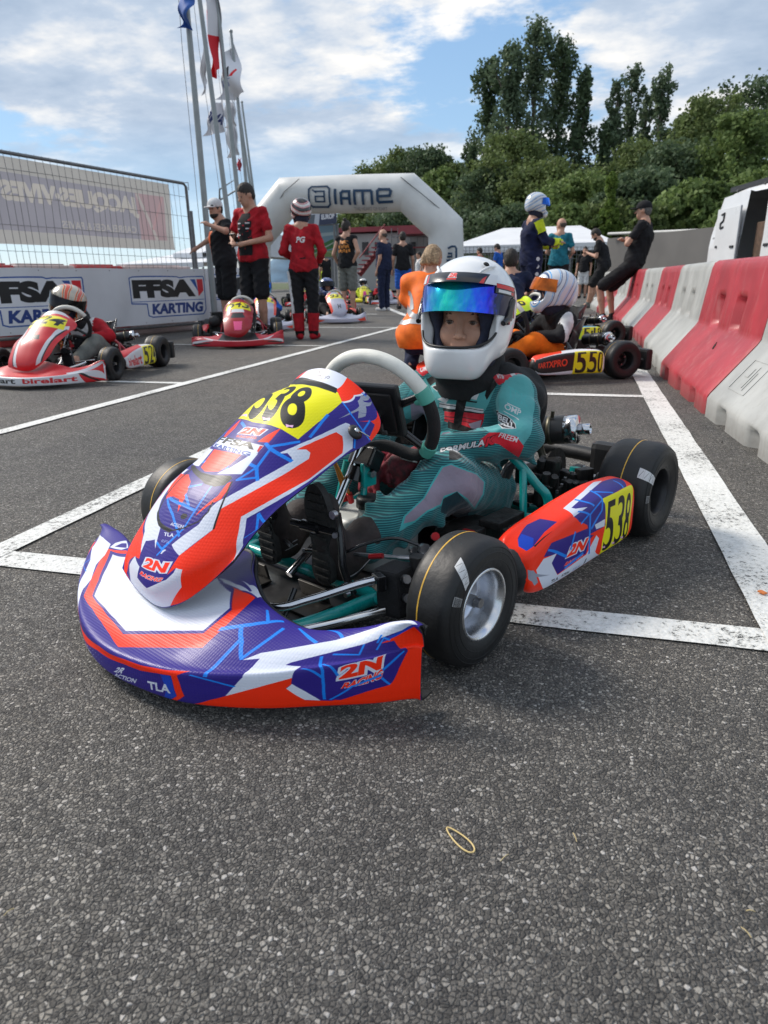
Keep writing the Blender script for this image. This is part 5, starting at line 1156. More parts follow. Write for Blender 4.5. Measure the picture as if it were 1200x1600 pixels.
    kb.box((-.30, -.66, .16), (.17, .19, .18), bev=.03); kb.box((-.30, -.66, .30), (.13, .13, .10), bev=.02)
    for i in range(7): kb.box((-.30, -.66, .245+.018*i), (.155, .155, .006))
    kb.build('engine', GRIME, root)
    kb = KB()
    rg = random.Random(4)
    for i in range(24):
        kb.box((.16+rg.random()*.13, -.66-rg.random()*.2, .07+rg.random()*.09), (.015+rg.random()*.05, .015+rg.random()*.05, .012+rg.random()*.035), bev=.004, rot=Matrix.Rotation(rg.random()*.6, 3, 'Z'))
    for i in range(10):
        x, y, z = .16+rg.random()*.13, -.62-rg.random()*.22, .12+rg.random()*.06; kb.tube([(x, y, z), (x+.02*rg.random(), y+.02*rg.random(), z+.03)], .006+.006*rg.random(), n=8)
    kb.box((.20, -.36, .085), (.10, .16, .07), bev=.01); kb.box((.235, -.30, .11), (.05, .10, .035), bev=.006); kb.box((.26, -.42, .13), (.06, .12, .02), bev=.004); kb.box((.30, -.27, .10), (.05, .07, .05), bev=.006)
    kb.build('brake_system', GRIME, root)
    kb = KB()
    for i in range(12):
        x, y, z = .15+rg.random()*.15, -.62-rg.random()*.24, .135+rg.random()*.05; kb.tube([(x, y, z), (x, y, z+.008)], .0045, n=6)
    kb.tube([(.27, -.72, .09), (.31, -.69, .13)], .004, n=6); kb.tube([(.31, -.69, .13), (.315, -.685, .14)], .008, n=8); kb.build('bolts', STEEL, root)
    kb = KB(); kb.tube([(.245, -.25, .133), (.27, -.24, .137)], .009, n=8); kb.box((.255, -.28, .135), (.03, .016, .008), bev=.003); kb.build('red_cap', REDAN, root)
    # exhaust
    b = np.array((.205, -.905, .268)); a = np.array((-.035, -.85, .240)); d = (b-a)/np.linalg.norm(b-a)
    kb = KB(); kb.lathe([(0, 0), (.036, .0), (.043, .012), (.043, .215), (.040, .22), (0, .22)], a, d, n=36); ex = kb.build('exhaust_silencer', mat('silencer black', (.018, .018, .018), .42, var=.3, vs=20, coat=.1), root)
    kb = KB(); kb.lathe([(.0, .219), (.0435, .219), (.0435, .252), (.040, .257), (0, .257)], a, d, n=36); kb.lathe([(.0, .255), (.0165, .255), (.0165, .292), (.014, .292), (.014, .27), (0, .27)], a, d, n=24); kb.build('silencer_end', CHROME, ex)
    kb = KB()
    for h in (.09, .175):
        kb.lathe([(.0435, h-.006), (.0452, h-.006), (.0452, h+.006), (.0435, h+.006)], a, d, n=36); p = a+d*h+np.array((.01, .02, .043)); kb.tube([p, p+d*.004+np.array((0, .004, .02))], .006, n=8)
    kb.tube([a+d*.14+np.array((0, 0, -.045)), (.16, -.84, .13)], .012, n=8); kb.build('silencer_spring', mat('dull spring', (.12, .11, .08), .4, metal=.8), ex)
    kb = KB(); kb.lathe([(0, 0), (.05, 0), (.07, .03), (.07, .12), (.05, .15), (0, .15)], (-.33, -.50, .25), (0, -1, 0), n=24); kb.build('air_box', BLK, root)
    # rear bumper
    bw = .27 if hero else .42; kb = KB(); kb.tube(catmull([(-bw-.03, -1.03, .11), (-bw, -1.06, .13), (-.2, -1.075, .15), (0, -1.08, .155), (.2, -1.075, .15), (bw, -1.06, .13), (bw+.03, -1.03, .11)], 6), .024, n=12)
    for sx in (1, -1): kb.box((sx*bw, -1.06, .13), (.15, .055, .15), bev=.02); kb.tube([(sx*.25, -1.07, .15), (sx*.26, -.98, .08)], .01, n=8)
    kb.build('rear_bumper', BLK, root); SPLIT = True
    return root
_C = {'blue': (.175, .125, .50), 'blue2': (.07, .26, .72), 'orange': (1.0, .19, .03), 'white': (.84, .86, .91), 'cyan': (.06, .50, .90), 'yellow': (.93, .90, .05), 'black': (.06, .06, .065), 'navy': (.10, .10, .25), 'grey': (.58, .60, .66),
      'pale': (.55, .60, .80), 'red': (.8, .08, .12), 'royal': (.05, .20, .55), 'pink': (.92, .72, .86)}
def paint(tex, ops):
    for o in ops:
        if o[0] == 'P': tex.poly(o[2], _C[o[1]])
        elif o[0] == 'L': tex.line(o[3], o[2]*1.0, _C[o[1]])
        else: tex.text(o[1], o[3], o[4], o[5], _C[o[2]], bold=o[8], shear=o[9], outline=_C[o[6]] if o[6] else None, ow=o[7])
    return tex
tp = paint(Tex(820, 1400, _C['blue']), LIVERY['panel']); tnn = paint(Tex(1900, 760, _C['blue']), LIVERY['nose']); tq = paint(Tex(1400, 700, _C['orange']), LIVERY['pod'])
livH = dict(panel=print_mat('panel graphics', tp, .42, .06, ('d', 190, .32, 0.), spec=.28), nose=print_mat('bumper graphics', tnn, .42, .06, ('d', 190, .34, 0.), spec=.28), pod=print_mat('pod graphics', tq, .42, .06, ('d', 190, .15, 0.), spec=.3), frame=TEAL)
hero = make_kart('blue, white and fluorescent orange racing kart number 538 filling the foreground, teal frame', HO, HAL, livH, hero=True)
# little details on the hero's bodywork
def on_hero(kb, name, m): return kb.build(name, m, hero)
kb = KB(); p = hk(554, 676, x=.165); kb.lathe([(0, .0), (.016, .0), (.017, .003), (.010, .008), (0, .009)], p, (.8, 0, .6), n=20); w_ = on_hero(kb, 'panel_washer', BLK)
kb = KB(); kb.lathe([(0, .006), (.006, .006), (.006, .012), (0, .012)], p, (.8, 0, .6), n=8); kb.tube([p+np.array([.01, 0, .006]), p+np.array([.012, -.03, -.012])], .0015, n=6); on_hero(kb, 'panel_pin', CHROME)
# stickers on the tyres
STK = Tex(256, 64, (.80, .80, .80)); 
for i in range(4): STK.line([(.06+.24*i, .15), (.20+.24*i, .85)], .05, (.35, .35, .35)); STK.line([(.0+.25*i, 0), (.0+.25*i, 1)], .03, (.5, .5, .5))
SM = print_mat('tyre sticker', STK, .5); BC = Tex(128, 64, (.55, .55, .55))
for i in range(14): BC.line([(.08+.06*i, .12), (.08+.06*i, .88)], .045 if i % 3 else .08, (.08, .08, .08))
BM = print_mat('bar code sticker', BC, .5)
def tyre_patch(c, r, w, side, a0, a1, h0, h1, mt, name, twist=0.0):
    pr = smooth_path(tyre_prof(r, w), 6); arc = np.array([p for p in pr if p[1] > 0]); d = np.r_[0, np.cumsum(np.linalg.norm(np.diff(arc, axis=0), axis=1))]
    n, k = 14, 5; G = np.zeros((k, n, 3))
    for i in range(k):
        for j in range(n):
            f = i/(k-1); g = j/(n-1); s_ = h0+(h1-h0)*(g if twist else f); a = a0+(a1-a0)*(f if twist else g)
            if twist: a += twist*g
            rr = np.interp(s_, d, arc[:, 0])+.0009; hh = np.interp(s_, d, arc[:, 1])+.0009
            G[i, j] = (c[0]+side*hh, c[1]+rr*math.cos(a), c[2]+rr*math.sin(a))
    kb = KB(); kb.grid(G); return kb.build(name, mt, hero)
tyre_patch((.440, 0, .126), .126, .102, 1, R(52), R(62), .030, .074, SM, 'tyre_tape', twist=R(-14))
tyre_patch((.440, 0, .126), .126, .102, 1, R(20), R(29), .052, .074, BM, 'bar_code')
tyre_patch((.418, -.875, .134), .134, .145, 1, R(28), R(40), .040, .100, SM, 'tyre_tape', twist=R(-4))
tyre_patch((.418, -.875, .134), .134, .145, 1, R(-2), R(8), .076, .090, BM, 'bar_code')
# markings of the race suit, outlines in its own (u, v)
SUIT = [
 ('P','lt',[(0.6546,0.8706),(0.6622,0.8844),(0.6699,0.8983),(0.6959,0.9099),(0.7168,0.9196),(0.7376,0.9293),(0.7551,0.9304),(0.7725,0.9315),(0.79,0.9326),(0.7972,0.9179),(0.8044,0.9032),(0.8116,0.8885),(0.81,0.8752),(0.8085,0.862),(0.8069,0.8488),(0.8019,0.8359),(0.7968,0.823),(0.7917,0.8101),(0.7867,0.7973),(0.7755,0.7842),(0.7643,0.771),(0.7532,0.7579),(0.7477,0.7758),(0.7422,0.7938),(0.7248,0.7964),(0.7075,0.7991),(0.6902,0.8017),(0.6728,0.8043),(0.6555,0.8069),(0.637,0.8131),(0.6414,0.8275),(0.6458,0.8418),(0.6502,0.8562)]),
 ('P','lt',[(0.4577,0.3902),(0.4742,0.3998),(0.4906,0.4094),(0.5071,0.419),(0.5238,0.4135),(0.5405,0.4081),(0.5571,0.4027),(0.5738,0.3972),(0.607,0.3967),(0.6263,0.4028),(0.6456,0.4088),(0.6649,0.4149),(0.6841,0.421),(0.6844,0.4042),(0.6846,0.3874),(0.6779,0.3738),(0.6712,0.3603),(0.6645,0.3467),(0.6577,0.3331),(0.6468,0.3206),(0.629,0.3209),(0.6112,0.3211),(0.5933,0.3213),(0.5755,0.3216),(0.5577,0.3217),(0.5399,0.322),(0.522,0.3222),(0.5042,0.3225),(0.4864,0.3226),(0.4834,0.3374),(0.4804,0.3522),(0.4728,0.3649),(0.4653,0.3775)]),
 ('P','lt',[(0.3644,0.2864),(0.368,0.3039),(0.3716,0.3215),(0.3752,0.339),(0.3866,0.3543),(0.3979,0.3695),(0.4151,0.3795),(0.4324,0.3896),(0.4496,0.3996),(0.457,0.3863),(0.4644,0.373),(0.4718,0.3598),(0.4792,0.3464),(0.4824,0.3266),(0.4856,0.3069),(0.4858,0.2914),(0.486,0.2761),(0.4515,0.2677),(0.4283,0.2702),(0.4051,0.2727),(0.3848,0.2796)]),
 ('P','grey',[(0.3943,0.3537),(0.4105,0.3442),(0.4267,0.3347),(0.4371,0.3195),(0.4475,0.3043),(0.4493,0.2843),(0.451,0.2643),(0.4247,0.2691),(0.3984,0.2739),(0.3972,0.2887),(0.396,0.3034),(0.3948,0.3182),(0.3946,0.336)]),
 ('P','white',[(0.4925,0.3456),(0.5114,0.3545),(0.5302,0.3634),(0.5552,0.3736),(0.5664,0.3723),(0.5595,0.3515),(0.5338,0.3502),(0.5223,0.3359)]),
 ('P','white',[(0.5945,0.3846),(0.6183,0.3872),(0.6422,0.3898),(0.6343,0.3734),(0.6264,0.357),(0.6052,0.3585),(0.584,0.36)]),
 ('P','black',[(0.5344,0.3548),(0.5534,0.3544),(0.5723,0.354),(0.5913,0.3535),(0.6102,0.3532),(0.6291,0.3528),(0.627,0.3486),(0.6076,0.3488),(0.5882,0.3491),(0.5689,0.3493),(0.5495,0.3496),(0.5301,0.3498)]),
 ('P','white',[(0.4999,0.338),(0.5187,0.3375),(0.5374,0.3369),(0.5562,0.3363),(0.575,0.3357),(0.5937,0.3352),(0.6125,0.3347),(0.6312,0.3341),(0.65,0.3336),(0.6501,0.3226),(0.6314,0.3226),(0.6126,0.3227),(0.5939,0.3229),(0.5751,0.3229),(0.5564,0.323),(0.5376,0.3231),(0.5189,0.3231),(0.5001,0.3232)]),
 ('P','black',[(0.5,0.334),(0.5187,0.3335),(0.5375,0.333),(0.5562,0.3325),(0.575,0.332),(0.5937,0.3315),(0.6125,0.331),(0.6312,0.3305),(0.65,0.33),(0.65,0.3282),(0.6312,0.3287),(0.6125,0.3291),(0.5937,0.3296),(0.575,0.3301),(0.5563,0.3305),(0.5375,0.331),(0.5188,0.3314),(0.5,0.3318)]),
 ('P','black',[(0.5141,0.3226),(0.5335,0.3226),(0.553,0.3226),(0.5724,0.3225),(0.5919,0.3224),(0.6114,0.3223),(0.6308,0.3222),(0.6503,0.3222),(0.6504,0.318),(0.6309,0.3175),(0.6115,0.3169),(0.592,0.3164),(0.5725,0.3158),(0.5531,0.3153),(0.5336,0.3147),(0.5142,0.3142)]),
 ('P','red',[(0.5186,0.3136),(0.5379,0.3146),(0.5571,0.3155),(0.5764,0.3165),(0.5956,0.3175),(0.6149,0.3185),(0.6341,0.3194),(0.6533,0.3204),(0.6514,0.3014),(0.6422,0.2842),(0.6329,0.2669),(0.614,0.2701),(0.595,0.2733),(0.576,0.2765),(0.557,0.2797),(0.538,0.2829),(0.519,0.2862),(0.5188,0.2999)]),
 ('P','dred',[(0.5188,0.3016),(0.5378,0.3019),(0.5568,0.3023),(0.5757,0.3027),(0.5947,0.303),(0.6136,0.3034),(0.6326,0.3038),(0.6516,0.3041),(0.6516,0.3016),(0.6327,0.3011),(0.6137,0.3006),(0.5947,0.3001),(0.5758,0.2997),(0.5568,0.2992),(0.5378,0.2987),(0.5189,0.2982)]),
 ('P','dred',[(0.519,0.2923),(0.5397,0.2925),(0.5604,0.2928),(0.581,0.293),(0.6017,0.2932),(0.6224,0.2934),(0.6431,0.2937),(0.6431,0.2907),(0.6225,0.2904),(0.6018,0.2901),(0.5811,0.2898),(0.5604,0.2895),(0.5397,0.2892),(0.519,0.2889)]),
 ('P','grey',[(0.6019,0.2879),(0.6237,0.296),(0.6454,0.304),(0.6403,0.2833),(0.6186,0.267)]),
 ('T','OMP','white',(0.7099,0.8492),(0.7589,0.8342),(0.715,0.8619),None,0.05,0.02,0),
 ('L','white',0.002,[(0.7202,0.8626),(0.74,0.8564),(0.7597,0.8501)]),
 ('L','white',0.002,[(0.71,0.842),(0.7311,0.8354),(0.7522,0.8287)]),
 ('P','white',[(0.6803,0.8285),(0.6918,0.8359),(0.718,0.8332),(0.7402,0.8217),(0.7424,0.8114),(0.7288,0.8108),(0.6973,0.8135),(0.6825,0.8205)]),
 ('P','black',[(0.683,0.828),(0.6928,0.8343),(0.717,0.8316),(0.7381,0.821),(0.7398,0.8126),(0.7277,0.8124),(0.6983,0.8151),(0.6846,0.8213)]),
 ('T','BELL','white',(0.691,0.8192),(0.7341,0.8115),(0.696,0.8318),None,0.05,0.04,0),
 ('P','red',[(0.6182,0.7748),(0.6269,0.7913),(0.6412,0.7982),(0.6555,0.8049),(0.6738,0.8053),(0.6922,0.8056),(0.7089,0.8017),(0.7255,0.7978),(0.7422,0.7938),(0.7541,0.7817),(0.7661,0.7696),(0.7598,0.7529),(0.7535,0.736),(0.7297,0.7522),(0.7156,0.7608),(0.7015,0.7693),(0.6873,0.7778),(0.6558,0.7842),(0.6271,0.7746)]),
 ('T','FREEM','white',(0.6845,0.7946),(0.7424,0.7799),(0.6922,0.8056),None,0.05,0.02,0),
 ('T','TPK','pip',(0.7226,0.8797),(0.7832,0.855),(0.7249,0.9007),None,0.05,0.0,0),
 ('T','TPK','lt',(0.7257,0.8809),(0.7806,0.8579),(0.7276,0.8983),None,0.05,-0.01,0),
 ('T','FORMULA','white',(0.5019,0.7619),(0.6413,0.7779),(0.5017,0.7761),'black',0.07,0.04,0.2),
 ('T','K','red',(0.6427,0.774),(0.6763,0.7803),(0.6449,0.7928),'black',0.08,0.05,0.2),
 ('P','red',[(0.6701,0.4308),(0.6921,0.4491),(0.7238,0.4551),(0.7411,0.449),(0.7584,0.443),(0.7757,0.4369),(0.793,0.4309),(0.7852,0.4245),(0.7627,0.4232),(0.7402,0.4219),(0.7262,0.4145),(0.7121,0.4072),(0.6981,0.3999),(0.6863,0.4073),(0.6782,0.419)]),
 ('P','white',[(0.7077,0.4484),(0.7209,0.4498),(0.737,0.4375),(0.753,0.4253),(0.7398,0.4223),(0.7238,0.4353)]),
 ('T','OMP','white',(0.6932,0.4148),(0.7175,0.4153),(0.6945,0.4345),None,0.05,0.04,0),
 ('P','red',[(0.4098,0.4194),(0.4235,0.4303),(0.4373,0.4411),(0.4733,0.4375),(0.4839,0.4251),(0.4614,0.4139),(0.439,0.4028)]),
 ('T','OMP','white',(0.4289,0.4121),(0.4607,0.4205),(0.4287,0.4254),None,0.05,0.04,0),
 ('P','black',[(0.5672,0.3973),(0.5849,0.395),(0.6027,0.3926),(0.5996,0.3787),(0.5965,0.3649),(0.5935,0.351),(0.5904,0.3371),(0.5874,0.3232),(0.5843,0.3094),(0.5813,0.2955),(0.5782,0.2816),(0.5505,0.2841),(0.5526,0.2982),(0.5547,0.3124),(0.5568,0.3265),(0.5589,0.3407),(0.5609,0.3548),(0.563,0.369),(0.5651,0.3831)]),
 ('P','black',[(0.4529,0.3947),(0.4714,0.4038),(0.49,0.4129),(0.5102,0.4057),(0.496,0.3966),(0.4817,0.3875),(0.4675,0.3783)]),
 ('P','black',[(0.6733,0.425),(0.6826,0.4133),(0.692,0.4014),(0.6814,0.3871),(0.6708,0.3728),(0.6602,0.3584),(0.6536,0.3691),(0.6585,0.3831),(0.6634,0.3971),(0.6684,0.4111)]),
 ('P','black',[(0.5311,0.2888),(0.5517,0.2858),(0.5722,0.2828),(0.5928,0.2799),(0.6133,0.2769),(0.6339,0.274),(0.6285,0.2615),(0.6091,0.263),(0.5897,0.2645),(0.5703,0.266),(0.5508,0.2675),(0.5314,0.269)]),
 ('P','white',[(0.4707,0.3776),(0.4849,0.384),(0.5049,0.3729),(0.4908,0.3665)]),
 ('P','black',[(0.4747,0.3767),(0.4849,0.3814),(0.4992,0.373),(0.4908,0.3692)]),
 ('P','white',[(0.3044,0.2894),(0.3098,0.2893),(0.3175,0.3118),(0.3121,0.3118)]),
 ('P','white',[(0.3115,0.2885),(0.3169,0.2884),(0.3247,0.3109),(0.3193,0.311)]),
 ('P','white',[(0.3177,0.2857),(0.3232,0.2857),(0.331,0.3082),(0.3256,0.3083)]),
 ('P','white',[(0.3235,0.2815),(0.3289,0.2814),(0.3369,0.3043),(0.3314,0.3043)]),
 ('P','white',[(0.3302,0.2793),(0.3358,0.2792),(0.3437,0.3022),(0.3382,0.3023)]),
 ('P','pip',[(0.508,0.255),(0.5224,0.2586),(0.5369,0.2616),(0.5627,0.2529),(0.579,0.2467),(0.596,0.2377),(0.6139,0.2267),(0.63,0.2071),(0.6458,0.1902),(0.644,0.1752),(0.6422,0.16),(0.6325,0.1499),(0.6234,0.1378),(0.6162,0.1161),(0.6001,0.1494),(0.5864,0.1729),(0.5703,0.1865),(0.5548,0.1969),(0.5369,0.1933),(0.5191,0.1894),(0.5095,0.1699),(0.49,0.1687),(0.4708,0.1651),(0.4587,0.1585),(0.4466,0.1517),(0.4345,0.1449),(0.4198,0.1399),(0.4056,0.137),(0.3918,0.1354),(0.3957,0.1451),(0.3996,0.1542),(0.4035,0.1637),(0.4143,0.1703),(0.425,0.1768),(0.4358,0.1828),(0.4466,0.189),(0.4576,0.1961),(0.4661,0.2074),(0.4745,0.2172),(0.483,0.226),(0.4912,0.2349),(0.4996,0.2447)]),
 ('P','grey',[(0.5138,0.2536),(0.5369,0.2589),(0.561,0.2505),(0.5772,0.2445),(0.5941,0.2361),(0.6118,0.2256),(0.6265,0.2074),(0.6411,0.1908),(0.6396,0.1769),(0.6382,0.1628),(0.6293,0.1534),(0.6208,0.1425),(0.6126,0.1299),(0.5986,0.1586),(0.5868,0.1779),(0.5705,0.1908),(0.5547,0.2009),(0.5357,0.197),(0.5167,0.1931),(0.5074,0.1737),(0.4886,0.1726),(0.47,0.1691),(0.458,0.1626),(0.4459,0.156),(0.4339,0.1493),(0.4187,0.1482),(0.4039,0.1482),(0.4091,0.1626),(0.4194,0.1693),(0.4297,0.1756),(0.44,0.1815),(0.4505,0.1878),(0.461,0.1948),(0.4697,0.2058),(0.4784,0.2155),(0.4871,0.2242),(0.4959,0.2333),(0.5048,0.2433)]),
 ('P','dk',[(0.5554,0.2003),(0.5666,0.1891),(0.578,0.1762),(0.5903,0.1593),(0.605,0.1313),(0.5974,0.0953),(0.5937,0.0244),(0.5661,0.0887),(0.553,0.0117),(0.5255,0.1442),(0.5077,0.1552),(0.5112,0.1702),(0.5147,0.1857),(0.5283,0.1905),(0.5418,0.1954)]),
]
# ================================================================ the driver (kart coordinates, y forward)
SKIN = mat('skin', (.50, .275, .19), .5, var=.06, vs=60, spec=.35); SKIN.node_tree.nodes['Principled BSDF'].inputs['Subsurface Weight'].default_value = .12
SKIN.node_tree.nodes['Principled BSDF'].inputs['Subsurface Radius'].default_value = (.012, .005, .003)
def emit(name, V, Q, m, parent, yflip=True, it=0, uv=None, mi=None):
    if it: V = relax(V, Q, it)
    V = V.copy()
    if yflip: V[:, 1] *= -1; Q = Q[:, ::-1]
    return fastmesh(name, V, Q, m, parent, uv=uv, mi=mi)
class Frame:
    def __init__(s, c, yaw, pitch=0., roll=0.):
        f0 = np.array([math.sin(yaw), math.cos(yaw), 0.]); s.l = np.array([math.cos(yaw), -math.sin(yaw), 0.])
        u0 = np.array([0, 0, 1.]); s.f = f0*math.cos(pitch)+u0*math.sin(pitch); s.u = u0*math.cos(pitch)-f0*math.sin(pitch)
        if roll: l = s.l*math.cos(roll)+s.u*math.sin(roll); s.u = s.u*math.cos(roll)-s.l*math.sin(roll); s.l = l
        s.c = np.array(c, float)
    def __call__(s, l, f, u): return s.c+s.l*l+s.f*f+s.u*u
    def arr(s, V): return s.c+V[:, :1]*s.l+V[:, 1:2]*s.f+V[:, 2:]*s.u
drv = thing('person', 'kart driver in teal race suit and plain white helmet sitting in kart 538', 'person', (HO[0], HO[1], 0), -HAL)
hd = Frame((.0, -.625, .590), R(23), R(1), R(-2)); hm = Frame((.0, -.625, .600), R(18), R(2), R(-1)); hm.l = hm.l*.90; hm.f = hm.f*.94
# ---- body: head with face, neck, trunk, limbs
h = SDF((-.085, -.10, -.20), (.085, .125, .135), .0028)
h.ell((0, 0, .03), (.069, .086, .096), k=0); h.ell((0, .026, -.055), (.052, .060, .056), k=.03); h.ell((0, .068, -.088), (.020, .018, .016), k=.02)
for s in (1, -1):
    h.ell((s*.036, .052, -.034), (.026, .027, .028), k=.025); h.ell((s*.033, .086, .003), (.019, .012, .011), k=.012, op='s')
h.cone((-.030, .073, .020), (.030, .073, .020), .010, k=.014)
h.cone((0, .080, .008), (0, .099, -.030), .0065, .0095, k=.010); h.ell((0, .1035, -.034), (.0100, .0100, .0085), k=.006)
for s in (1, -1): h.ell((s*.0115, .094, -.037), (.0070, .0090, .0070), k=.004); h.ell((s*.006, .1015, -.043), (.0034, .0045, .0026), k=.002, op='s')
h.cone((-.020, .083, -.0615), (.020, .083, -.0615), .0045, k=.006); h.cone((-.016, .082, -.071), (.016, .082, -.071), .0058, k=.006); h.cone((-.021, .094, -.0662), (.021, .094, -.0662), .0022, k=.003, op='s')
for s in (1, -1):
    h.ell((s*.031, .0700, .0), (.0148, .0140, .0128), k=.002); h.ell((s*.031, .0880, -.0012), (.0118, .0220, .0035), k=.0015, op='s')
h.cone((0, -.02, -.08), (0, -.03, -.20), .052, .056, k=.02)
V, Q = h.mesh(); V = relax(V, Q, 1, .3); VH = hd.arr(V)
b = SDF((-.30, -.82, .03), (.30, .02, .50), .012)
for s in (1, -1):
    b.cone((s*.148, -.640, .40), (s*.224, -.558, .310), .036, .030); b.cone((s*.224, -.555, .308), (s*.09, -.34, .290), .028, .020)
    b.cone((s*.085, -.60, .125), (s*.158, -.31, .222), .055, .040); b.cone((s*.158, -.31, .222), (s*.12, -.06, .135), .038, .030)
b.cone((0, -.62, .13), (0, -.675, .34), .065, .065, k=.04); b.cone((0, -.65, .40), (0, -.64, .48), .05, .05, k=.03)
V2, Q2 = b.mesh(); emit('body', np.vstack([VH, V2]), np.vstack([Q[:, ::-1] if False else Q, Q2+len(VH)]), SKIN, drv)
for s in (1, -1):
    kb = KB(); c = hd(s*.031, .0700, 0); k0 = [(0, .0126), (.0026, .0123), (.0066, .0107), (.0098, .0079), (.0122, .003), (.0126, 0), (.010, -.008), (0, -.0126)]
    kb.lathe(k0, c, hd.f+hd.l*(-.06)+hd.u*(-.02), n=24, mis=[0, 1, 2, 2, 2, 2, 2])
    kb.build('eye', [mat('pupil', (.004, .004, .004), .1, var=0), mat('iris brown', (.05, .028, .015), .15, var=.2, vs=300), mat('sclera', (.26, .21, .19), .2, var=0)], drv)
    kb = KB(); kb.tube([hd(s*.0195, .0815, .0008), hd(s*.025, .0855, .0040), hd(s*.031, .0866, .0046), hd(s*.038, .0845, .0036), hd(s*.0435, .0795, .0)], [.0006, .0011, .0013, .0012, .0006], n=6); kb.build('eyelash', mat('brow hair', (.07, .045, .03), .8), drv)
    kb = KB(); kb.tube([hd(s*(.020), .083, .0185), hd(s*.030, .0825, .0215), hd(s*.044, .074, .019)], [.0022, .0034, .0016], n=6); kb.build('eyebrow', mat('brow hair', (.07, .045, .03), .8), drv)
# ---- suit
def wr(x, y, z): return -.0018*np.clip(np.abs(np.sin(x*37+z*52+np.sin(y*29+z*17)*1.8))-.75, 0, 1)*4*.5+.0026*np.sin(x*61+np.sin(y*47)*1.6+z*23)+.0022*np.sin(z*83-y*39+np.sin(x*71))+.0014*np.sin((x+y)*131+z*57)
s_ = SDF((-.34, -.82, .03), (.34, .02, .53), .0055)
for s in (1, -1):
    s_.cone((s*.085, -.60, .130), (s*.160, -.32, .228), .086, .072, k=.05); s_.cone((s*.160, -.32, .232), (s*.118, -.075, .138), .068, .048, k=.03)
s_.cone((-.05, -.61, .13), (.05, -.61, .13), .095, .095, k=.05); s_.cone((-.045, -.655, .25), (.045, -.655, .25), .092, k=.04); s_.cone((-.085, -.660, .37), (.085, -.660, .37), .080, k=.05); s_.cone((0, -.655, .42), (0, -.65, .47), .075, .062, k=.04)
for s in (1, -1):
    s_.cone((s*.148, -.640, .400), (s*.224, -.560, .312), .058, .049, k=.018); s_.cone((s*.226, -.548, .305), (s*.095, -.345, .290), .048, .037, k=.008); s_.ell((s*.230, -.556, .304), (.050, .049, .049), k=.012)
for (a, b_, r) in (((.21, -.47, .335), (.26, -.57, .24), .006), ((.17, -.44, .325), (.205, -.50, .23), .007), ((.13, -.30, .300), (.20, -.30, .20), .006), ((.14, -.22, .27), (.20, -.245, .15), .006), ((.10, -.14, .235), (.175, -.14, .12), .007), ((.09, -.11, .21), (.16, -.11, .10), .006), ((.03, -.54, .30), (-.05, -.55, .26), .006), ((.10, -.56, .24), (.0, -.53, .22), .008), ((.15, -.52, .22), (.10, -.42, .20), .008)):
    s_.cone(a, b_, r, k=.02)
s_.disp(wr)
V, Q = s_.mesh(); SV = relax(V, Q, 1, .4); SQ = Q
U1 = np.array([.80, -.60, 0])
def suit_uv(P): P = np.atleast_2d(P); return np.stack([(P@U1+.10)/.80, (P[:, 2]-.03)/.50], 1)
def suit_tex():
    W_, H_ = 1920, 2400; t = Tex(W_, H_, (.09, .32, .35), 1); n = 224
    for i in range(n): y = (i+.5)/n; t.poly([(0, y-.00085), (1, y-.00085), (1, y+.00095), (0, y+.00095)], (.24, .56, .56))
    cc = dict(lt=(.33, .64, .64), dk=(.05, .20, .23), red=(.78, .10, .17), grey=(.58, .54, .60), white=(.80, .80, .80), black=(.05, .05, .055), pip=(.27, .68, .68), dred=(.45, .07, .12))
    for o in SUIT:
        if o[0] == 'P': t.poly(o[2], cc[o[1]])
        elif o[0] == 'L': t.line(o[3], o[2], cc[o[1]])
        else: t.text(o[1], o[3], o[4], o[5], cc[o[2]], bold=o[8], shear=o[9], outline=cc[o[6]] if o[6] else None, ow=o[7])
    return t
m = print_mat('race suit cloth', suit_tex(), .82, 0., noise=.16, spec=.25)
tt = m.node_tree; bs_ = tt.nodes['Principled BSDF']; tcn = nd(tt, 'ShaderNodeTexCoord'); wv = nd(tt, 'ShaderNodeTexNoise'); wv.inputs['Scale'].default_value = 55; wv.inputs['Detail'].default_value = 6
tt.links.new(tcn.outputs['Object'], wv.inputs['Vector']); bp = nd(tt, 'ShaderNodeBump'); bp.inputs['Strength'].default_value = .5; bp.inputs['Distance'].default_value = .006; tt.links.new(wv.outputs['Fac'], bp.inputs['Height']); tt.links.new(bp.outputs[0], bs_.inputs['Normal']); bs_.inputs['Sheen Weight'].default_value = .25
def seg_d(P, a, b):
    a = np.array(a); b = np.array(b); t = np.clip(((P-a)@(b-a))/((b-a)@(b-a)), 0, 1); return np.linalg.norm(P-a-t[:, None]*(b-a), axis=1)
def is_arm(P):
    dl = np.minimum(seg_d(P, (.175, -.62, .37), (.226, -.555, .305))-.056, seg_d(P, (.226, -.548, .305), (.095, -.345, .290))-.045); dt = np.minimum(seg_d(P, (-.05, -.645, .25), (.05, -.645, .25))-.10, seg_d(P, (-.09, -.655, .37), (.09, -.655, .37))-.085); dg = np.minimum(seg_d(P, (.085, -.60, .13), (.16, -.32, .235))-.082, 9)
    return (dl < dt+.006) & (dl < dg+.032)
suit = emit('race_suit', SV, SQ, m, drv, uv=suit_uv(SV))
_q = SQ[:, ::-1]; _a = is_arm(SV[SQ].mean(1)); _uv = suit_uv(SV)[_q.ravel()].reshape(-1, 4, 2); _uv[..., 1] = _uv[..., 1]*.5+np.where(_a, .5, 0.)[:, None]; suit.data.uv_layers['UVMap'].data.foreach_set('uv', _uv.astype(np.float32).ravel())
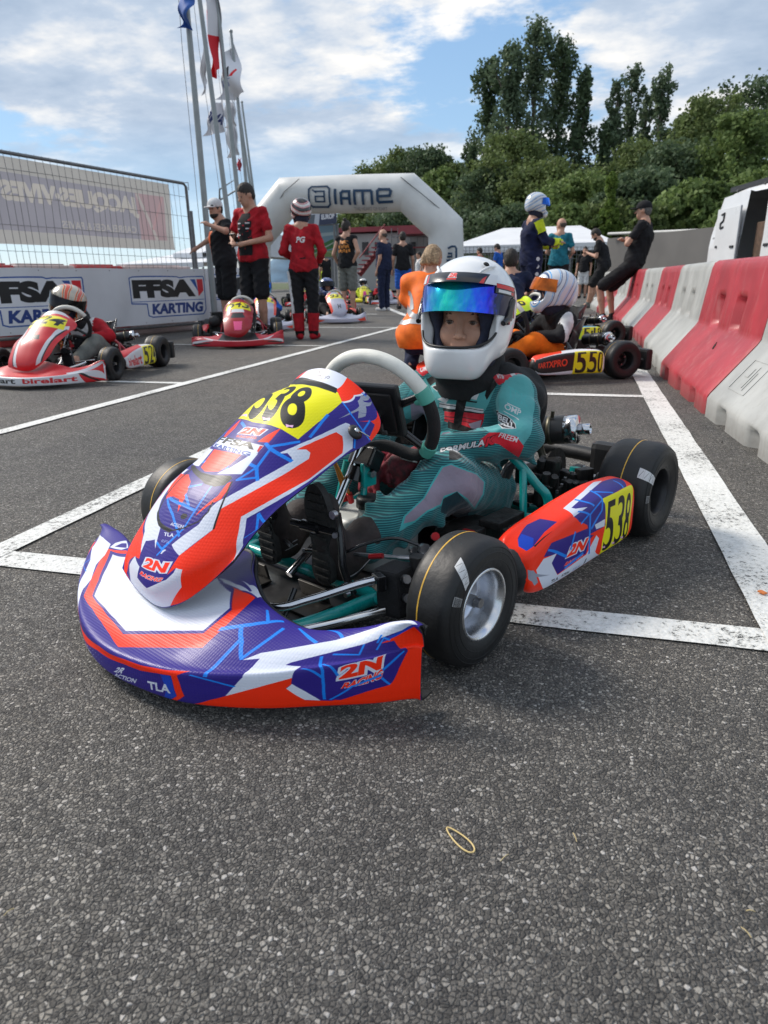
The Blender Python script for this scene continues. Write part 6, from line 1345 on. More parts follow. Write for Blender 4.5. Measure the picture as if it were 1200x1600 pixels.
# epaulettes, straps, collar
c_ = SDF((-.16, -.80, .38), (.16, -.50, .56), .006); c_.cone((0, -.655, .430), (0, -.66, .470), .105, .088, k=.0); c_.ell((0, -.57, .46), (.07, .06, .03), k=.03); c_.cone((0, -.655, .47), (0, -.66, .56), .06, .07, k=.01, op='s')
V, Q = c_.mesh(); emit('neck_collar', V, Q, DARKT, drv, it=1)
for s, kk in ((1, 0), (-1, 1)):
    k = SDF((s*.15-.13, -.80, .30), (s*.15+.13, -.50, .56), .006); k.cone((s*.085, -.685, .430), (s*.165, -.685, .385), .050, .046, k=0); k.ell((s*.12, -.745, .36), (.07, .03, .10), k=.04)
    V, Q = k.mesh(); emit('back_protector', V, Q, DARKT, drv, it=1)
# ---- hands in gloves
GLV = mat('glove black', (.30, .02, .035), .75, var=.5, vs=22, two=(.012, .010, .011), bump=.4, bs=200); GLR = mat('glove red', (.38, .02, .04), .7, var=.25, vs=60)
def hand(c, fwd, palm, side, parent, m, name='glove', sc=1., curl=.5, h=.0042, yflip=True, res_it=1):
    """hand with palm, four bent fingers of different length and a thumb from the side of the palm"""
    f = _n(fwd); p = np.array(palm, float); p = _n(p-f*p.dot(f)); t = np.cross(f, p)*side; c = np.array(c, float)
    s = SDF(c-.15*sc, c+.15*sc, h); s.cone(c-f*.035*sc, c+f*.02*sc, .026*sc, .030*sc, k=.0, flat=(1, 1, 1)); s.cone(c+f*.02*sc-t*.022*sc, c+f*.02*sc+t*.022*sc, .019*sc, .019*sc, k=.02)
    for i, (o, ln) in enumerate(((.031, .068), (.011, .078), (-.010, .073), (-.029, .056))):
        a = c+f*.035*sc+t*o*sc; q = a; ang = .25*curl; 
        for j, (l, r0, r1) in enumerate(((.42, .0105, .0098), (.32, .0098, .0092), (.26, .0092, .0080))):
            ang += (.55+.12*i)*curl*(1 if j else .6); d = f*math.cos(ang)+p*math.sin(ang); q2 = q+d*ln*l*sc; s.cone(q, q2, r0*sc, r1*sc, k=.004*sc); q = q2
    a = c-f*.012*sc+t*.026*sc; d1 = _n(f*.6+t*.75+p*.35); a2 = a+d1*.034*sc; d2 = _n(f*.9+t*.15+p*.5); s.cone(a, a2, .0135*sc, .0115*sc, k=.008*sc); s.cone(a2, a2+d2*.030*sc, .0112*sc, .0092*sc, k=.004*sc)
    V, Q = s.mesh(); return emit(name, V, Q, m, parent, it=res_it, yflip=yflip)
gl = hand((.055, -.295, .268), (-.55, .62, -.55), (-.55, -.2, -.7), 1, drv, GLV, sc=.92, curl=.75)
gr = hand((-.035, -.275, .235), (.2, .85, -.35), (.3, -.3, -.8), -1, drv, GLV, sc=.92, curl=.8)
kb = KB(); kb.tube([(.112, -.36, .272), (.078, -.318, .262)], [.040, .033], n=20); kb.build('glove_cuff', GLR, gl)
kb = KB(); kb.tube([(-.085, -.345, .262), (-.055, -.305, .25)], [.040, .033], n=20); kb.build('glove_cuff', GLR, gr)
kb = KB(); q = np.array((.055, -.295, .255)); 
kb.box(q+np.array((.012, .008, .030)), (.030, .045, .004), rot=Matrix.Rotation(.5, 3, 'Y') @ Matrix.Rotation(.7, 3, 'Z'), bev=.002); kb.build('glove_badge', mat('pale badge', (.42, .40, .38), .6, var=.5, vs=120), gl)
# ---- boots
BOOT = mat('suede boot', (.030, .022, .020), .75, var=.35, vs=40, bump=.4, bs=150); SOLE = mat('boot sole', (.020, .020, .019), .7, var=.5, vs=25, bump=.7, bs=90)
for s, tx in ((1, .100), (-1, -.085)):
    k = SDF((tx-.10, -.16, .03), (tx+.10, .09, .33), .005)
    k.cone((tx+s*.016, -.075, .150), (tx+s*.010, -.02, .115), .046, .040, k=.0); k.cone((tx+s*.008, -.005, .105), (tx, .020, .17), .036, .036, k=.03); k.cone((tx, .022, .17), (tx-s*.006, .026, .235), .036, .030, k=.02, flat=(1.1, .75, 1)); k.ell((tx-s*.006, .024, .245), (.034, .022, .030), k=.01)
    V, Q = k.mesh(); bt = emit('boot', V, Q, BOOT, drv, it=1)
    out = [(-.022, -.088), (-.031, -.07), (-.031, -.045), (-.026, -.01), (-.030, .03), (-.037, .065), (-.036, .10), (-.024, .128), (-.004, .140), (.016, .130), (.032, .10), (.037, .065), (.030, .025), (.024, -.01), (.027, -.045), (.028, -.072), (.018, -.088), (-.002, -.093)]
    P = smooth_path([(x*s, y) for x, y in out], 4, True); M = Matrix.Translation((tx, .036, .163)) @ Matrix.Rotation(R(90-3), 4, 'X')
    kb = KB(); kb.prism([tuple(p) for p in P], -.016, .0, M=M, smooth=True)
    for j in range(11):
        y = -.075+.019*j; wdt = np.interp(y, [-.09, -.045, 0, .065, .12], [.036, .052, .046, .066, .040]); kb.box(M @ Vector((0, y, -.0175)), (wdt, .009, .004), rot=M.to_3x3(), bev=.0015)
    kb.build('sole', SOLE, bt)
    kb = KB(); e = (tx, -.012, .12)
    for dz in (0, .011): kb.tube(catmull([(tx+s*.052, -.06, .118+dz), (tx+s*.05, -.01, .095+dz), (tx+s*.036, .012, .088+dz), (tx-s*.02, .018, .098+dz), (tx-s*.04, -.01, .112+dz)], 6), .0013, n=5)
    kb.build('boot_piping', mat('grey piping', (.35, .35, .36), .5), bt)
# ---- helmet
def helmet(fr, parent, m_shell, m_liner, res=.0045, sc=1., thin=.018, yflip=True, opening=True):
    s = SDF((-.16, -.19, -.20), (.16, .19, .20), res)
    s.ell((0, -.015, .036), (.139, .156, .122), k=0); s.ell((0, .012, -.052), (.126, .152, .110), k=.06); s.cone((-.04, .105, -.115), (.04, .105, -.115), .045, k=.05); s.ell((0, -.11, -.03), (.085, .055, .07), k=.05)
    s.box((0, .02, -.245), (.3, .3, .085), k=.012, op='s', rnd=.01)                      # neck opening plane
    for sg in (1, -1): s.ell((sg*.143, .03, .025), (.014, .05, .045), k=.01, op='s')
    outer = s.F.copy()
    if opening:
        s.box((0, .16, .000), (.118, .105, .074), k=.010, op='s', rnd=.055)
        for sg in (1, -1): s.ell((sg*.10, .14, -.060), (.045, .06, .025), k=.0) if False else None
        s.ell((0, .0, .03), (.118, .136, .106), k=0, op='s'); s.ell((0, .0, -.09), (.102, .118, .13), k=.02, op='s')
    V, Q = s.mesh(); V = relax(V, Q, 2, .5)*sc; o = emit('helmet_shell', fr.arr(V), Q, m_shell, parent, yflip=yflip); return o
helm = thing('helmet', None, None); helm.parent = drv; 
WH = mat('white lacquer', (.80, .80, .80), .22, var=.03, vs=10, coat=.6)
shell_o = helmet(hm, helm, WH, None, res=.0036)
NAVY = mat('helmet lining', (.018, .022, .045), .85, var=.25, vs=80, bump=.4, bs=300)
s = SDF((-.12, -.15, -.17), (.12, .145, .15), .005); s.ell((0, 0, .03), (.117, .135, .105), k=0); s.ell((0, .0, -.08), (.100, .116, .12), k=.02)
s.ell((.0, .10, -.018), (.062, .12, .098), k=.02, op='s'); s.ell((0, 0, .03), (.074, .09, .098), k=.01, op='s'); s.cone((0, 0, -.05), (0, -.02, -.25), .062, .07, k=.02, op='s'); s.box((0, .0, -.20), (.2, .2, .07), k=.01, op='s')
V, Q = s.mesh(); emit('liner', hm.arr(relax(V, Q, 2)), Q, NAVY, helm)
kb = KB()      # rubber trim round the eye port
loop = []
for a in np.linspace(0, 2*math.pi, 60, endpoint=False):
    ca, sa = math.cos(a), math.sin(a); l = .117*np.sign(ca)*abs(ca)**.55; u = .073*np.sign(sa)*abs(sa)**.6; 
    # distance to the shell along the viewing direction of the helmet
    f = .150*math.sqrt(max(.02, 1-(l/.135)**2))*(1-.0*u)+.010; f = min(f, .158); loop.append((l, f-.004, u))
def sdist(l, f, u):
    g = lambda c, r: (lambda k0, k1: k0*(k0-1)/k1)(math.sqrt(sum(((a-b)/r_)**2 for a, b, r_ in zip((l, f, u), c, r))), math.sqrt(sum(((a-b)/r_**2)**2 for a, b, r_ in zip((l, f, u), c, r)))+1e-9)
    return min(g((0, -.015, .036), (.139, .156, .122)), g((0, .012, -.052), (.126, .152, .110)))-.004
loop2 = []
for l, f, u in loop:
    f = .02
    while sdist(l, f, u) < 0 and f < .2: f += .001
    loop2.append(hm(l*.99, f-.004, u*.99))
kb.tube(loop2, .0036, n=8, closed=True); kb.build('port_seal', BLK, helm)
# visor, flipped up
VIS = bpy.data.materials.new('visor mirror'); VIS.use_nodes = True; t = VIS.node_tree; b = t.nodes['Principled BSDF']
uvn = nd(t, 'ShaderNodeUVMap'); uvn.uv_map = 'UVMap'; sx = nd(t, 'ShaderNodeSeparateXYZ'); t.links.new(uvn.outputs[0], sx.inputs[0])
nz = nd(t, 'ShaderNodeTexNoise'); nz.inputs['Scale'].default_value = 5; mp = nd(t, 'ShaderNodeMapping'); mp.inputs['Scale'].default_value = (6, .6, 1); t.links.new(uvn.outputs[0], mp.inputs[0]); t.links.new(mp.outputs[0], nz.inputs['Vector'])
ma = nd(t, 'ShaderNodeMath', operation='MULTIPLY_ADD'); t.links.new(nz.outputs['Fac'], ma.inputs[0]); ma.inputs[1].default_value = .14; m2 = nd(t, 'ShaderNodeMath', operation='ADD'); m2.inputs[1].default_value = -.07; t.links.new(sx.outputs[0], m2.inputs[0]); t.links.new(m2.outputs[0], ma.inputs[2])
rp = nd(t, 'ShaderNodeValToRGB'); e = rp.color_ramp.elements; e[0].position = .0; e[0].color = (.02, .01, .12, 1); e[1].position = 1.; e[1].color = (.01, .01, .03, 1)
for p_, c in ((.14, (.16, .07, .55)), (.24, (.02, .13, .75)), (.36, (.0, .30, .55)), (.47, (.0, .58, .48)), (.56, (.0, .40, .62)), (.66, (.01, .12, .85)), (.74, (.03, .03, .75)), (.80, (.01, .012, .06))): e.new(p_).color = (*c, 1)
t.links.new(ma.outputs[0], rp.inputs[0]); t.links.new(rp.outputs[0], b.inputs['Base Color']); b.inputs['Metallic'].default_value = .75; b.inputs['Roughness'].default_value = .14; b.inputs['Coat Weight'].default_value = .5
def visor_grid(u0, u1, a0, a1, rl=.141, rf=.166, n=60, k=14, bul=.012):
    G = np.zeros((k, n, 3))
    for i in range(k):
        for j in range(n):
            a = a0+(a1-a0)*j/(n-1); g = i/(k-1); u = u0+(u1-u0)*g; lift = .006+.018*(1-g); rr = 1-.10*g*g
            G[i, j] = hm(math.sin(a)*rl*(1-.02*g), -.012+math.cos(a)*(rf*rr+lift*math.cos(a)), u+(-.020*(1-math.cos(a))))
    return G
kb = KB(); shell(kb, visor_grid(.018, .088, R(-88), R(88)), 0, 1, .0022); vis = kb.build('visor', [VIS, BLKG], helm)
VS = Tex(1024, 96, (.03, .035, .08)); VS.poly([(.11, 0), (.16, 0), (.14, .6), (.11, 1)], (.80, .1, .15)); VS.poly([(.80, .0), (.85, 0), (.87, .8), (.83, .5)], (.80, .1, .15)); VS.poly([(.0, 0), (.10, 0), (.07, 1), (.0, 1)], (.85, .85, .86)); VS.poly([(.86, .0), (1, .0), (1, 1), (.90, 1)], (.85, .85, .86))
VS.text('2R', (.45, .42), (.55, .42), (.455, .88), (.9, .25, .2), bold=.06, outline=(.9, .9, .9), ow=.1); VS.poly([(.44, .18), (.55, .18), (.55, .32), (.44, .32)], (.9, .25, .2))
kb = KB(); shell(kb, visor_grid(.0885, .112, R(-52), R(52), rl=.1385, rf=.158, k=5), 0, 1, .002); kb.build('visor_strip', [print_mat('visor strip', VS, .3, .4), BLKG], vis)
VT = Tex(256, 64, (.03, .03, .05)); VT.poly([(.05, .55), (.95, .55), (.98, .95), (.0, .95)], (.85, .08, .08)); VT.poly([(.12, .12), (.75, .12), (.75, .42), (.12, .42)], (.85, .85, .85)); VT.poly([(.77, .12), (.93, .12), (.93, .42), (.77, .42)], (.8, .1, .1))
def strip_on(a0, a1, u0, u1, mt, nm):
    G = visor_grid(.020, .098, R(-88), R(88)); n = 16; out = np.zeros((4, n, 3))
    for i in range(4):
        for j in range(n):
            a = a0+(a1-a0)*j/(n-1); gg = (u0+(u1-u0)*i/3-.020)/.078; rr = 1-.10*gg*gg; lift = .006+.018*(1-gg)
            out[i, j] = hm(math.sin(a)*(.141*(1-.02*gg)+.0016), -.012+math.cos(a)*(.166*rr+lift*math.cos(a)+.0016), u0+(u1-u0)*i/3-.020*(1-math.cos(a))-.03*(j/n)*0)
    kb = KB(); kb.grid(out); kb.build(nm, mt, vis)
strip_on(R(50), R(84), .070, .094, print_mat('visor side sticker', VT, .35, .3), 'visor_sticker')
for sg in (1, -1):
    kb = KB(); L0 = hm.l*sg
    for (f, u, r, t_) in ((.012, .030, .024, .010), (.030, .006, .016, .012), (.050, -.006, .012, .012)): kb.tube([hm(sg*.120, f, u), hm(sg*(.132+t_*.8), f, u)], [r, r*.85], n=24)
    kb.tube([hm(sg*.136, .012, .045), hm(sg*.137, .045, .0), hm(sg*.13, .075, -.012)], [.010, .010, .007], n=10); kb.build('visor_pivot', BLKG, helm)
    kb = KB()
    for (f, u, r) in ((.010, .046, .0065), (.024, .016, .0075), (.048, -.004, .004)): kb.tube([hm(sg*.139, f, u), hm(sg*.1435, f, u)], r, n=16)
    kb.build('pivot_screw', STEEL, helm)
def on_shell(l, u, off=.0012):
    f = .02
    while sdist(l, f, u) < -.002 and f < .2: f += .0005
    return hm(l, f+off+.006, u)
kb = KB()
for l0, l1, u in ((-.040, -.012, -.096), (.012, .042, -.096)): kb.tube([on_shell(l0+(l1-l0)*i/6, u, -.001) for i in range(7)], .0034, n=8)
kb.build('chin_vent', mat('vent black', (.006, .006, .006), .8), helm)
kb = KB(); q = hm(.068, .065, .132); kb.lathe([(0, .003), (.006, .003), (.0085, .0), (.0, -.002)], q, hm.l*.55+hm.f*.45+hm.u*.8, n=16); kb.build('top_vent', mat('vent black', (.006, .006, .006), .8), helm)
kb = KB(); [kb.tube(catmull([hm(sg*.060, .098, .112), hm(sg*.075, .072, .124), hm(sg*.088, .035, .128)], 6), [.001]+[.0035]*11+[.001], n=8) for sg in (1, -1)]; kb.build('vent_ridge', WH, helm)
# ================================================================ inflatable arch
VINYL = mat('white vinyl', (.62, .62, .60), .38, var=.06, vs=2, bump=.1, bs=3)
def arch():
    Y = 20.0; t = thing('inflatable_arch', 'white inflatable arch with dark blue lettering spanning the grid', 'arch', (0, 0, 0)); S = lambda px, py: atY(px, py, Y)
    nodes = [S(698, 500), S(696, 357), S(637, 301), S(450, 306), S(398, 372), S(396, 500)]; nodes[0][2] = .0; nodes[-1][2] = .0
    r = .48; nn = [Vector(n) for n in nodes]; k = 28; kb = MB(); rings = []
    for i, p in enumerate(nn):
        if i == 0: T = (nn[1]-p).normalized()
        elif i == len(nn)-1: T = (p-nn[i-1]).normalized()
        else: T = ((nn[i+1]-p).normalized()+(p-nn[i-1]).normalized()).normalized()
        d = (nn[min(i+1, len(nn)-1)]-p).normalized() if i < len(nn)-1 else T; c = max(.5, abs(T.dot(d)))
        B = Vector((0, 1, 0)); N_ = T.cross(B).normalized()
        rings.append([p+B*math.cos(a)*r+N_*math.sin(a)*r/c for a in [2*math.pi*j/k for j in range(k)]])
    # slightly barrel-shaped segments
    out = []
    for i in range(len(rings)-1):
        c0 = sum(rings[i], Vector())/k; c1 = sum(rings[i+1], Vector())/k
        for j in range(10 if i < len(rings)-2 else 11):
            f = j/10; b = 1+.035*math.sin(math.pi*f); c = c0.lerp(c1, f); out.append([c+(rings[i][q].lerp(rings[i+1][q], f)-c)*b for q in range(k)])
    n = len(out); kb.add([p for rg in out for p in rg], [(i*k+j, i*k+(j+1) % k, (i+1)*k+(j+1) % k, (i+1)*k+j) for i in range(n-1) for j in range(k)])
    kb.build('tube', VINYL, t)
    # printed mark and letters, as thin raised vinyl following the front
    NB = mat('dark blue print', (.012, .045, .10), .5, var=.1)
    a, b = S(480, 305), S(616, 305); kb = MB()
    def put(px, py, off=0.0):      # point on the front of the horizontal tube
        cen = atY(px, 304.5-(px-540)*.012, Y); q = atY(px, py, Y-.5); dz = q[2]-cen[2]; dz = max(-.47, min(.47, dz)); return (q[0], Y-math.sqrt(.52**2-dz*dz)-.016-off, cen[2]+dz)
    def bar(pts, w):
        e = w*25
        for (x0, y0), (x1, y1) in zip(pts[:-1], pts[1:]):
            ln = math.hypot(x1-x0, y1-y0); dx, dy = (x1-x0)/ln, (y1-y0)/ln; kk = max(2, int(ln/3)); vs = []
            for i in range(kk+1):
                f = -e*.9+(ln+1.8*e)*i/kk; cx, cy = x0+dx*f, y0+dy*f; vs += [put(cx-dy*e, cy+dx*e), put(cx+dy*e, cy-dx*e)]
            kb.add(vs, [(2*i, 2*i+1, 2*i+3, 2*i+2) for i in range(kk)], smooth=False)
    W = .085
    bar([(487, 292), (511, 291), (515, 295), (515, 319), (511, 323), (487, 323), (483, 319), (483, 296), (487, 292)], .055)
    bar([(493, 299), (507, 299), (507, 315), (493, 315), (493, 307), (507, 307)], .05); bar([(489, 297), (494, 301)], .04)
    bar([(524, 297), (524, 317)], W)
    bar([(533, 318), (533, 302), (536, 299), (546, 299), (546, 318)], W); bar([(533, 310), (546, 310)], W)
    bar([(554, 318), (554, 298), (579, 298), (581, 300), (581, 318)], W); bar([(567, 298), (567, 318)], W)
    bar([(612, 315), (592, 316), (590, 313), (590, 299), (593, 296), (608, 296), (611, 299), (609, 306), (590, 307)], W)
    kb.build('lettering', NB, t)
    kb = MB()
    V_, T_ = glyphs('THE HEART OF KART', .01); w_ = V_[:, 0].max(); kb.add([put(551+x/w_*52, 328-y*5) for x, y in V_], [tuple(q) for q in T_], smooth=False); kb.build('small_lettering', mat('faded print', (.25, .25, .27), .5), t)
    kb = MB()
    def put2(px, py): q = atY(px, py, Y-.53); return (q[0], Y-.535, q[2])
    for s in ([(700, 388), (706, 385), (711, 385), (713, 388), (713, 404), (710, 407), (698, 407)], [(700, 396), (706, 396), (706, 401), (699, 401)]):
        P = [Vector(put2(*p)) for p in s]; kb.tube(P, .03, n=6)
    kb.build('leg_mark', NB, t)
    kb = MB(); kb.tube([S(478, 283)+np.array([0, -.5, 0]), S(455, 303)+np.array([0, -.52, 0]), S(425, 345)+np.array([0, -.3, 0])], .012, n=5); kb.tube([S(632, 280)+np.array([0, -.4, 0]), S(664, 305)+np.array([0, -.53, 0]), S(716, 349)+np.array([0, -.25, 0])], .012, n=5); kb.build('seam_cord', mat('grey cord', (.12, .12, .12), .6), t)
arch()
# ================================================================ fence with mesh panels and banners on the left
FA, FB = atY(-60, 560, 6.1), atY(290, 520, 9.3); FA[2] = FB[2] = 0
fd = (FB-FA)/np.linalg.norm(FB-FA); fdv = np.array([fd[0], fd[1], 0]); fl = np.linalg.norm(FB-FA); fn = np.array([fd[1], -fd[0], 0])     # towards the track
fang = math.atan2(fd[1], fd[0])
GALV = mat('galvanised steel', (.17, .175, .18), .45, metal=.5, var=.2, vs=25)
def fp(d, z, o=0.0): return FA+fdv*d+np.array([0, 0, z])+fn*o
def fpix(px, py):       # pixel -> distance along the fence and height
    d = _ray(px, py); A = np.array([[d[0], -fdv[0]], [d[1], -fdv[1]]]); k = np.linalg.solve(A, (FA-CP)[:2]); return k[1], (CP+d*k[0])[2]
e0, z0 = fpix(0, 232); e1, z1 = fpix(290, 287)
ztop = 2.06
t = thing('mesh_fence', 'grey wire mesh site fence panel carrying a faded banner seen from behind', 'fence', tuple(FA)); fo = -np.array(FA)
def loc(p): return tuple(np.array(p)-FA)
kb = MB(); kb.tube([loc(fp(-.5, z0)), loc(fp(e1-.05, z1-.0)), loc(fp(e1, z1-.04)), loc(fp(e1, .05))], .021, n=8); kb.tube([loc(fp(-.5, .12)), loc(fp(e1, .12))], .02, n=8)
kb.tube([loc(fp(e1+.10, z1-.35, -.05)), loc(fp(e1+.10, .0, -.05))], .024, n=8); kb.tube([loc(fp(e1-.1, z1)), loc(fp(e1+.05, z1+.02)), loc(fp(e1+.05, z1-.08))], .006, n=5); kb.build('fence_frame', GALV, t)
kb = MB(); n = int((e1+.5)/.095)
for i in range(n):
    d = -.5+i*.095; zt = z0+(z1-z0)*max(0, d)/e1; ph = .03*math.sin(i*.6)
    kb.tube([loc(fp(d+ph*.5, .12)), loc(fp(d+ph, .9)), loc(fp(d+.02*math.sin(i), zt-.45)), loc(fp(d-.02, zt+.02))], .0026, n=4)
for z in (.3, .75, 1.05, 1.32, 1.62, 1.88): kb.tube([loc(fp(-.5, z*z0/ztop)), loc(fp(e1*.4, z*z0/ztop-.015)), loc(fp(e1, z*z1/ztop))], .0035, n=4)
kb.build('wire_mesh', GALV, t)
# banner on the mesh: printed on the far side, seen mirrored and washed out
_d0 = fpix(-20, 300)[0]-.6; _dL = fpix(263, 285)[0]; bu = lambda px: (fpix(px, 330)[0]-_d0)/(_dL-_d0); xr, xm = bu(216), bu(258)
tb = Tex(1600, 640, (.66, .66, .65), 2); tb.poly([(.0, .17), (xr, .14), (xr, .80), (0, .84)], (.57, .57, .605)); tb.poly([(xr, .13), (xm, .14), (xm, .80), (xr, .80)], (.64, .565, .58));
def mtext(tx, s, x0, x1, y0, y1, col, bold=.05): tx.text(s, (x1, y0), (x0, y0), (x1, y1), col, bold=bold)
mtext(tb, 'JACQUES·VIVES', bu(8), bu(218), .44, .74, (.70, .69, .67), .06); mtext(tb, 'CARRELAGES & PAVES', bu(95), bu(210), .22, .32, (.66, .65, .64), .02)
tb.line([(xr+.01, .78), (xr*.4+xm*.6, .15)], .04, (.68, .66, .65)); tb.line([(xm-.01, .78), (xr*.5+xm*.5, .30)], .03, (.68, .57, .58))
MB1 = print_mat('mesh banner', tb, .9, noise=.06); _t = MB1.node_tree; _tr = nd(_t, 'ShaderNodeBsdfTranslucent'); _mx = nd(_t, 'ShaderNodeMixShader'); _mx.inputs[0].default_value = .5; _b = _t.nodes['Principled BSDF']; _t.links.new(_b.inputs['Base Color'].links[0].from_socket, _tr.inputs['Color']); _t.links.new(_b.outputs[0], _mx.inputs[1]); _t.links.new(_tr.outputs[0], _mx.inputs[2]); _t.links.new(_mx.outputs[0], _t.nodes['Material Output'].inputs['Surface'])
d0, _ = fpix(-20, 300); dL, zT = fpix(263, 285); _, zB = fpix(263, 388)
kb = MB(); G = np.array([[loc(fp(d0-.6+(dL-d0+.6)*j/30, (lambda g, zt: zB*.985+(zt-.03-zB)*g)(i/12, z0+(z1-z0)*(d0-.6+(dL-d0+.6)*j/30)/e1), -.012-.010*math.sin(j*.7)*math.sin(i*.5))) for j in range(31)] for i in range(13)]); kb.grid(G); kb.build('backside_banner', MB1, t)
# FFSA banner on the lower half, hung on the track side
WB = (.80, .80, .81)
def ffsa(tx, x0, x1, y0, y1, blk=(.06, .06, .06)):
    """logo in the rectangle: outlined letters, KARTING below"""
    X = lambda x: x0+(x1-x0)*x; Yv = lambda y: y0+(y1-y0)*y; bl = (.12, .30, .58)
    out = [(.0, .35), (.0, .97), (.05, 1.), (.62, 1.), (.66, .97), (.72, .99), (.99, .99), (1., .95), (1., .12), (.96, .0), (.24, .0), (.19, .04), (.19, .33)]
    tx.poly([(X(a), Yv(b)) for a, b in out], (.84, .84, .85)); tx.line([(X(a), Yv(b)) for a, b in out], .022, bl, closed=True)
    tx.text('FFSA', (X(.03), Yv(.47)), (X(.86), Yv(.47)), (X(.03), Yv(.92)), blk, bold=.07)
    tx.poly([(X(.80), Yv(.92)), (X(.87), Yv(.92)), (X(.90), Yv(.60))], bl); tx.poly([(X(.89), Yv(.92)), (X(.98), Yv(.92)), (X(.98), Yv(.62)), (X(.90), Yv(.47))], (.83, .13, .17))
    tx.line([(X(.0), Yv(.39)), (X(.98), Yv(.39))], .012, bl); tx.text('KARTING', (X(.24), Yv(.06)), (X(.96), Yv(.06)), (X(.24), Yv(.33)), (.10, .22, .48), bold=.05, shear=.12)
def banner(name, label, Pa, Pb, zlo, zhi, logos, amp=.012, tw=2048):
    Pa, Pb = np.array(Pa), np.array(Pb); Ln_ = np.linalg.norm(Pb-Pa); H_ = zhi-zlo; th_ = 512; tx = Tex(tw, th_, WB, 2)
    for a, b in logos: ffsa(tx, a, b, .13, .86)
    for i in range(int(Ln_/.45)):
        x = (i+.3)/int(Ln_/.45); tx.poly([(x, .955), (x+.003, .955), (x+.003, .97), (x, .97)], (.2, .2, .2)); tx.poly([(x, .03), (x+.003, .03), (x+.003, .045), (x, .045)], (.2, .2, .2))
    n = 90; m_ = 16; dv = (Pb-Pa)/Ln_; nr = np.array([dv[1], -dv[0], 0]); G = np.zeros((m_, n, 3))
    for i in range(m_):
        for j in range(n):
            g = i/(m_-1); x = j/(n-1); w_ = amp*(math.sin(x*Ln_*4+g*2)+.5*math.sin(x*Ln_*9-g*3))+.012*math.exp(-((x*Ln_-2.3-.5*(1-g))/.12)**2)-.01*math.exp(-((x*Ln_-2.2+.4*(1-g))/.15)**2)
            G[i, j] = Pa+dv*x*Ln_+nr*w_+np.array([0, 0, zlo+H_*g-.01*(1-abs(math.sin(x*Ln_*3.3)))*(1 if g > .8 else 0)])
    kb = MB(); kb.grid(G); o = kb.build(name, print_mat(name+label[:12], tx, .5, noise=.05)); return tag(o, label, 'banner', 'white karting banners along the fence')
da, _ = fpix(-30, 420); db, _ = fpix(318, 415)
pa = fp(da, 0, .07); pb = fp(db+.05, 0, .07); Lb = db+.05-da
lx = lambda px, py: (fpix(px, py)[0]-da)/Lb
banner('banner', 'long white banner with two karting logos behind the kart of the leaning driver', pa, pb, .16, .90, [(lx(-48, 460), lx(126, 460)), (lx(199, 460), lx(314, 460))])
pc = fp(db+.12, 0, -.05); banner('banner', 'second white banner, its logo partly hidden, right of the nearest flagpole', pc, pc+np.array([fd[0]*.15+.10, 1.6, 0]), .16, .93, [(.03, .80)], tw=1024)
# plastic blocks behind the banner
for i, (xa_, xb_, cl) in enumerate(((-40, 12, 'red'), (12, 112, 'pinkish'), (112, 190, 'red'), (190, 300, 'pinkish'))):
    a_, _ = fpix(xa_, 410); b_, _ = fpix(xb_, 410); kb = MB(); c = fp((a_+b_)/2+.25, .47, -.45)
    kb.box((0, 0, 0), ((b_-a_)*.985, .35, .94), bev=.03, rot=Matrix.Rotation(fang, 3, 'Z')); kb.box((0, 0, .475), ((b_-a_)*.8, .12, .03), bev=.01, rot=Matrix.Rotation(fang, 3, 'Z'))
    tag(kb.build('plastic_block', mat('block '+cl, (.42, .04, .04) if cl == 'red' else (.50, .40, .38), .5, var=.15, vs=3), loc=tuple(c)), ['bright red block top showing at the far left above the banner', 'long pale pinkish block top behind the banner, left', 'bright red block top behind the banner between two pale ones', 'pale block top behind the right half of the banner'][i], 'plastic block', 'plastic blocks behind the mesh fence')
# ================================================================ flagpoles and flags
POLE = mat('grey pole', (.27, .29, .29), .4, metal=.3, var=.1, vs=6)
def pole(pxb, pyb, pxt, pyt, Y, r, label, extra=0., name='flagpole'):
    a = atY(pxb, pyb, Y); b = atY(pxt, pyt, Y); d = (b-a)/(b[2]-a[2]); base = a-d*a[2]; top = b+d*extra; t = thing(name, label, 'flagpole', tuple(base), 0, 'row of flagpoles on the left')
    kb = MB(); H_ = top-base; kb.tube([(0, 0, 0), tuple(H_*.5), tuple(H_)], [r, r*.85, r*.62], n=12); kb.box((0, 0, .01), (r*5, r*5, .02), bev=.004); kb.build('mast', POLE, t)
    kb = MB(); kb.tube([tuple(H_*.02+np.array([-r*2.2, 0, .6])), tuple(H_*.6+np.array([-r*2.6, 0, 0])), tuple(H_*.985+np.array([-r*1.2, 0, 0]))], .004, n=4); kb.build('halyard', mat('rope', (.2, .2, .2), .7), t)
    kb = MB(); kb.lathe([(0, .05), (r*.8, .04), (r*.9, .0), (r*.5, -.02), (0, -.02)], tuple(H_), n=10); kb.build('finial', POLE, t); return base, top
pole(330, 430, 291, 0, 9.6, .048, 'nearest flagpole, leftmost of the row, beside the end of the mesh fence', 2.0)
pole(368, 430, 312, 0, 11.6, .048, 'second flagpole, rising from behind the man in the white cap', 2.2)
pole(386, 440, 339, 0, 13.3, .050, 'third flagpole, carrying the blue, white and red flag', 1.6)
pole(389, 330, 361, 50, 17.5, .050, 'flagpole from which the logo flag hangs, its top just right of the tricolour')
pole(397, 330, 371, 154, 24.0, .055, 'shorter-looking far flagpole right of the white logo flags')
pole(400, 330, 378, 160, 26.5, .055, 'rightmost flagpole of the row, seen close beside another one')
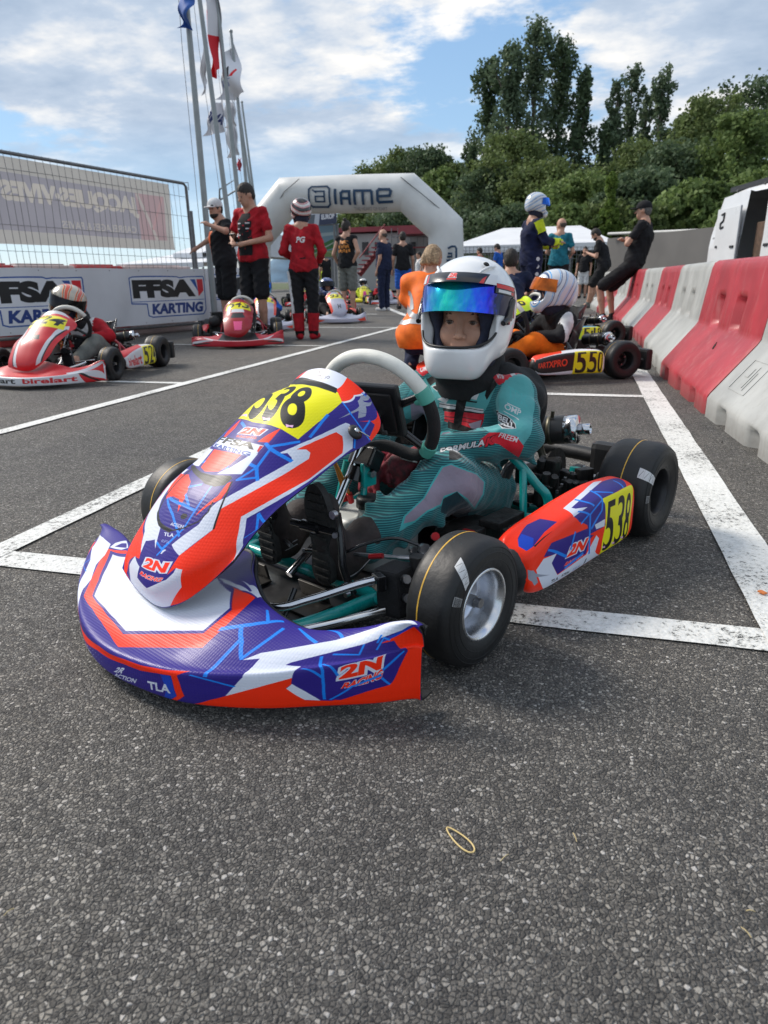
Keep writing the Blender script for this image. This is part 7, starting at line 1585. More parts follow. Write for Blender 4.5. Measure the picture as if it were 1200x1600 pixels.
def flag(pts, Y, mt, label, name='flag', group=None, amp=.10, n=26, m_=26, fold=5.0):
    """pts: four pixel corners top-left, top-right, bottom-right, bottom-left of the hanging cloth"""
    c = [atY(x, y, Y) for x, y in pts]; G = np.zeros((m_, n, 3))
    for i in range(m_):
        for j in range(n):
            g = i/(m_-1); x = j/(n-1); p = (c[3]*(1-x)+c[2]*x)*(1-g)+(c[0]*(1-x)+c[1]*x)*g
            p = p+np.array([.03*math.sin(g*9+x*4), amp*math.sin(x*fold*1.7+g*3)+amp*.5*math.sin(g*7+x*3), .02*math.sin(x*8)]); G[i, j] = p
    kb = MB(); kb.grid(G); return tag(kb.build(name, mt), label, 'flag', group)
CLOTHB = mat('blue flag cloth', (.02, .085, .32), .7, var=.2, vs=3)
flag([(277, -14), (304, -14), (303, 38), (276, 44)], 9.4, CLOTHB, 'plain blue flag on the leftmost flagpole at the top edge of the photo', fold=2.5)
tf = Tex(256, 512, (.80, .80, .82)); tf.poly([(0, 0), (1, 0), (1, .34), (0, .30)], (.80, .10, .15)); tf.poly([(0, .62), (.45, .70), (.5, 1), (0, 1)], (.15, .17, .42))
TF = Tex(512, 512, (.82, .82, .84)); TF.poly([(0, 0), (.34, 0), (.34, 1), (0, 1)], (.14, .16, .42)); TF.poly([(.66, 0), (1, 0), (1, 1), (.66, 1)], (.80, .08, .13))
def tricolour():
    Y = 13.2; c = {k: atY(x, y, Y) for k, (x, y) in dict(a=(319, -60), b=(340, -60), c=(341, 112), d=(325, 100)).items()}
    G = np.zeros((60, 24, 3))
    for i in range(60):
        for j in range(24):
            g = i/59; x = j/23; L0 = atY(321+6*(1-g)-2*g, 118-178*g, Y); R0 = atY(341-1*g, 108-168*g, Y); p = L0*(1-x)+R0*x
            G[i, j] = p+np.array([.05*math.sin(g*11+x*2)*(1-g), .12*math.sin(x*6+g*5), .25*math.sin(x*3.1)*(1-g)*-.3])
    kb = MB(); kb.grid(G)
    # the cloth hangs down along its stripes: blue uppermost, red at the tip
    T3 = Tex(128, 512, (.82, .82, .84)); T3.poly([(0, 0), (1, 0), (1, .33), (.35, .36), (.3, .55), (0, .62)], (.78, .08, .14)); T3.poly([(0, .62), (.30, .66), (.42, 1), (0, 1)], (.14, .16, .42)); T3.poly([(.62, .82), (1, .74), (1, 1), (.62, 1)], (.14, .16, .42))
    tag(kb.build('flag', print_mat('tricolour cloth', T3, .7)), 'blue, white and red flag hanging limp on the third flagpole', 'flag')
tricolour()
t4 = Tex(512, 512, (.82, .82, .84)); t4.text('FFSA', (.08, .52), (.70, .36), (.14, .74), (.08, .08, .1), bold=.06); t4.poly([(.70, .36), (.80, .34), (.90, .46), (.86, .50)], (.82, .12, .16)); t4.text('KARTING', (.05, .34), (.62, .22), (.08, .46), (.12, .25, .55), bold=.04); t4.line([(.04, .48), (.72, .32)], .012, (.12, .25, .55))
FL = print_mat('logo flag cloth', t4, .7)
WC = mat('white flag cloth', (.62, .62, .64), .75, var=.08, vs=3)
flag([(348, 95), (360, 66), (388, 148), (336, 156)], 17.4, FL, 'white flag with black, blue and red logo, right of the tricolour', amp=.2, fold=3)
flag([(318, 62), (325, 70), (322, 125), (314, 150)], 14.5, WC, 'narrow strip of plain white flag between the second and third flagpoles', amp=.08)
t5 = Tex(512, 256, (.80, .80, .82)); t5.text('IAME', (.90, .2), (.25, .35), (.92, .55), (.15, .2, .4), bold=.04)
flag([(328, 165), (352, 150), (350, 205), (316, 213)], 19.0, print_mat('small logo flag', t5, .7), 'small white flag with mirrored lettering below the logo flag', amp=.12)
flag([(352, 158), (368, 156), (367, 195), (350, 200)], 21.0, WC, 'white flag bunched against the far pole, upper one', amp=.18); flag([(352, 192), (370, 188), (372, 240), (354, 247)], 23.5, WC, 'white flag hanging lower on the far pole, above the red scrap', amp=.18)
flag([(371, 248), (378, 248), (377, 268), (370, 266)], 26.2, mat('red flag cloth', (.45, .02, .04), .7), 'little red scrap of flag on the rightmost pole', amp=.05)
# small goal-like tube frame behind the poles
kb = MB(); Yg = 22; kb.tube([atY(343, 365, Yg), atY(343, 296, Yg), atY(371, 278, Yg), atY(371, 360, Yg)], .03, n=6); kb.tube([atY(343, 313, Yg), atY(371, 296, Yg)], .025, n=6); tag(kb.build('tube_frame', GALV), 'thin grey tube frame standing behind the flagpoles', 'frame')
# ================================================================ buildings, tents, walls
BRD = mat('dark red cladding', (.24, .035, .045), .55, var=.2, vs=.5); GREYW = mat('grey facade', (.33, .33, .32), .7, var=.15, vs=.4); DRK = mat('dark opening', (.03, .03, .032), .5)
t = thing('timing_building', 'low grey building with dark red roof bands and outside stairs, seen through the arch', 'building')
def slab(parent, name, x0, x1, y0, y1, Y, dep, m, bev=0.): 
    a = atY(x0, y1, Y); b = atY(x1, y0, Y); kb = MB(); kb.box(((a[0]+b[0])/2, Y+dep/2, (a[2]+b[2])/2), (abs(b[0]-a[0]), dep, abs(b[2]-a[2])), bev=bev); return kb.build(name, m, parent)
slab(t, 'wall', 520, 690, 361, 455, 40, 8, GREYW); slab(t, 'roof_band', 515, 662, 351, 364, 39.6, 9, BRD); slab(t, 'roof_band', 600, 700, 384, 389, 39.2, .3, BRD); slab(t, 'canopy', 622, 700, 350, 366, 37.5, 2, BRD)
for x in (566, 586, 640, 668): slab(t, 'window', x, x+9, 378, 398, 39.93, .1, DRK)
kb = MB(); A_, B_ = atY(562, 430, 38.6), atY(602, 378, 38.6); kb.tube([A_, B_], .14, n=8); kb.tube([A_+np.array([0, 0, .9]), B_+np.array([0, 0, .9])], .035, n=6)
for i in range(9): q = A_+(B_-A_)*i/8; kb.box(q+np.array([0, -.4, .12]), (.34, .9, .06))
kb.build('stairs', BRD, t)
kb = MB()
for i in range(9): q = atY(612+i*10, 384, 39.1); kb.tube([q, q+np.array([0, 0, .9])], .025, n=5)
kb.tube([atY(612, 370, 39.1), atY(692, 370, 39.1)], .03, n=5); kb.build('railing', GALV, t)
# track map board
tm = Tex(256, 512, (.42, .52, .58)); tm.poly([(0, .40), (.55, .46), (1, .62), (1, .30), (0, .12)], (.20, .40, .20)); tm.poly([(0, .0), (1, 0), (1, .24), (0, .12)], (.42, .50, .30)); tm.line([(0, .25), (.6, .33), (1, .5)], .03, (.62, .66, .62)); tm.poly([(0, .62), (1, .70), (1, .80), (0, .75)], (.60, .66, .68)); tm.line([(.1, .1), (.5, .2), (.9, .12)], .02, (.6, .62, .5))
Yb = 23; a, b = atY(505, 400, Yb), atY(524+0, 352, Yb); t = thing('map_board', 'tall board printed with a green track map left of the man in the black vest', 'board')
a, b = atY(486, 402, Yb), atY(525, 352, Yb); kb = MB(); G = np.array([[(a[0]+(b[0]-a[0])*j, Yb, a[2]+(b[2]-a[2])*i) for j in (0, .5, 1)] for i in (0, .5, 1)]); kb.grid(G); kb.build('print', print_mat('map print', tm, .5), t)
kb = MB(); kb.box(((a[0]+b[0])/2, Yb+.06, (a[2]+b[2])/2), (b[0]-a[0]+.1, .1, b[2]-a[2]+.1)); [kb.tube([(x, Yb+.05, 0), (x, Yb+.05, a[2])], .05, n=6) for x in (a[0]+.2, b[0]-.2)]; kb.build('backing', GALV, t)
tz = Tex(256, 96, (.72, .74, .78)); tz.poly([(.45, 0), (1, 0), (1, 1), (.5, 1)], (.20, .24, .34)); tz.text('EUROP', (.54, .42), (.95, .42), (.54, .85), (.85, .86, .88), bold=.05); tz.poly([(.1, .1), (.3, .1), (.35, .9), (.15, .9)], (.35, .38, .42))
a, b = atY(476, 354, 22.5), atY(525, 333, 22.5); kb = MB(); kb.grid(np.array([[(a[0]+(b[0]-a[0])*j, 22.5, a[2]+(b[2]-a[2])*i+.06*j) for j in (0, .5, 1)] for i in (0, .5, 1)])); kb.box(((a[0]+b[0])/2, 22.55, (a[2]+b[2])/2+.03), (b[0]-a[0], .06, b[2]-a[2]-.1), mi=1); kb.tube([(b[0]-.1, 22.56, 0), (b[0]-.1, 22.56, b[2])], .04, n=6, mi=1)
tag(kb.build('sponsor_sign', [print_mat('sign print', tz, .5), GALV]), 'small white and navy sign above the track map board', 'sign')
# white marquee
TENT = mat('tent canvas', (.66, .67, .69), .6, var=.05, vs=1)
def marquee(px0, px1, ye, yr, Y, dep, label, sides=True):
    t = thing('marquee', label, 'tent'); a, b = atY(px0, ye, Y), atY(px1, ye, Y); zr = atY(px0, yr, Y+dep*.35)[2]; n = max(1, int((b[0]-a[0])/6)); kb = MB(); w_ = (b[0]-a[0])
    x0, x1 = a[0], b[0]; ze = a[2]; ym = Y+dep/2
    ix = min(2.4, w_*.22)
    V_ = [(x0, Y, ze), (x1, Y, ze), (x1, Y+dep, ze), (x0, Y+dep, ze), (x0+ix, ym, zr), (x1-ix, ym, zr)]
    kb.add(V_, [(0, 1, 5, 4), (1, 2, 5), (2, 3, 4, 5), (3, 0, 4)], smooth=False); kb.add([(x0, Y, ze), (x1, Y, ze), (x1, Y, ze-.3), (x0, Y, ze-.3)], [(0, 1, 2, 3)], smooth=False); kb.build('canopy', TENT, t)
    kb = MB(); [kb.tube([(x, y, 0), (x, y, ze)], .05, n=6) for x in np.linspace(x0+.1, x1-.1, 5) for y in (Y+.1, Y+dep-.1)]; [o.build('tent_pole', GALV, t) for o in kb.pieces()]
    if sides:
        kb = MB(); kb.box(((x0+x1)/2, Y+dep-.05, ze*.5), (w_-.3, .05, ze*.9)); kb.build('back_wall', TENT, t)
marquee(704, 962, 385, 355, 32, 14, 'large white paddock marquee behind the row of people on the right', False)
marquee(182, 318, 413, 398, 40, 10, 'small white tent roof just above the banner, far left', False)
marquee(270, 316, 396, 352, 42, 22, 'white gabled tent seen between fence end and first flagpole')
# wire fence before the marquee
t = thing('mesh_fence', 'low grey wire fence in front of the white marquee', 'fence'); kb = MB(); Yf = 27
for px in range(722, 965, 6): q = atY(px, 385, Yf); kb.tube([(q[0], Yf, 0), tuple(q)], .012, n=4)
for y in (386, 392, 398, 404): kb.tube([atY(720, y, Yf), atY(962, y, Yf)], .010, n=4)
kb.build('wire_mesh', GALV, t)
# long grey screen wall on the right
t = thing('screen_wall', 'plain grey screen wall between the marquee and the white van', 'wall'); a, b = atY(965, 366, 26), atY(1112, 362, 22)
kb = MB(); d = b-a; Lw = math.hypot(d[0], d[1]); an = math.atan2(d[1], d[0]); ht = (a[2]+b[2])/2; kb.box(((a[0]+b[0])/2, (a[1]+b[1])/2, ht/2), (Lw+1, .12, ht), rot=Matrix.Rotation(an, 3, 'Z')); kb.build('wall_panel', mat('dark grey sheet', (.115, .11, .105), .7, var=.12, vs=1), t)
kb = MB(); kb.tube([a+np.array([-.3, -.02, .02]), b+np.array([.5, -.02, .05])], .045, n=6); kb.build('top_rail', mat('pale rail', (.5, .5, .48), .5), t)
kb = MB()
for i in range(10): q = a+d*i/9; kb.tube([(q[0], q[1]-.08, 0), (q[0], q[1]-.08, q[2])], .012, n=4)
kb.build('panel_seam', mat('seam dark', (.07, .07, .068), .8), t)
# ================================================================ van
def van():
    t = thing('parked_van', 'white delivery van with black roof rack and open sliding door behind the barriers', 'van')
    A_ = atY(1103, 420, 14.6); Bv = atY(1300, 420, 10.6); A_[2] = Bv[2] = 0; d = (Bv-A_)/np.linalg.norm(Bv-A_); n_ = np.array([-d[1], d[0], 0]) ; 
    if n_[1] < 0: n_ = -n_
    Lv = 6.0; Hh = 2.45
    M = Matrix(((d[0], n_[0], 0, A_[0]), (d[1], n_[1], 0, A_[1]), (0, 0, 1, 0), (0, 0, 0, 1)))
    WV = mat('van white paint', (.66, .67, .68), .3, var=.05, vs=2, coat=.4); BK = mat('van trim', (.02, .02, .022), .5)
    # body cross-sections along the length (x from the rear): side view outline as loft
    xs = [0.0, .05, .25, .8, 1.25, 2.05, 4.1, 4.5, 5.1, 5.7, 6.0]; top = [1.80, 1.98, 2.06, 2.10, 2.10, 2.08, 2.03, 1.90, 1.30, 1.15, .95]; kb = MB(); G = []
    for x, z in zip(xs, top):
        w0 = 1.0; row = []; lean = .13
        for (y, zz) in ((0.03, .38), (0, .6), (0, 1.15), (.02, 1.35), (.02+lean*.4, z*.5+.95 if z > 2 else z*.85), (.02+lean, z-.12), (.10+lean, z-.02), (.35, z), (1.65, z), (1.90-lean, z-.02), (1.98-lean, z-.12), (2.0, 1.15), (2.0, .6), (1.97, .38)): row.append((x, y, min(zz, z)))
        G.append(row)
    G = np.array(G); V_ = [M @ Vector(p) for p in G.reshape(-1, 3)]; h_, w_ = G.shape[:2]; fs = [(i*w_+j, i*w_+j+1, (i+1)*w_+j+1, (i+1)*w_+j) for i in range(h_-1) for j in range(w_-1)]
    fs = [f for f in fs if not (2 <= f[0] % w_ <= 4 and 1 <= f[0] % w_ and xs[f[0]//w_] == 1.25)]       # opening of the sliding door
    fs = [f for f in fs if not (f[0] % w_ == 1 and xs[f[0]//w_] == 1.25)]
    kb.add(V_, fs, smooth=False); kb.add([V_[j] for j in range(w_)], [tuple(range(w_))], smooth=False); kb.add([V_[(h_-1)*w_+j] for j in range(w_)], [tuple(range(w_))[::-1]], smooth=False); kb.build('body', WV, t)
    def bx(name, x0, x1, y0, y1, z0, z1, m, bev=.01, par=t):
        k = MB(); k.box((0, 0, 0), (x1-x0, y1-y0, z1-z0), bev=bev); o = MB(); o.add([M @ (Vector(v)+Vector(((x0+x1)/2, (y0+y1)/2, (z0+z1)/2))) for v in k.v], k.f, smooth=False); return o.build(name, m, par)
    bx('interior', 1.27, 2.03, .35, 1.9, .42, 2.0, mat('van interior', (.10, .085, .07), .8, var=.4, vs=2)); bx('cargo', 1.35, 1.7, .2, .34, .5, 1.5, mat('brown board', (.10, .06, .04), .7, var=.3))
    dr = bx('sliding_door', .35, 1.25, -.055, -.02, .5, 1.78, WV, .012); bx('handle', 1.05, 1.18, -.075, -.056, 1.12, 1.16, BK, .004, dr); bx('handle', .45, .50, -.075, -.056, 1.14, 1.18, BK, .004, dr)
    bx('door_rail', .2, 1.25, -.03, -.003, 1.30, 1.33, mat('rail grey', (.3, .3, .31), .5), .003)
    fd_ = bx('front_door', 2.12, 3.2, -.03, -.003, .5, 1.80, WV, .012); bx('handle', 2.2, 2.33, -.05, -.031, 1.10, 1.14, BK, .004, fd_); bx('window', 2.32, 3.05, -.045, -.031, 1.22, 1.70, mat('van glass', (.02, .035, .045), .08, var=0, coat=.5), .01, fd_)
    bx('mirror', 3.0, 3.14, -.28, -.06, 1.12, 1.42, BK, .03)
    k = MB(); 
    for x in (.95, 4.9):
        c = M @ Vector((x, .1, .34)); k.lathe([(0, -.1), (.2, -.1), (.33, -.09), (.34, .0), (.33, .1), (.2, .1), (0, .08)], c, n_, n=28)
    k.build('wheel', RUB, t)
    k = MB(); 
    for y in (.32, .62, 1.4, 1.7): k.tube([M @ Vector((.25, y, 2.12)), M @ Vector((4.2, y, 2.12))], .035, n=6)
    for x in (.4, 1.4, 2.4, 3.4, 4.1): k.tube([M @ Vector((x, .22, 2.06)), M @ Vector((x, .25, 2.13)), M @ Vector((x, 1.75, 2.13))], .03, n=6)
    k.box(M @ Vector((2.2, .24, 2.12)), (4.2, .05, .08), rot=M.to_3x3()); k.build('roof_rack', BK, t)
    k = MB()    # number-like decal
    for (a, b) in (((.50, 1.98), (.62, 2.0)), ((.62, 2.0), (.60, 1.88)), ((.60, 1.88), (.49, 1.84)), ((.49, 1.84), (.50, 1.76)), ((.50, 1.76), (.62, 1.78))):
        k.tube([M @ Vector((a[0]+.05, -.06, a[1]-.30)), M @ Vector((b[0]+.05, -.06, b[1]-.30))], .018, n=5)
    k.build('decal', BK, t)
van()
# ================================================================ people: one continuous body each, clothing and hair as its children.  Local axes: x right, y forward
def J0():
    return dict(ank=[(-.10, 0, .09), (.10, 0, .09)], knee=[(-.105, .02, .50), (.105, .02, .50)], hip=[(-.095, 0, .93), (.095, 0, .93)], pel=(0, 0, .96), chest=(0, 0, 1.28), sho=[(-.172, -.01, 1.455), (.172, -.01, 1.455)],
                elb=[(-.24, -.03, 1.17), (.24, -.03, 1.17)], wri=[(-.25, .06, .93), (.25, .06, .93)], neck=(0, -.01, 1.50), head=(0, .02, 1.655), foot=[(-.12, .13, .04), (.12, .13, .04)])
TEE, SHORT = 'tee', 'shorts'
CM_ = dict(black=(.013, .013, .015), red=(.36, .012, .02), navy=(.014, .02, .05), grey=(.15, .155, .14), teal=(.015, .14, .19), blue=(.02, .10, .42), white=(.62, .62, .62), orange=(.90, .17, .01), skin=None, dnavy=(.010, .014, .045), yellow=(.55, .65, .03), brown=(.05, .03, .02), denim=(.03, .04, .07))
def cm(c): return mat('cloth '+c, CM_[c], .85, var=.22, vs=14, bump=.5, bs=60, spec=.25)
HAIR = {k: mat('hair '+k, c, .65, var=.4, vs=60, bump=.9, bs=160) for k, c in dict(dark=(.018, .013, .010), grey=(.10, .095, .09), blond=(.30, .20, .11), bald=(.06, .045, .035)).items()}
SK2 = mat('skin far', (.46, .25, .17), .55, var=.08, vs=30)
def sdfh(k, lo, hi, h): return SDF(lo, hi, h)
def cl(rgb, n, r=.5): return mat(n, rgb, r, var=.15, vs=20)
LASTG = {}
def snapper(nm):
    from mathutils.bvhtree import BVHTree
    V, Q = LASTG[nm]; bv = BVHTree.FromPolygons([tuple(v) for v in V], [tuple(map(int, q)) for q in Q])
    def f(x, z, side, off=.004):
        h_ = bv.ray_cast(Vector((x, side*1.0, z)), Vector((0, -side, 0)))[0]
        return (x, (h_.y if h_ is not None else 0)+side*off, z)
    return f
def person(label, loc, face, ht, J=None, top='black', sleeve='short', bot='black', legs='short', shoes='black', hair='dark', cap=None, helmet=None, group=None, name='person', res=.0125, extra=None, bun=False, headyaw=0., headpitch=0., look=None, gloves=None, beard=False, girth=1.):
    j = J0(); j.update(J or {}); sc = ht/1.80
    t = thing(name, label, 'person', (loc[0], loc[1], 0), face, group, (sc, sc, sc))
    P = np.array([p for v in j.values() for p in (v if isinstance(v, list) else [v])]); lo = P.min(0)-.2; hi = P.max(0)+.26; lo[2] = -.02
    hd_ = np.array(j['head']); cy, sy = math.cos(headyaw), math.sin(headyaw); cp_, sp_ = math.cos(headpitch), math.sin(headpitch)
    Rz = np.array([[cy, -sy, 0], [sy, cy, 0], [0, 0, 1]]); Rx = np.array([[1, 0, 0], [0, cp_, -sp_], [0, sp_, cp_]]); RH = Rz @ Rx
    H = lambda x, y, z: hd_+RH @ np.array([x, y, z])
    s = SDF(lo, hi, res); g = girth
    s.ell(H(0, -.005, .03), (.079, .100, .108), k=0, rot=RH); s.ell(H(0, .037, -.055), (.060, .058, .066), k=.03, rot=RH); s.cone(H(0, .094, .01), H(0, .117, -.022), .009, .014, k=.012)
    for q in (-1, 1): s.ell(H(q*.077, -.005, .0), (.012, .022, .032), k=.008, rot=RH)
    s.cone(H(0, -.02, -.06), j['neck'], .052, .058, k=.02); s.cone(j['neck'], j['chest'], .07, .12, k=.05); 
    for i in (0, 1):
        a = lambda k: np.array(j[k][i]); s.cone(a('sho'), j['neck'], .055, .05, k=.03); s.cone(j['chest'], j['hip'][i], .12*g, .088, k=.05); s.cone(a('sho'), a('elb'), .050, .040, k=.02); s.cone(a('elb'), a('wri'), .041, .027, k=.01)
        s.cone(a('hip'), a('knee'), .082, .058, k=.03); kn, an = a('knee'), a('ank'); mid = kn*.62+an*.38+(a('knee')-a('foot'))*np.array([1, 1, 0])*.10; s.cone(kn, mid, .056, .056, k=.01); s.cone(mid, an, .054, .036, k=.015); s.cone(an, a('foot'), .040, .030, k=.01); s.cone(an, an+(an-a('foot'))*np.array([.3, .3, 0]), .036, .030, k=.01)
        d = _n(a('wri')-a('elb')); w_ = a('wri'); sd = _n(np.cross(d, [0, .2, 1.0])); s.cone(w_+d*.02, w_+d*.07, .026, .032, k=.01)
        for fi, (o, l) in enumerate(((.026, .070), (.009, .080), (-.009, .075), (-.025, .060))): f0 = w_+d*.085+sd*o; f1 = f0+d*l*.5; s.cone(f0, f1, .0095, .0092, k=.004); s.cone(f1, f1+_n(d+np.array([0, 0, -.5])+_n(np.array(j['chest'])-w_)*.5)*l*.5, .0092, .008, k=.003)
        s.cone(w_+d*.03+sd*.022, w_+d*.08+sd*.052, .012, .009, k=.006)
    V, Q = s.mesh(); emit('body', V, Q, SK2, t, yflip=False, it=1)
    def garment(nm, m, prims, cuts=(), rs=res, wrk=.004, par=t):
        k = SDF(lo, hi, rs)
        for p in prims:
            if p[0] == 'c': k.cone(p[1], p[2], p[3], p[4], k=p[5] if len(p) > 5 else .03)
            else: k.ell(p[1], p[2], k=p[3] if len(p) > 3 else .03)
        if nm in ('shirt', 'race_suit'): k.box((j['pel'][0], j['pel'][1], j['pel'][2]-.05-.4), (.7, .7, .4), k=.0, op='s', rnd=.005)
        k.disp(lambda x, y, z: wrk*np.sin(x*43+np.sin(z*31)*2)*np.sin(z*47+y*29)+wrk*.6*np.sin((x-y)*71+z*23)-.012*np.clip(np.abs(np.sin(x*19+z*24+np.sin(y*13+z*9)*1.7))-.8, 0, 1)*3); V, Q = k.mesh(); LASTG[nm] = (V, Q); return emit(nm, V, Q, m, par, yflip=False, it=1)
    A = lambda k, i: np.array(j[k][i], float)
    pr = [('c', j['chest'], j['pel'], .148*g, .142*g, .05), ('c', A('hip', 0)+np.array([0, 0, .03]), A('hip', 1)+np.array([0, 0, .03]), .110*g, .110*g, .05), ('c', A('hip', 0)*.8+A('hip', 1)*.2+np.array([0, 0, .10]), A('hip', 1)*.8+A('hip', 0)*.2+np.array([0, 0, .10]), .118*g, .118*g, .05), ('c', np.array(j['chest']), (A('hip', 0)+A('hip', 1))/2+np.array([0, 0, .06]), .140*g, .140*g, .05), ('c', A('sho', 0), A('sho', 1), .066, .066, .05), ('c', A('sho', 0)*.6+A('sho', 1)*.4+np.array([0, 0, -.12]), A('sho', 0)*.4+A('sho', 1)*.6+np.array([0, 0, -.12]), .125*g, .125*g, .05)]
    suit = legs == 'suit'
    for i in (0, 1):
        if sleeve == 'short': e = A('sho', i)*.42+A('elb', i)*.58; pr += [('c', A('sho', i), e, .062, .062, .02)]
        elif sleeve == 'long': pr += [('c', A('sho', i), A('elb', i), .064, .056, .02), ('c', A('elb', i), A('wri', i), .056, .044, .015)]
    tp_ = garment('race_suit' if suit else 'shirt', cm(top), pr)
    lp = [('c', A('hip', 0), A('hip', 1), .108*g, .108*g, .03)]
    for i in (0, 1):
        if legs == 'short': e = A('hip', i)*.12+A('knee', i)*.88; lp += [('c', A('hip', i), e, .102, .094, .02)]
        else: lp += [('c', A('hip', i), A('knee', i), .102, .078, .03), ('c', A('knee', i), A('ank', i), .078, .066, .02)]
    bt = garment('trousers' if legs != 'short' else 'shorts', cm(bot), lp)
    for i in (0, 1):
        k = SDF(A('ank', i)-.22, A('ank', i)+.26, .011); an, fo = A('ank', i), A('foot', i); k.cone(an-(fo-an)*np.array([.35, .35, 0])+np.array([0, 0, -.045]), fo+np.array([0, 0, .005]), .048, .042, k=0); k.cone(an+np.array([0, 0, -.03]), an+np.array([0, 0, .01]), .05, .052, k=.02); k.box((an[0]*.5+fo[0]*.5, an[1]*.5+fo[1]*.5, -.05), (.3, .3, .05), k=0, op='s')
        V, Q = k.mesh(); emit('shoe', V, Q, cm(shoes), t, yflip=False, it=1)
    hf = Frame(hd_, 0); hf.l, hf.f, hf.u = -RH[:, 0], RH[:, 1], RH[:, 2]       # helmet frame
    if helmet:
        hp = thing('helmet', None, None); hp.parent = t; hf.c = H(0, 0, .02); helmet_small(hf, hp, helmet, yflip=False)
    else:
        k = SDF(hd_-.19, hd_+.19, .0085)
        if hair == 'bald': k.ell(H(0, -.012, .022), (.079, .099, .085), k=0, rot=RH); k.box(H(0, 0, .13), (.12, .14, .07), k=.02, op='s', rot=RH)
        else: k.ell(H(0, -.012, .042), (.084, .106, .104), k=0, rot=RH); k.ell(H(0, -.055, -.01), (.070, .052, .065), k=.03, rot=RH)
        k.ell(H(0, .115, -.035), (.090, .095, .105), k=.01, op='s', rot=RH)
        if hair == 'blond': [k.cone(H(x, -.08, .0), H(x*1.3, -.08, -.06), .03, .022, k=.02) for x in (-.05, 0, .05)]
        k.disp(lambda x, y, z: .004*np.sin(x*160+z*60)*np.sin(y*140)); V, Q = k.mesh(); ho = emit('hair', V, Q, HAIR[hair], t, yflip=False)
        if bun: k = MB(); k.lathe([(0, -.035), (.03, -.02), (.038, 0), (.03, .02), (0, .032)], H(0, -.055, .145), (0, 0, 1), n=12); k.build('hair_bun', HAIR[hair], t)
        if cap:
            k = SDF(hd_-.24, hd_+.26, .009); k.ell(H(0, -.008, .055), (.093, .114, .092), k=0, rot=RH); k.box(H(0, 0, -.045), (.2, .2, .075), k=.01, op='s', rot=RH); k.ell(H(0, .115, .035), (.070, .085, .010), k=.01, rot=RH); V, Q = k.mesh(); emit('cap', V, Q, cm(cap), t, yflip=False, it=1)
        if beard: k = SDF(hd_-.16, hd_+.16, .009); k.ell(H(0, .030, -.062), (.064, .066, .058), k=0, rot=RH); k.box(H(0, .02, .02), (.2, .2, .045), k=.01, op='s', rot=RH); V, Q = k.mesh(); emit('beard', V, Q, HAIR['dark'], t, yflip=False)
        k = MB()
        for q in (-1, 1): k.lathe([(0, .004), (.006, .002), (.009, -.002), (0, -.004)], H(q*.033, .091, .012), RH[:, 1], n=8)
        for o in k.pieces(): o.build('eye', mat('far eye', (.02, .015, .012), .3, var=0), t)
    if gloves:
        for i in (0, 1):
            d = _n(A('wri', i)-A('elb', i)); sd = _n(np.cross(d, [0, .2, 1.0])); hand(A('wri', i)+d*.055, d, _n(np.array(j['chest'])-A('wri', i)+np.array([0, 0, -.1])), 1 if i else -1, t, cm(gloves), sc=1., curl=.6, h=.009, yflip=False)
    if extra: extra(t, j, A)
    return t
def helmet_mat(name, cols, seed=0):
    """lacquered shell with broad painted bands"""
    if name in MATS: return MATS[name]
    m, t, b = _bs(name); tcn = nd(t, 'ShaderNodeTexCoord'); n = nd(t, 'ShaderNodeTexWave'); n.inputs['Scale'].default_value = 3.2; n.inputs['Distortion'].default_value = 3.0; n.inputs['Detail'].default_value = 1; n.inputs['Detail Scale'].default_value = 1.2
    mp = nd(t, 'ShaderNodeMapping'); mp.inputs['Location'].default_value = (seed*3.1, seed*1.7, seed); mp.inputs['Rotation'].default_value = (.3*seed, .9, .4*seed); t.links.new(tcn.outputs['Object'], mp.inputs[0]); t.links.new(mp.outputs[0], n.inputs['Vector'])
    r = nd(t, 'ShaderNodeValToRGB'); r.color_ramp.interpolation = 'CONSTANT'; e = r.color_ramp.elements; e[0].color = (*cols[0], 1); e[1].position = .40; e[1].color = (*cols[1], 1)
    for i, c in enumerate(cols[2:]): e.new(.40+.15*(i+1)).color = (*c, 1)
    t.links.new(n.outputs['Fac'], r.inputs[0]); t.links.new(r.outputs[0], b.inputs['Base Color']); b.inputs['Roughness'].default_value = .25; b.inputs['Coat Weight'].default_value = .5; MATS[name] = m; return m
def helmet_small(fr, parent, spec, yflip, res=.0085, up=True):
    m, vcol = spec; helmet(fr, parent, m, None, res=res, yflip=yflip)
    s = SDF((-.12, -.15, -.17), (.12, .145, .15), .009); s.ell((0, 0, .03), (.112, .132, .102), k=0); s.ell((0, .0, -.08), (.096, .112, .11), k=.02); s.ell((.0, .11, -.02), (.055, .085, .07), k=.02, op='s'); V, Q = s.mesh(); emit('liner', fr.arr(V), Q, NAVY, parent, yflip=yflip)
    G = np.zeros((6, 22, 3)); u0, u1 = (.012, .098) if up else (-.062, .05)
    for i in range(6):
        for k in range(22):
            a = R(-84)+R(168)*k/21; g = i/5; G[i, k] = fr(math.sin(a)*.142, -.012+math.cos(a)*(.170-.014*g*g+(.02*(1-g) if up else 0)), u0+(u1-u0)*g-.02*(1-math.cos(a)))
    kb = (KB if yflip else MB)(); shell(kb, G, 0, 0, .003); kb.build('visor', mat('visor '+vcol, dict(blue=(.01, .14, .7), amber=(.45, .10, .01), dark=(.01, .01, .012), green=(.03, .2, .1))[vcol], .12, metal=.6, var=.5, vs=9), parent)
SPL0 = SPLIT
def px_loc(px, py): return gnd(px, py)[:2]
def facing(deg): return R(deg)
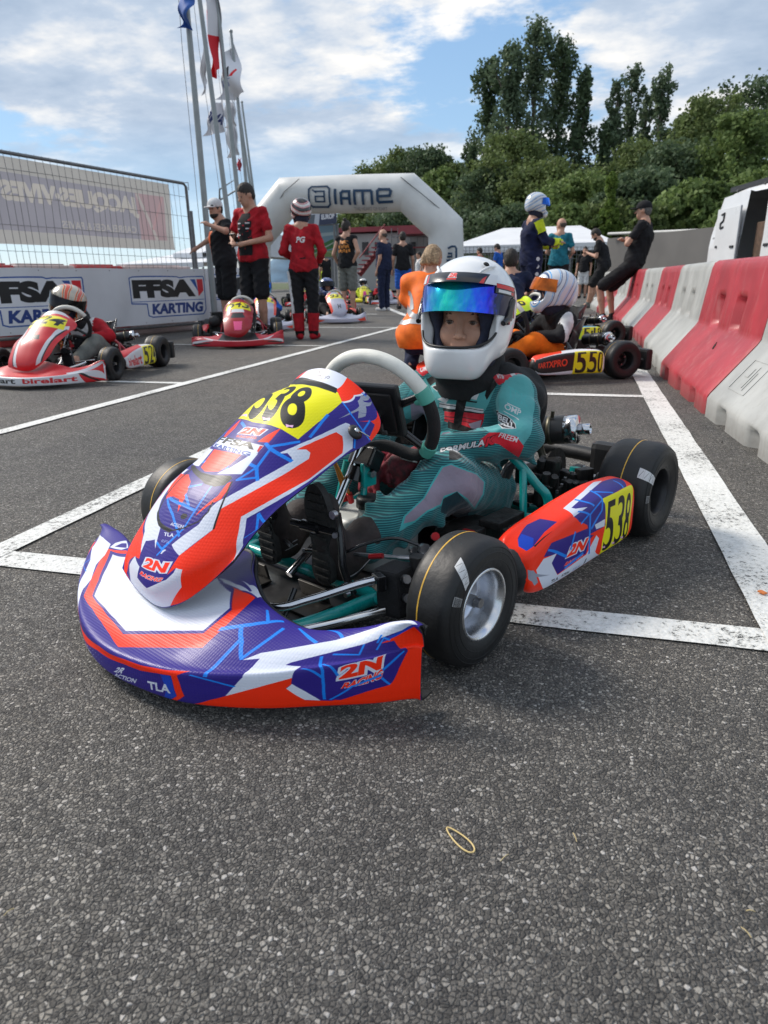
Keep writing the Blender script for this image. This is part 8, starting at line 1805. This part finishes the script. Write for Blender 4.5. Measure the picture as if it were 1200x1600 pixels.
# --- crew and spectators.  face: 0 looks away from the camera (+Y), positive turns to the left of the photo
def red_kit(t, j, A):
    sn = snapper('shirt'); G = np.array([[sn(x*(.060+.045*(1-g)**.5 if g > .8 else .10), .98+.47*g, 1) for x in np.linspace(-1, 1, 9)] for g in np.linspace(0, 1, 16)])
    k = MB(); k.grid(G); k.build('shirt_panel', cm('black'), t)
    for x, z, w_ in ((-.06, 1.33, .05), (.06, 1.33, .05), (-.06, 1.27, .04), (.06, 1.27, .03), (.055, 1.20, .025)):
        k = MB(); k.grid(np.array([[sn(x+w_/2*q, z+h_, 1, .007) for q in (-1, 0, 1)] for h_ in (0, .013)])); k.build('chest_badge', cl((.6, .6, .62), 'badge white'), t)
    k = MB(); k.box((.02, .29, 1.17), (.075, .012, .14), bev=.003, rot=Matrix.Rotation(-.9, 3, 'X')); k.build('phone', BLKG, t)
person('tall man in red and black polo and black shorts looking down at his hands', px_loc(405, 529), R(168), 1.86, dict(elb=[(-.27, .0, 1.17), (.27, .02, 1.19)], wri=[(-.07, .22, 1.11), (.08, .26, 1.13)], head=(.0, .05, 1.64), foot=[(-.16, .10, .04), (.16, .12, .04)]), top='red', bot='black', shoes='black', hair='dark', extra=red_kit, headpitch=-.35, headyaw=-.35, res=.0115)
def orange_side(t, j, A):
    sn = snapper('shirt'); k = MB(); k.grid(np.array([[sn(.03+.09*g+.035*q, 1.36-.38*g, 1, .005) for q in (-1, 0, 1)] for g in np.linspace(0, 1, 12)])); k.build('orange_stripe', cl((.75, .12, .01), 'orange cloth'), t)
    k = MB(); k.tube([(-.05, .135, 1.665), (.05, .135, 1.665)], .018, n=8); k.build('sunglasses', BLKG, t)
person('bearded man in white cap and black shirt with an orange stripe leaning by the fence', px_loc(362, 524), R(140), 1.78, dict(elb=[(-.30, .08, 1.34), (.36, .02, 1.30)], wri=[(-.14, .22, 1.42), (.44, .20, 1.18)], chest=(.04, .02, 1.27), sho=[(-.15, .0, 1.44), (.22, .0, 1.42)], head=(.05, .06, 1.63), neck=(.04, .0, 1.49)), top='black', bot='black', shoes='grey', cap='white', beard=True, extra=orange_side, headyaw=.5, headpitch=-.1)
def pg(t, j, A):
    sn = snapper('race_suit'); V_, T_ = glyphs('PG', .04, .2); k = MB(); k.add([sn(-.06+x*.075, 1.28+y*.075, -1, .006) for x, y in V_*1.0], [tuple(q) for q in T_], smooth=False); k.build('back_lettering', cl((.7, .7, .7), 'print white'), t)
    k = MB(); k.tube([(-.235, .0, 1.40), (-.27, .02, 1.22)], .052, n=12); k.tube([(.235, .0, 1.40), (.27, .02, 1.22)], .052, n=12); k2 = MB(); k2.tube([(-.205, -.015, .92), (-.175, -.02, .52), (-.165, -.02, .16)], .028, n=8); k2.build('leg_stripe', cl((.62, .62, .62), 'stripe white'), t)
    k3 = MB(); k3.tube([(-.11, -.01, .36), (-.10, -.01, .12)], [.084, .075], n=14); k3.tube([(.11, -.01, .36), (.10, -.01, .12)], [.084, .075], n=14); [o.build('calf_panel', cm('red'), t) for o in k3.pieces()]
    k4 = MB(); k4.lathe([(0, -.02), (.15, -.02), (.158, .02), (.15, .06), (0, .06)], (0, 0, 1.06), n=24); k4.build('waist_band', cm('black'), t)
HR = (helmet_mat('helmet red white', [(.02, .02, .02), (.50, .02, .03), (.62, .62, .60), (.45, .02, .03), (.65, .63, .6)], 3), 'dark')
person('child driver seen from behind in red and black race suit and red helmet', px_loc(480, 530), R(12), 1.60, dict(elb=[(-.27, -.02, 1.18), (.27, .0, 1.18)], wri=[(-.18, .18, 1.10), (.20, .16, 1.06)], head=(0, .03, 1.67), foot=[(-.14, .10, .04), (.14, .10, .04)]), top='red', sleeve='long', bot='black', legs='suit', shoes='red', helmet=HR, gloves='black', extra=pg, headyaw=.35, headpitch=-.25)
def back_print(t, j, A):
    sn = snapper('shirt'); k = MB()
    for z, w_ in ((1.36, .15), (1.28, .20), (1.20, .22)):
        for x in np.linspace(-w_/2, w_/2, 6): k.grid(np.array([[sn(x+.014*q, z+.055*h_+.008*math.sin(x*70), -1, .005) for q in (-1, 1)] for h_ in (0, 1)]))
    k.build('back_print', cl((.62, .22, .03), 'orange print'), t)
person('man with hair bun, black top with orange back print and grey shorts', px_loc(545, 493), R(-8), 1.86, dict(elb=[(-.27, -.05, 1.17), (.30, -.10, 1.20)], wri=[(-.24, .10, .98), (.16, -.06, 1.02)]), top='black', sleeve='none', bot='grey', hair='dark', bun=True, shoes='red', extra=back_print, headyaw=-.2)
person('heavy man in dark navy polo and navy trousers standing side-on looking left', px_loc(601, 486), R(70), 1.80, dict(elb=[(-.22, -.05, 1.17), (.22, -.05, 1.17)], wri=[(-.20, .05, .92), (.20, .05, .92)]), top='navy', bot='navy', legs='long', shoes='white', hair='bald', girth=1.18)
person('man in dark red and black shirt half hidden behind the heavy man in navy', px_loc(630, 483), R(20), 1.80, top='black', bot='blue', shoes='black')
person('person in red shirt with a black backpack seen from behind under the arch', px_loc(673, 473), R(-10), 1.78, top='red', bot='black', hair='dark', extra=lambda t, j, A: MB().box((0, -.19, 1.28), (.26, .12, .36), bev=.04).build('backpack', cm('black'), t))
person('woman in black top holding up a black camera beside the leg of the arch', px_loc(692, 474), R(-60), 1.66, dict(elb=[(-.24, .10, 1.22), (.24, .10, 1.22)], wri=[(-.06, .30, 1.30), (.06, .30, 1.30)]), top='black', sleeve='none', bot='black', hair='blond', extra=lambda t, j, A: MB().box((0, .42, 1.34), (.15, .10, .11), bev=.01).build('camera', BLKG, t))
person('man in red shirt standing far away left of the man in blue, near the marquee', px_loc(748, 466), R(80), 1.75, top='red', bot='black')
person('man in bright blue shirt and white shorts looking at the phone in his hands', px_loc(776, 468), R(70), 1.80, dict(elb=[(-.24, .02, 1.17), (.24, .02, 1.17)], wri=[(-.06, .26, 1.22), (.06, .26, 1.22)], head=(0, .05, 1.64)), top='blue', bot='white', headpitch=-.4)
crouch = dict(ank=[(-.16, .0, .09), (.16, .0, .09)], foot=[(-.17, .13, .04), (.17, .13, .04)], knee=[(-.22, .36, .42), (.22, .36, .42)], hip=[(-.10, -.10, .30), (.10, -.10, .30)], pel=(0, -.10, .33), chest=(0, .10, .62), sho=[(-.18, .18, .76), (.18, .18, .76)], neck=(0, .20, .80), head=(0, .25, .94), elb=[(-.26, .36, .58), (.26, .36, .58)], wri=[(-.12, .55, .50), (.12, .55, .50)])
person('dark haired person in navy shirt crouching just behind the white helmet of the main driver', px_loc(795, 540), R(10), 1.66, crouch, top='navy', bot='black', hair='dark')
def navy_suit(t, j, A):
    k = MB(); k.tube([A('sho', 1)+np.array([.02, 0, .03]), A('elb', 1)*.5+A('sho', 1)*.5+np.array([.02, 0, 0])], [.07, .06], n=12); k.tube([A('elb', 1)*.5+A('wri', 1)*.5, A('wri', 1)], [.056, .052], n=12); k.tube([A('elb', 0)*.5+A('wri', 0)*.5, A('wri', 0)], [.056, .052], n=12)
    [o.build('yellow_panel', cm('yellow'), t) for o in k.pieces()]
    k = MB()
    for z in (1.0, .9, .8, .7, .6): k.tube([(.205-.05*(1-z), .01, z), (.212-.05*(1-z), .01, z)], .026, n=12)
    [o.build('leg_badge', cl((.6, .6, .6), 'badge white'), t) for o in k.pieces()]
HB = (helmet_mat('helmet blue white', [(.62, .64, .66), (.05, .35, .72), (.60, .62, .64), (.02, .06, .22), (.55, .57, .60)], 5), 'blue')
person('standing child driver in dark blue race suit with yellow gloves and pale blue helmet', px_loc(824, 519), R(-62), 1.66, dict(elb=[(-.24, .08, 1.20), (.24, .10, 1.22)], wri=[(-.12, .32, 1.18), (.12, .34, 1.22)], head=(0, .05, 1.69), foot=[(-.14, .10, .04), (.14, .10, .04)]), top='dnavy', sleeve='long', bot='dnavy', legs='suit', shoes='blue', helmet=HB, gloves='yellow', extra=navy_suit, headpitch=-.15)
person('man in teal T-shirt and black shorts seen from behind with his head turned left', px_loc(868, 489), R(-12), 1.80, dict(elb=[(-.25, .02, 1.17), (.27, .0, 1.17)], wri=[(-.12, .22, 1.08), (.18, .16, 1.10)]), top='teal', bot='black', hair='bald', headyaw=1.1, girth=1.05)
person('bare-headed man in black T-shirt and shorts looking down at his phone by the barriers', (px_loc(912, 481)[0]+.1, px_loc(912, 481)[1]), R(78), 1.80, dict(hip=[(-.095, -.28, .90), (.095, -.28, .90)], pel=(0, -.28, .93), chest=(0, -.20, 1.25), sho=[(-.185, -.16, 1.41), (.185, -.16, 1.41)], neck=(0, -.15, 1.46), head=(0, -.05, 1.59), elb=[(-.25, -.14, 1.12), (.25, -.14, 1.12)], wri=[(-.06, .08, 1.20), (.06, .08, 1.20)], knee=[(-.11, -.05, .49), (.11, -.08, .49)]), top='black', bot='black', hair='dark', beard=True, headpitch=-.55, shoes='grey')
person('man in black cap, T-shirt and shorts with folded arms leaning on the barriers', px_loc(946, 503), R(72), 1.82, dict(hip=[(-.10, -.36, .86), (.10, -.36, .86)], pel=(0, -.36, .89), chest=(0, -.44, 1.22), sho=[(-.19, -.46, 1.40), (.19, -.46, 1.40)], neck=(0, -.46, 1.45), head=(0, -.42, 1.60), elb=[(-.27, -.30, 1.14), (.27, -.30, 1.14)], wri=[(.07, -.20, 1.22), (-.07, -.19, 1.20)], knee=[(-.12, .10, .52), (.12, .02, .50)], ank=[(-.12, .02, .09), (.12, -.06, .09)], foot=[(-.13, .15, .04), (.13, .07, .04)]), top='black', bot='black', hair='grey', cap='black', headyaw=.15)
person('small person in black top and white shorts standing far behind the yellow kart parts', px_loc(909, 466), R(170), 1.65, top='black', bot='white')
person('small child in yellow and black far away under the left part of the arch', px_loc(505, 468), R(160), 1.3, top='yellow', bot='black')
person('far person in black between the pole row and the track map board', px_loc(512, 470), R(30), 1.7, top='black', bot='black')
person('far person in white top near the stairs of the timing building', px_loc(655, 466), R(120), 1.7, top='white', bot='navy')
# marshal in the orange vest, bent down with her back to the camera
def vest(t, j, A):
    k = SDF((-.36, -.4, .2), (.36, .45, 1.1), .011); k.cone(j['chest'], (0, -.10, .40), .170, .190, k=0); k.cone((-.17, .05, .80), (.17, .05, .80), .105, k=.06); k.cone((-.17, .06, .80), (-.24, .16, .68), .085, k=.03); k.cone((.17, .06, .80), (.24, .16, .68), .085, k=.03); k.cone((-.13, .10, .68), (.13, .10, .68), .115, .115, k=.05); k.cone((-.10, -.12, .36), (.10, -.12, .36), .165, .165, k=.05); k.box((0, -.05, .16), (.5, .6, .09), k=0, op='s', rot=None); k.disp(lambda x, y, z: .006*np.sin(x*31+z*19)*np.sin(z*27-y*13)); V, Q = k.mesh(); v_ = emit('vest', V, Q, cl((.95, .16, .006), 'hi-vis orange', .7), t, yflip=False, it=1)
    from mathutils.bvhtree import BVHTree
    bv = BVHTree.FromPolygons([tuple(v) for v in V], [tuple(map(int, q)) for q in Q])
    def tape(pts, w_=.024):
        o = []
        for p in pts:
            loc_, n_, _, _ = bv.find_nearest(Vector(p)); o.append((loc_+n_*.003, n_))
        kk = MB(); vs = []
        for i, (p, n_) in enumerate(o):
            d = (o[min(i+1, len(o)-1)][0]-o[max(i-1, 0)][0]).normalized(); s_ = d.cross(n_).normalized()*w_; vs += [p+s_, p-s_]
        kk.add(vs, [(2*i, 2*i+1, 2*i+3, 2*i+2) for i in range(len(o)-1)]); kk.build('reflective_tape', cl((.35, .35, .36), 'reflective grey', .3), v_)
    tape([(.30*math.sin(a), -.0-.32*math.cos(a), .50+.02*math.cos(a)) for a in np.linspace(-1.6, 1.6, 22)]); tape([(.30*math.sin(a), -.05-.32*math.cos(a), .62) for a in np.linspace(-1.4, 1.4, 22)])
    for q in (-1, 1): tape([(q*.13, -.25+.5*f, .62+.22*f) for f in np.linspace(0, 1, 10)])
person('person with wavy blond hair and orange reflective vest crouching behind the main driver', px_loc(668, 585), R(-4), 1.50, dict(crouch, chest=(0, .02, .66), sho=[(-.18, .06, .82), (.18, .06, .82)], neck=(0, .08, .86), head=(0, .14, .99), elb=[(-.27, .22, .62), (.27, .22, .62)]), top='navy', sleeve='short', bot='navy', legs='long', hair='blond', extra=vest, headpitch=-.5, res=.011)
# ================================================================ the other karts and their drivers
def simple_nose(base, ops):
    t = Tex(760, 320, base, 2)
    for o in ops: t.poly(o[1], o[0]) if o[0] != 'T' else t.text(o[1], o[2], o[3], o[4], o[5], bold=.03)
    return t
mirror = lambda pts: [(1-x, y) for x, y in pts]
def bi(col, pts): return [(col, pts), (col, mirror(pts))]
RD, WT, BK_, OR, YL = (.78, .09, .13), (.82, .82, .83), (.07, .07, .08), (.93, .25, .12), (.90, .86, .06)
def kart_liv(nm, nose, panel, pod, number, frame, pb, lite=False):
    tn_ = simple_nose(*nose); tpn = simple_nose(*panel); tpd = simple_nose(*pod)
    tpn.poly([(.12, .58), (.88, .58), (.80, .84), (.20, .84)], YL); tpn.text(number, (.20, .61), (.80, .61), (.24, .80), BK_, bold=.02)
    tpd.poly([(.58, .14), (.90, .14), (.90, .66), (.60, .66)], YL); tpd.text(number, (.60, .19), (.88, .19), (.61, .60), BK_, bold=.02)
    return dict(nose=print_mat(nm+' nose', tn_, .4, .2), panel=print_mat(nm+' panel', tpn, .4, .2), pod=print_mat(nm+' pod', tpd, .4, .2), frame=frame, lite=lite)
REDF = mat('red frame paint', (.40, .02, .03), .35, coat=.4); BLKF = mat('black frame paint', (.02, .02, .022), .35, coat=.4)
SPLIT = False
KEEP |= {'pedal'}
l524 = kart_liv('kart 524', (RD, bi(WT, [(.02, .15), (.30, .50), (.30, .60), (.05, .75), (.0, .5)])+bi(RD, [(.05, .35), (.22, .52), (.06, .65)])+[(WT, [(.2, .08), (.8, .08), (.76, .50), (.24, .50)]), (RD, [(.28, .52), (.72, .52), (.66, .85), (.34, .85)])]+bi(BK_, [(.10, .15), (.22, .45), (.24, .45), (.13, .15)])+[('T', 'birelart', (.52, .22), (.76, .22), (.52, .40), RD), ('T', 'birelart', (.24, .22), (.48, .22), (.24, .40), BK_)]),
    (RD, bi(WT, [(.22, .05), (.30, .05), (.22, .55), (.10, .72), (.05, .62), (.16, .50)])+bi(BK_, [(.20, .05), (.225, .05), (.17, .50), (.08, .62), (.07, .60), (.14, .48)])+[(BK_, [(.36, .44), (.64, .44), (.60, .50), (.40, .50)]), (WT, [(.15, .93), (.85, .93), (.8, 1), (.2, 1)])]),
    (WT, [(RD, [(0, .5), (.6, .62), (.7, 1), (0, 1)]), (RD, [(0, 0), (.7, 0), (.5, .16), (0, .12)]), ('T', 'birelart', (.26, .24), (.56, .24), (.26, .44), RD)]), '524', REDF, None)
l543 = kart_liv('kart 543', ((.70, .08, .16), [(WT, [(.02, .20), (.30, .42), (.30, .46), (.05, .34)]), (WT, [(.98, .20), (.70, .42), (.70, .46), (.95, .34)]), (BK_, [(.33, .52), (.67, .52), (.60, .95), (.40, .95)]), (WT, [(.27, .50), (.5, .46), (.73, .50), (.80, .70), (.68, .56), (.5, .50), (.32, .56), (.20, .70)]), (BK_, [(.10, .18), (.28, .30), (.26, .34), (.08, .26)]), (BK_, [(.90, .18), (.72, .30), (.74, .34), (.92, .26)])]),
    ((.62, .05, .10), [((.95, .35, .55), [(.38, .20), (.62, .20), (.64, .36), (.36, .36)]), (BK_, [(.28, .42), (.72, .42), (.66, .52), (.34, .52)]), (WT, [(.30, .53), (.70, .53), (.66, .60), (.34, .60)])]), (RD, [(BK_, [(0, 0), (.6, 0), (.4, .4), (0, .4)])]), '543', REDF, None)
l550 = kart_liv('kart 550', (OR, bi(WT, [(.1, .2), (.3, .5), (.2, .7)])), (OR, bi(WT, [(.1, .1), (.3, .5), (.2, .6)])), ((.88, .88, .90), [(BK_, [(.05, .18), (.70, .28), (.72, .50), (.62, .62), (.12, .62), (.0, .4)]), (OR, [(.0, .45), (.08, .45), (.16, .62), (.5, .66), (.55, 1), (0, 1)]), (OR, [(.25, .0), (.45, .0), (.45, .16), (.22, .14)]), (OR, [(.72, .8), (1, .8), (1, 1), (.72, 1)]), ('T', 'KARTXPRO', (.22, .34), (.54, .34), (.22, .45), OR)]), '550', BLKF, None)
lW = kart_liv('kart white orange', ((.72, .72, .78), bi(OR, [(.0, .1), (.24, .18), (.30, .34), (.1, .40)])+[(BK_, [(.4, .5), (.6, .5), (.58, .55), (.42, .55)])]), ((.70, .70, .76), bi(OR, [(.0, .0), (.18, .2), (.16, .7), (.3, 1), (0, 1)])+[('T', 'H', (.42, .3), (.58, .3), (.42, .42), BK_)]), (OR, [(WT, [(.2, .2), (.6, .3), (.5, .7)])]), '531', BLKF, None, True)
lR = kart_liv('kart far red', (RD, bi(WT, [(.1, .2), (.3, .5), (.2, .7)])), (RD, []), (RD, [(BK_, [(0, 0), (.6, 0), (.4, .5), (0, .5)])]), '507', REDF, None, True)
lYe = kart_liv('kart far yellow', (YL, bi((.1, .2, .6), [(.1, .2), (.3, .5), (.2, .7)])), (YL, [((.8, .1, .5), [(.3, .2), (.7, .2), (.6, .5), (.4, .5)])]), (YL, []), '512', BLKF, None, True)
lN = kart_liv('kart neon', ((.80, .90, .10), bi((.1, .45, .6), [(.1, .2), (.3, .5), (.2, .7)])), ((.80, .90, .10), []), ((.80, .92, .10), [((.1, .5, .65), [(0, .5), (.5, .4), (.9, .8), (.2, 1)])]), '519', mat('blue frame paint', (.02, .05, .2), .35, coat=.4), None, True)
K1 = ((-3.86, 4.46), R(-9)); K2 = ((-3.80, 7.42), R(-24)); K3 = ((-.66, 5.12), R(59))
make_kart('red and white kart number 524 with its driver leaning over, at the left edge', *K1, l524, 'karts lined up on the grid')
make_kart('red kart number 543 without driver, seen head-on in front of the tall man in red', *K2, l543, 'karts lined up on the grid')
make_kart('orange, white and black kart number 550 seen from its side behind the main kart', *K3, l550, 'karts lined up on the grid')
make_kart('white and orange kart standing behind the child in the red suit', (-4.12, 11.7), R(-32), lW, 'karts lined up on the grid')
make_kart('dark kart partly hidden between the tall man and the child in red', (-4.62, 9.9), R(-26), dict(lW, lite=True), 'karts lined up on the grid')
make_kart('far red kart beside the legs of the man with the hair bun', (-6.0, 17.0), R(-38), lR, 'karts lined up on the grid')
make_kart('far yellow kart left of the heavy man in navy', (-6.9, 22.5), R(-20), lYe, 'karts lined up on the grid')
make_kart('farthest orange kart just below the stairs of the timing building', (-8.6, 26.5), R(-25), lR, 'karts lined up on the grid')
make_kart('small far white kart left of the legs of the heavy man in navy', (-5.6, 20.5), R(-30), lW, 'karts lined up on the grid')
make_kart('far red kart left of the man with the hair bun, near the map board', (-7.9, 19.5), R(-30), lR, 'karts lined up on the grid')
make_kart('neon yellow and blue kart mostly hidden behind kart 550, its rear wheel showing', (-.62, 7.5), R(55), lN, 'karts lined up on the grid')
def seated(label, o, al, c1, c2, helm_, lean=0., fwd=0., hy=0., hp=0., res=.011, roll=0., gl_='black', group='drivers sitting in their karts', stripe=None):
    t = thing('person', label, 'person', (o[0], o[1], 0), -al, group); s = SDF((-.55, -.88, .03), (.45, .1, .56), res)
    lx = lambda z: lean*max(0, z-.15); ly = lambda z: fwd*max(0, z-.15)
    q = lambda x, y, z: (x+lx(z), y+ly(z), z-abs(lean)*.10*max(0, z-.15)/.3)
    for i in (1, -1):
        s.cone(q(i*.148, -.640, .400), (i*.226+lx(.3)*.8, -.53+ly(.3), .30), .060, .052, k=.03); s.cone((i*.228+lx(.3)*.8, -.53+ly(.3), .295), (i*.095+lx(.28)*.4, -.335+ly(.2)*.5, .285), .050, .036, k=.02)
    s.cone((-.05, -.61, .13), (.05, -.61, .13), .095, k=.05); s.cone(q(-.045, -.645, .25), q(.045, -.645, .25), .10, k=.05); s.cone(q(-.085, -.655, .37), q(.085, -.655, .37), .085, k=.05); s.disp(wr); V, Q = s.mesh(); mi = None; ms = [cm(c1)]
    if stripe: 
        fc = V[Q].mean(1); mi = ((np.abs(fc[:, 0]-lean*.15) < .10) & (fc[:, 2] > .22)).astype(int); mi = np.where((fc[:, 0] > .16) & (fc[:, 1] < -.50) & (fc[:, 1] > -.60), 2, mi); ms = [cm(c1), cm(stripe[0]), cm(stripe[1])]
    V = relax(V, Q, 1); V2_ = V.copy(); V2_[:, 1] *= -1; fastmesh('race_suit', V2_, Q[:, ::-1], ms, t, mi=mi)
    k = SDF((-.3, -.75, .03), (.3, .1, .40), res)
    for i in (1, -1): k.cone((i*.085, -.60, .130), (i*.160, -.32, .25), .090, .076, k=.03); k.cone((i*.160, -.32, .25), (i*.118, -.075, .138), .072, .052, k=.02)
    V, Q = k.mesh(); emit('trousers', V, Q, cm(c2), t, it=1)
    bd = SDF((-.5, -.85, .03), (.4, .12, .75), .013); hc = q(0, -.64, .60)
    bd.ell((hc[0], hc[1], .60-abs(lean)*.12), (.07, .088, .105), k=0); bd.cone(q(0, -.65, .40), (hc[0], hc[1]-.02, .55-abs(lean)*.12), .05, .05, k=.03); bd.cone((0, -.62, .13), q(0, -.675, .36), .065, .06, k=.03)
    for i in (1, -1): bd.cone((i*.085, -.6, .13), (i*.16, -.30, .245), .06, .05, k=.02); bd.cone((i*.16, -.30, .245), (i*.118, -.03, .13), .045, .04, k=.02); bd.cone(q(i*.15, -.64, .4), (i*.225+lx(.3)*.8, -.53+ly(.3), .3), .035, .03, k=.02); bd.cone((i*.225+lx(.3)*.8, -.53+ly(.3), .3), (i*.09+lx(.28)*.4, -.32+ly(.2)*.5, .285), .03, .024, k=.01)
    V, Q = bd.mesh(); emit('body', V, Q, SK2, t)
    for i in (1, -1): hand((i*.075+lx(.28)*.4, -.285+ly(.2)*.5, .275), (-i*.3, .8, -.2), (0, 0, -1), i, t, cm(gl_), sc=.9, curl=.8, h=.008)
    for i in (1, -1):
        kk = SDF((i*.11-.1, -.16, .03), (i*.11+.1, .1, .30), .01); kk.cone((i*.118, -.06, .13), (i*.10, .0, .10), .046, .038, k=0); kk.cone((i*.10, .0, .10), (i*.10, .035, .22), .038, .034, k=.02); V, Q = kk.mesh(); emit('boot', V, Q, cm('black'), t)
    fr = Frame((hc[0], hc[1], hc[2]-abs(lean)*.02), hy, hp, roll); hpn = thing('helmet', None, None); hpn.parent = t; helmet_small(fr, hpn, helm_, True)
    kk = SDF((-.3, -.9, .3), (.3, -.4, .62), .011); c0 = q(0, -.655, .44); kk.cone(c0, (c0[0], c0[1], c0[2]+.03), .10, .085, k=0); V, Q = kk.mesh(); emit('neck_collar', V, Q, DARKT, t)
    return t
HG = (helmet_mat('helmet gold orange', [(.45, .40, .32), (.85, .16, .02), (.10, .07, .04), (.50, .42, .30), (.60, .06, .02), (.55, .50, .42)], 9), 'dark')
HB2 = (helmet_mat('helmet pale blue', [(.60, .62, .65), (.10, .38, .75), (.62, .64, .66), (.03, .08, .20), (.60, .62, .64)], 12), 'amber')
seated('driver in red and white suit leaning far over the side of kart 524', *K1, 'red', 'grey', HG, lean=-.30, fwd=.30, hy=R(10), hp=-.25, roll=-.35, stripe=('white', 'red'))
seated('driver of kart 550 in black and orange suit, pale blue helmet with raised amber visor', *K3, 'black', 'orange', HB2, fwd=.22, hy=R(-18), hp=.05, stripe=('black', 'white'))
seated('blurred far driver with dark helmet in the white and orange kart', (-4.12, 11.7), R(-32), 'black', 'black', (helmet_mat('helmet navy', [(.03, .06, .2), (.4, .42, .5), (.03, .06, .2)], 2), 'dark'))
seated('driver with light blue helmet in the half hidden dark kart behind the tall man', (-4.62, 9.9), R(-26), 'blue', 'navy', (helmet_mat('helmet cyan', [(.05, .4, .55), (.6, .62, .64), (.05, .3, .5)], 4), 'blue'))
seated('far driver with white and green helmet in the red kart', (-6.0, 17.0), R(-38), 'navy', 'navy', (helmet_mat('helmet white green', [(.6, .62, .6), (.05, .35, .2), (.6, .45, .05)], 6), 'dark'))
seated('far driver in the yellow kart with white helmet', (-6.9, 22.5), R(-20), 'yellow', 'yellow', (helmet_mat('helmet far white', [(.6, .6, .6), (.4, .4, .42), (.6, .6, .6)], 7), 'dark'))
seated('farthest driver, grey helmet, below the stairs of the timing building', (-8.6, 26.5), R(-25), 'orange', 'black', (helmet_mat('helmet far grey', [(.45, .45, .45), (.6, .6, .6), (.5, .05, .05)], 8), 'dark'))

seated('far driver with multicoloured helmet in the small white kart', (-5.6, 20.5), R(-30), 'red', 'black', (helmet_mat('helmet mix', [(.6, .5, .1), (.1, .3, .6), (.5, .05, .05)], 10), 'dark'))
seated('far driver with dark blue helmet near the map board', (-7.9, 19.5), R(-30), 'navy', 'red', (helmet_mat('helmet blue far', [(.05, .12, .4), (.5, .5, .55), (.04, .08, .3)], 11), 'dark'))
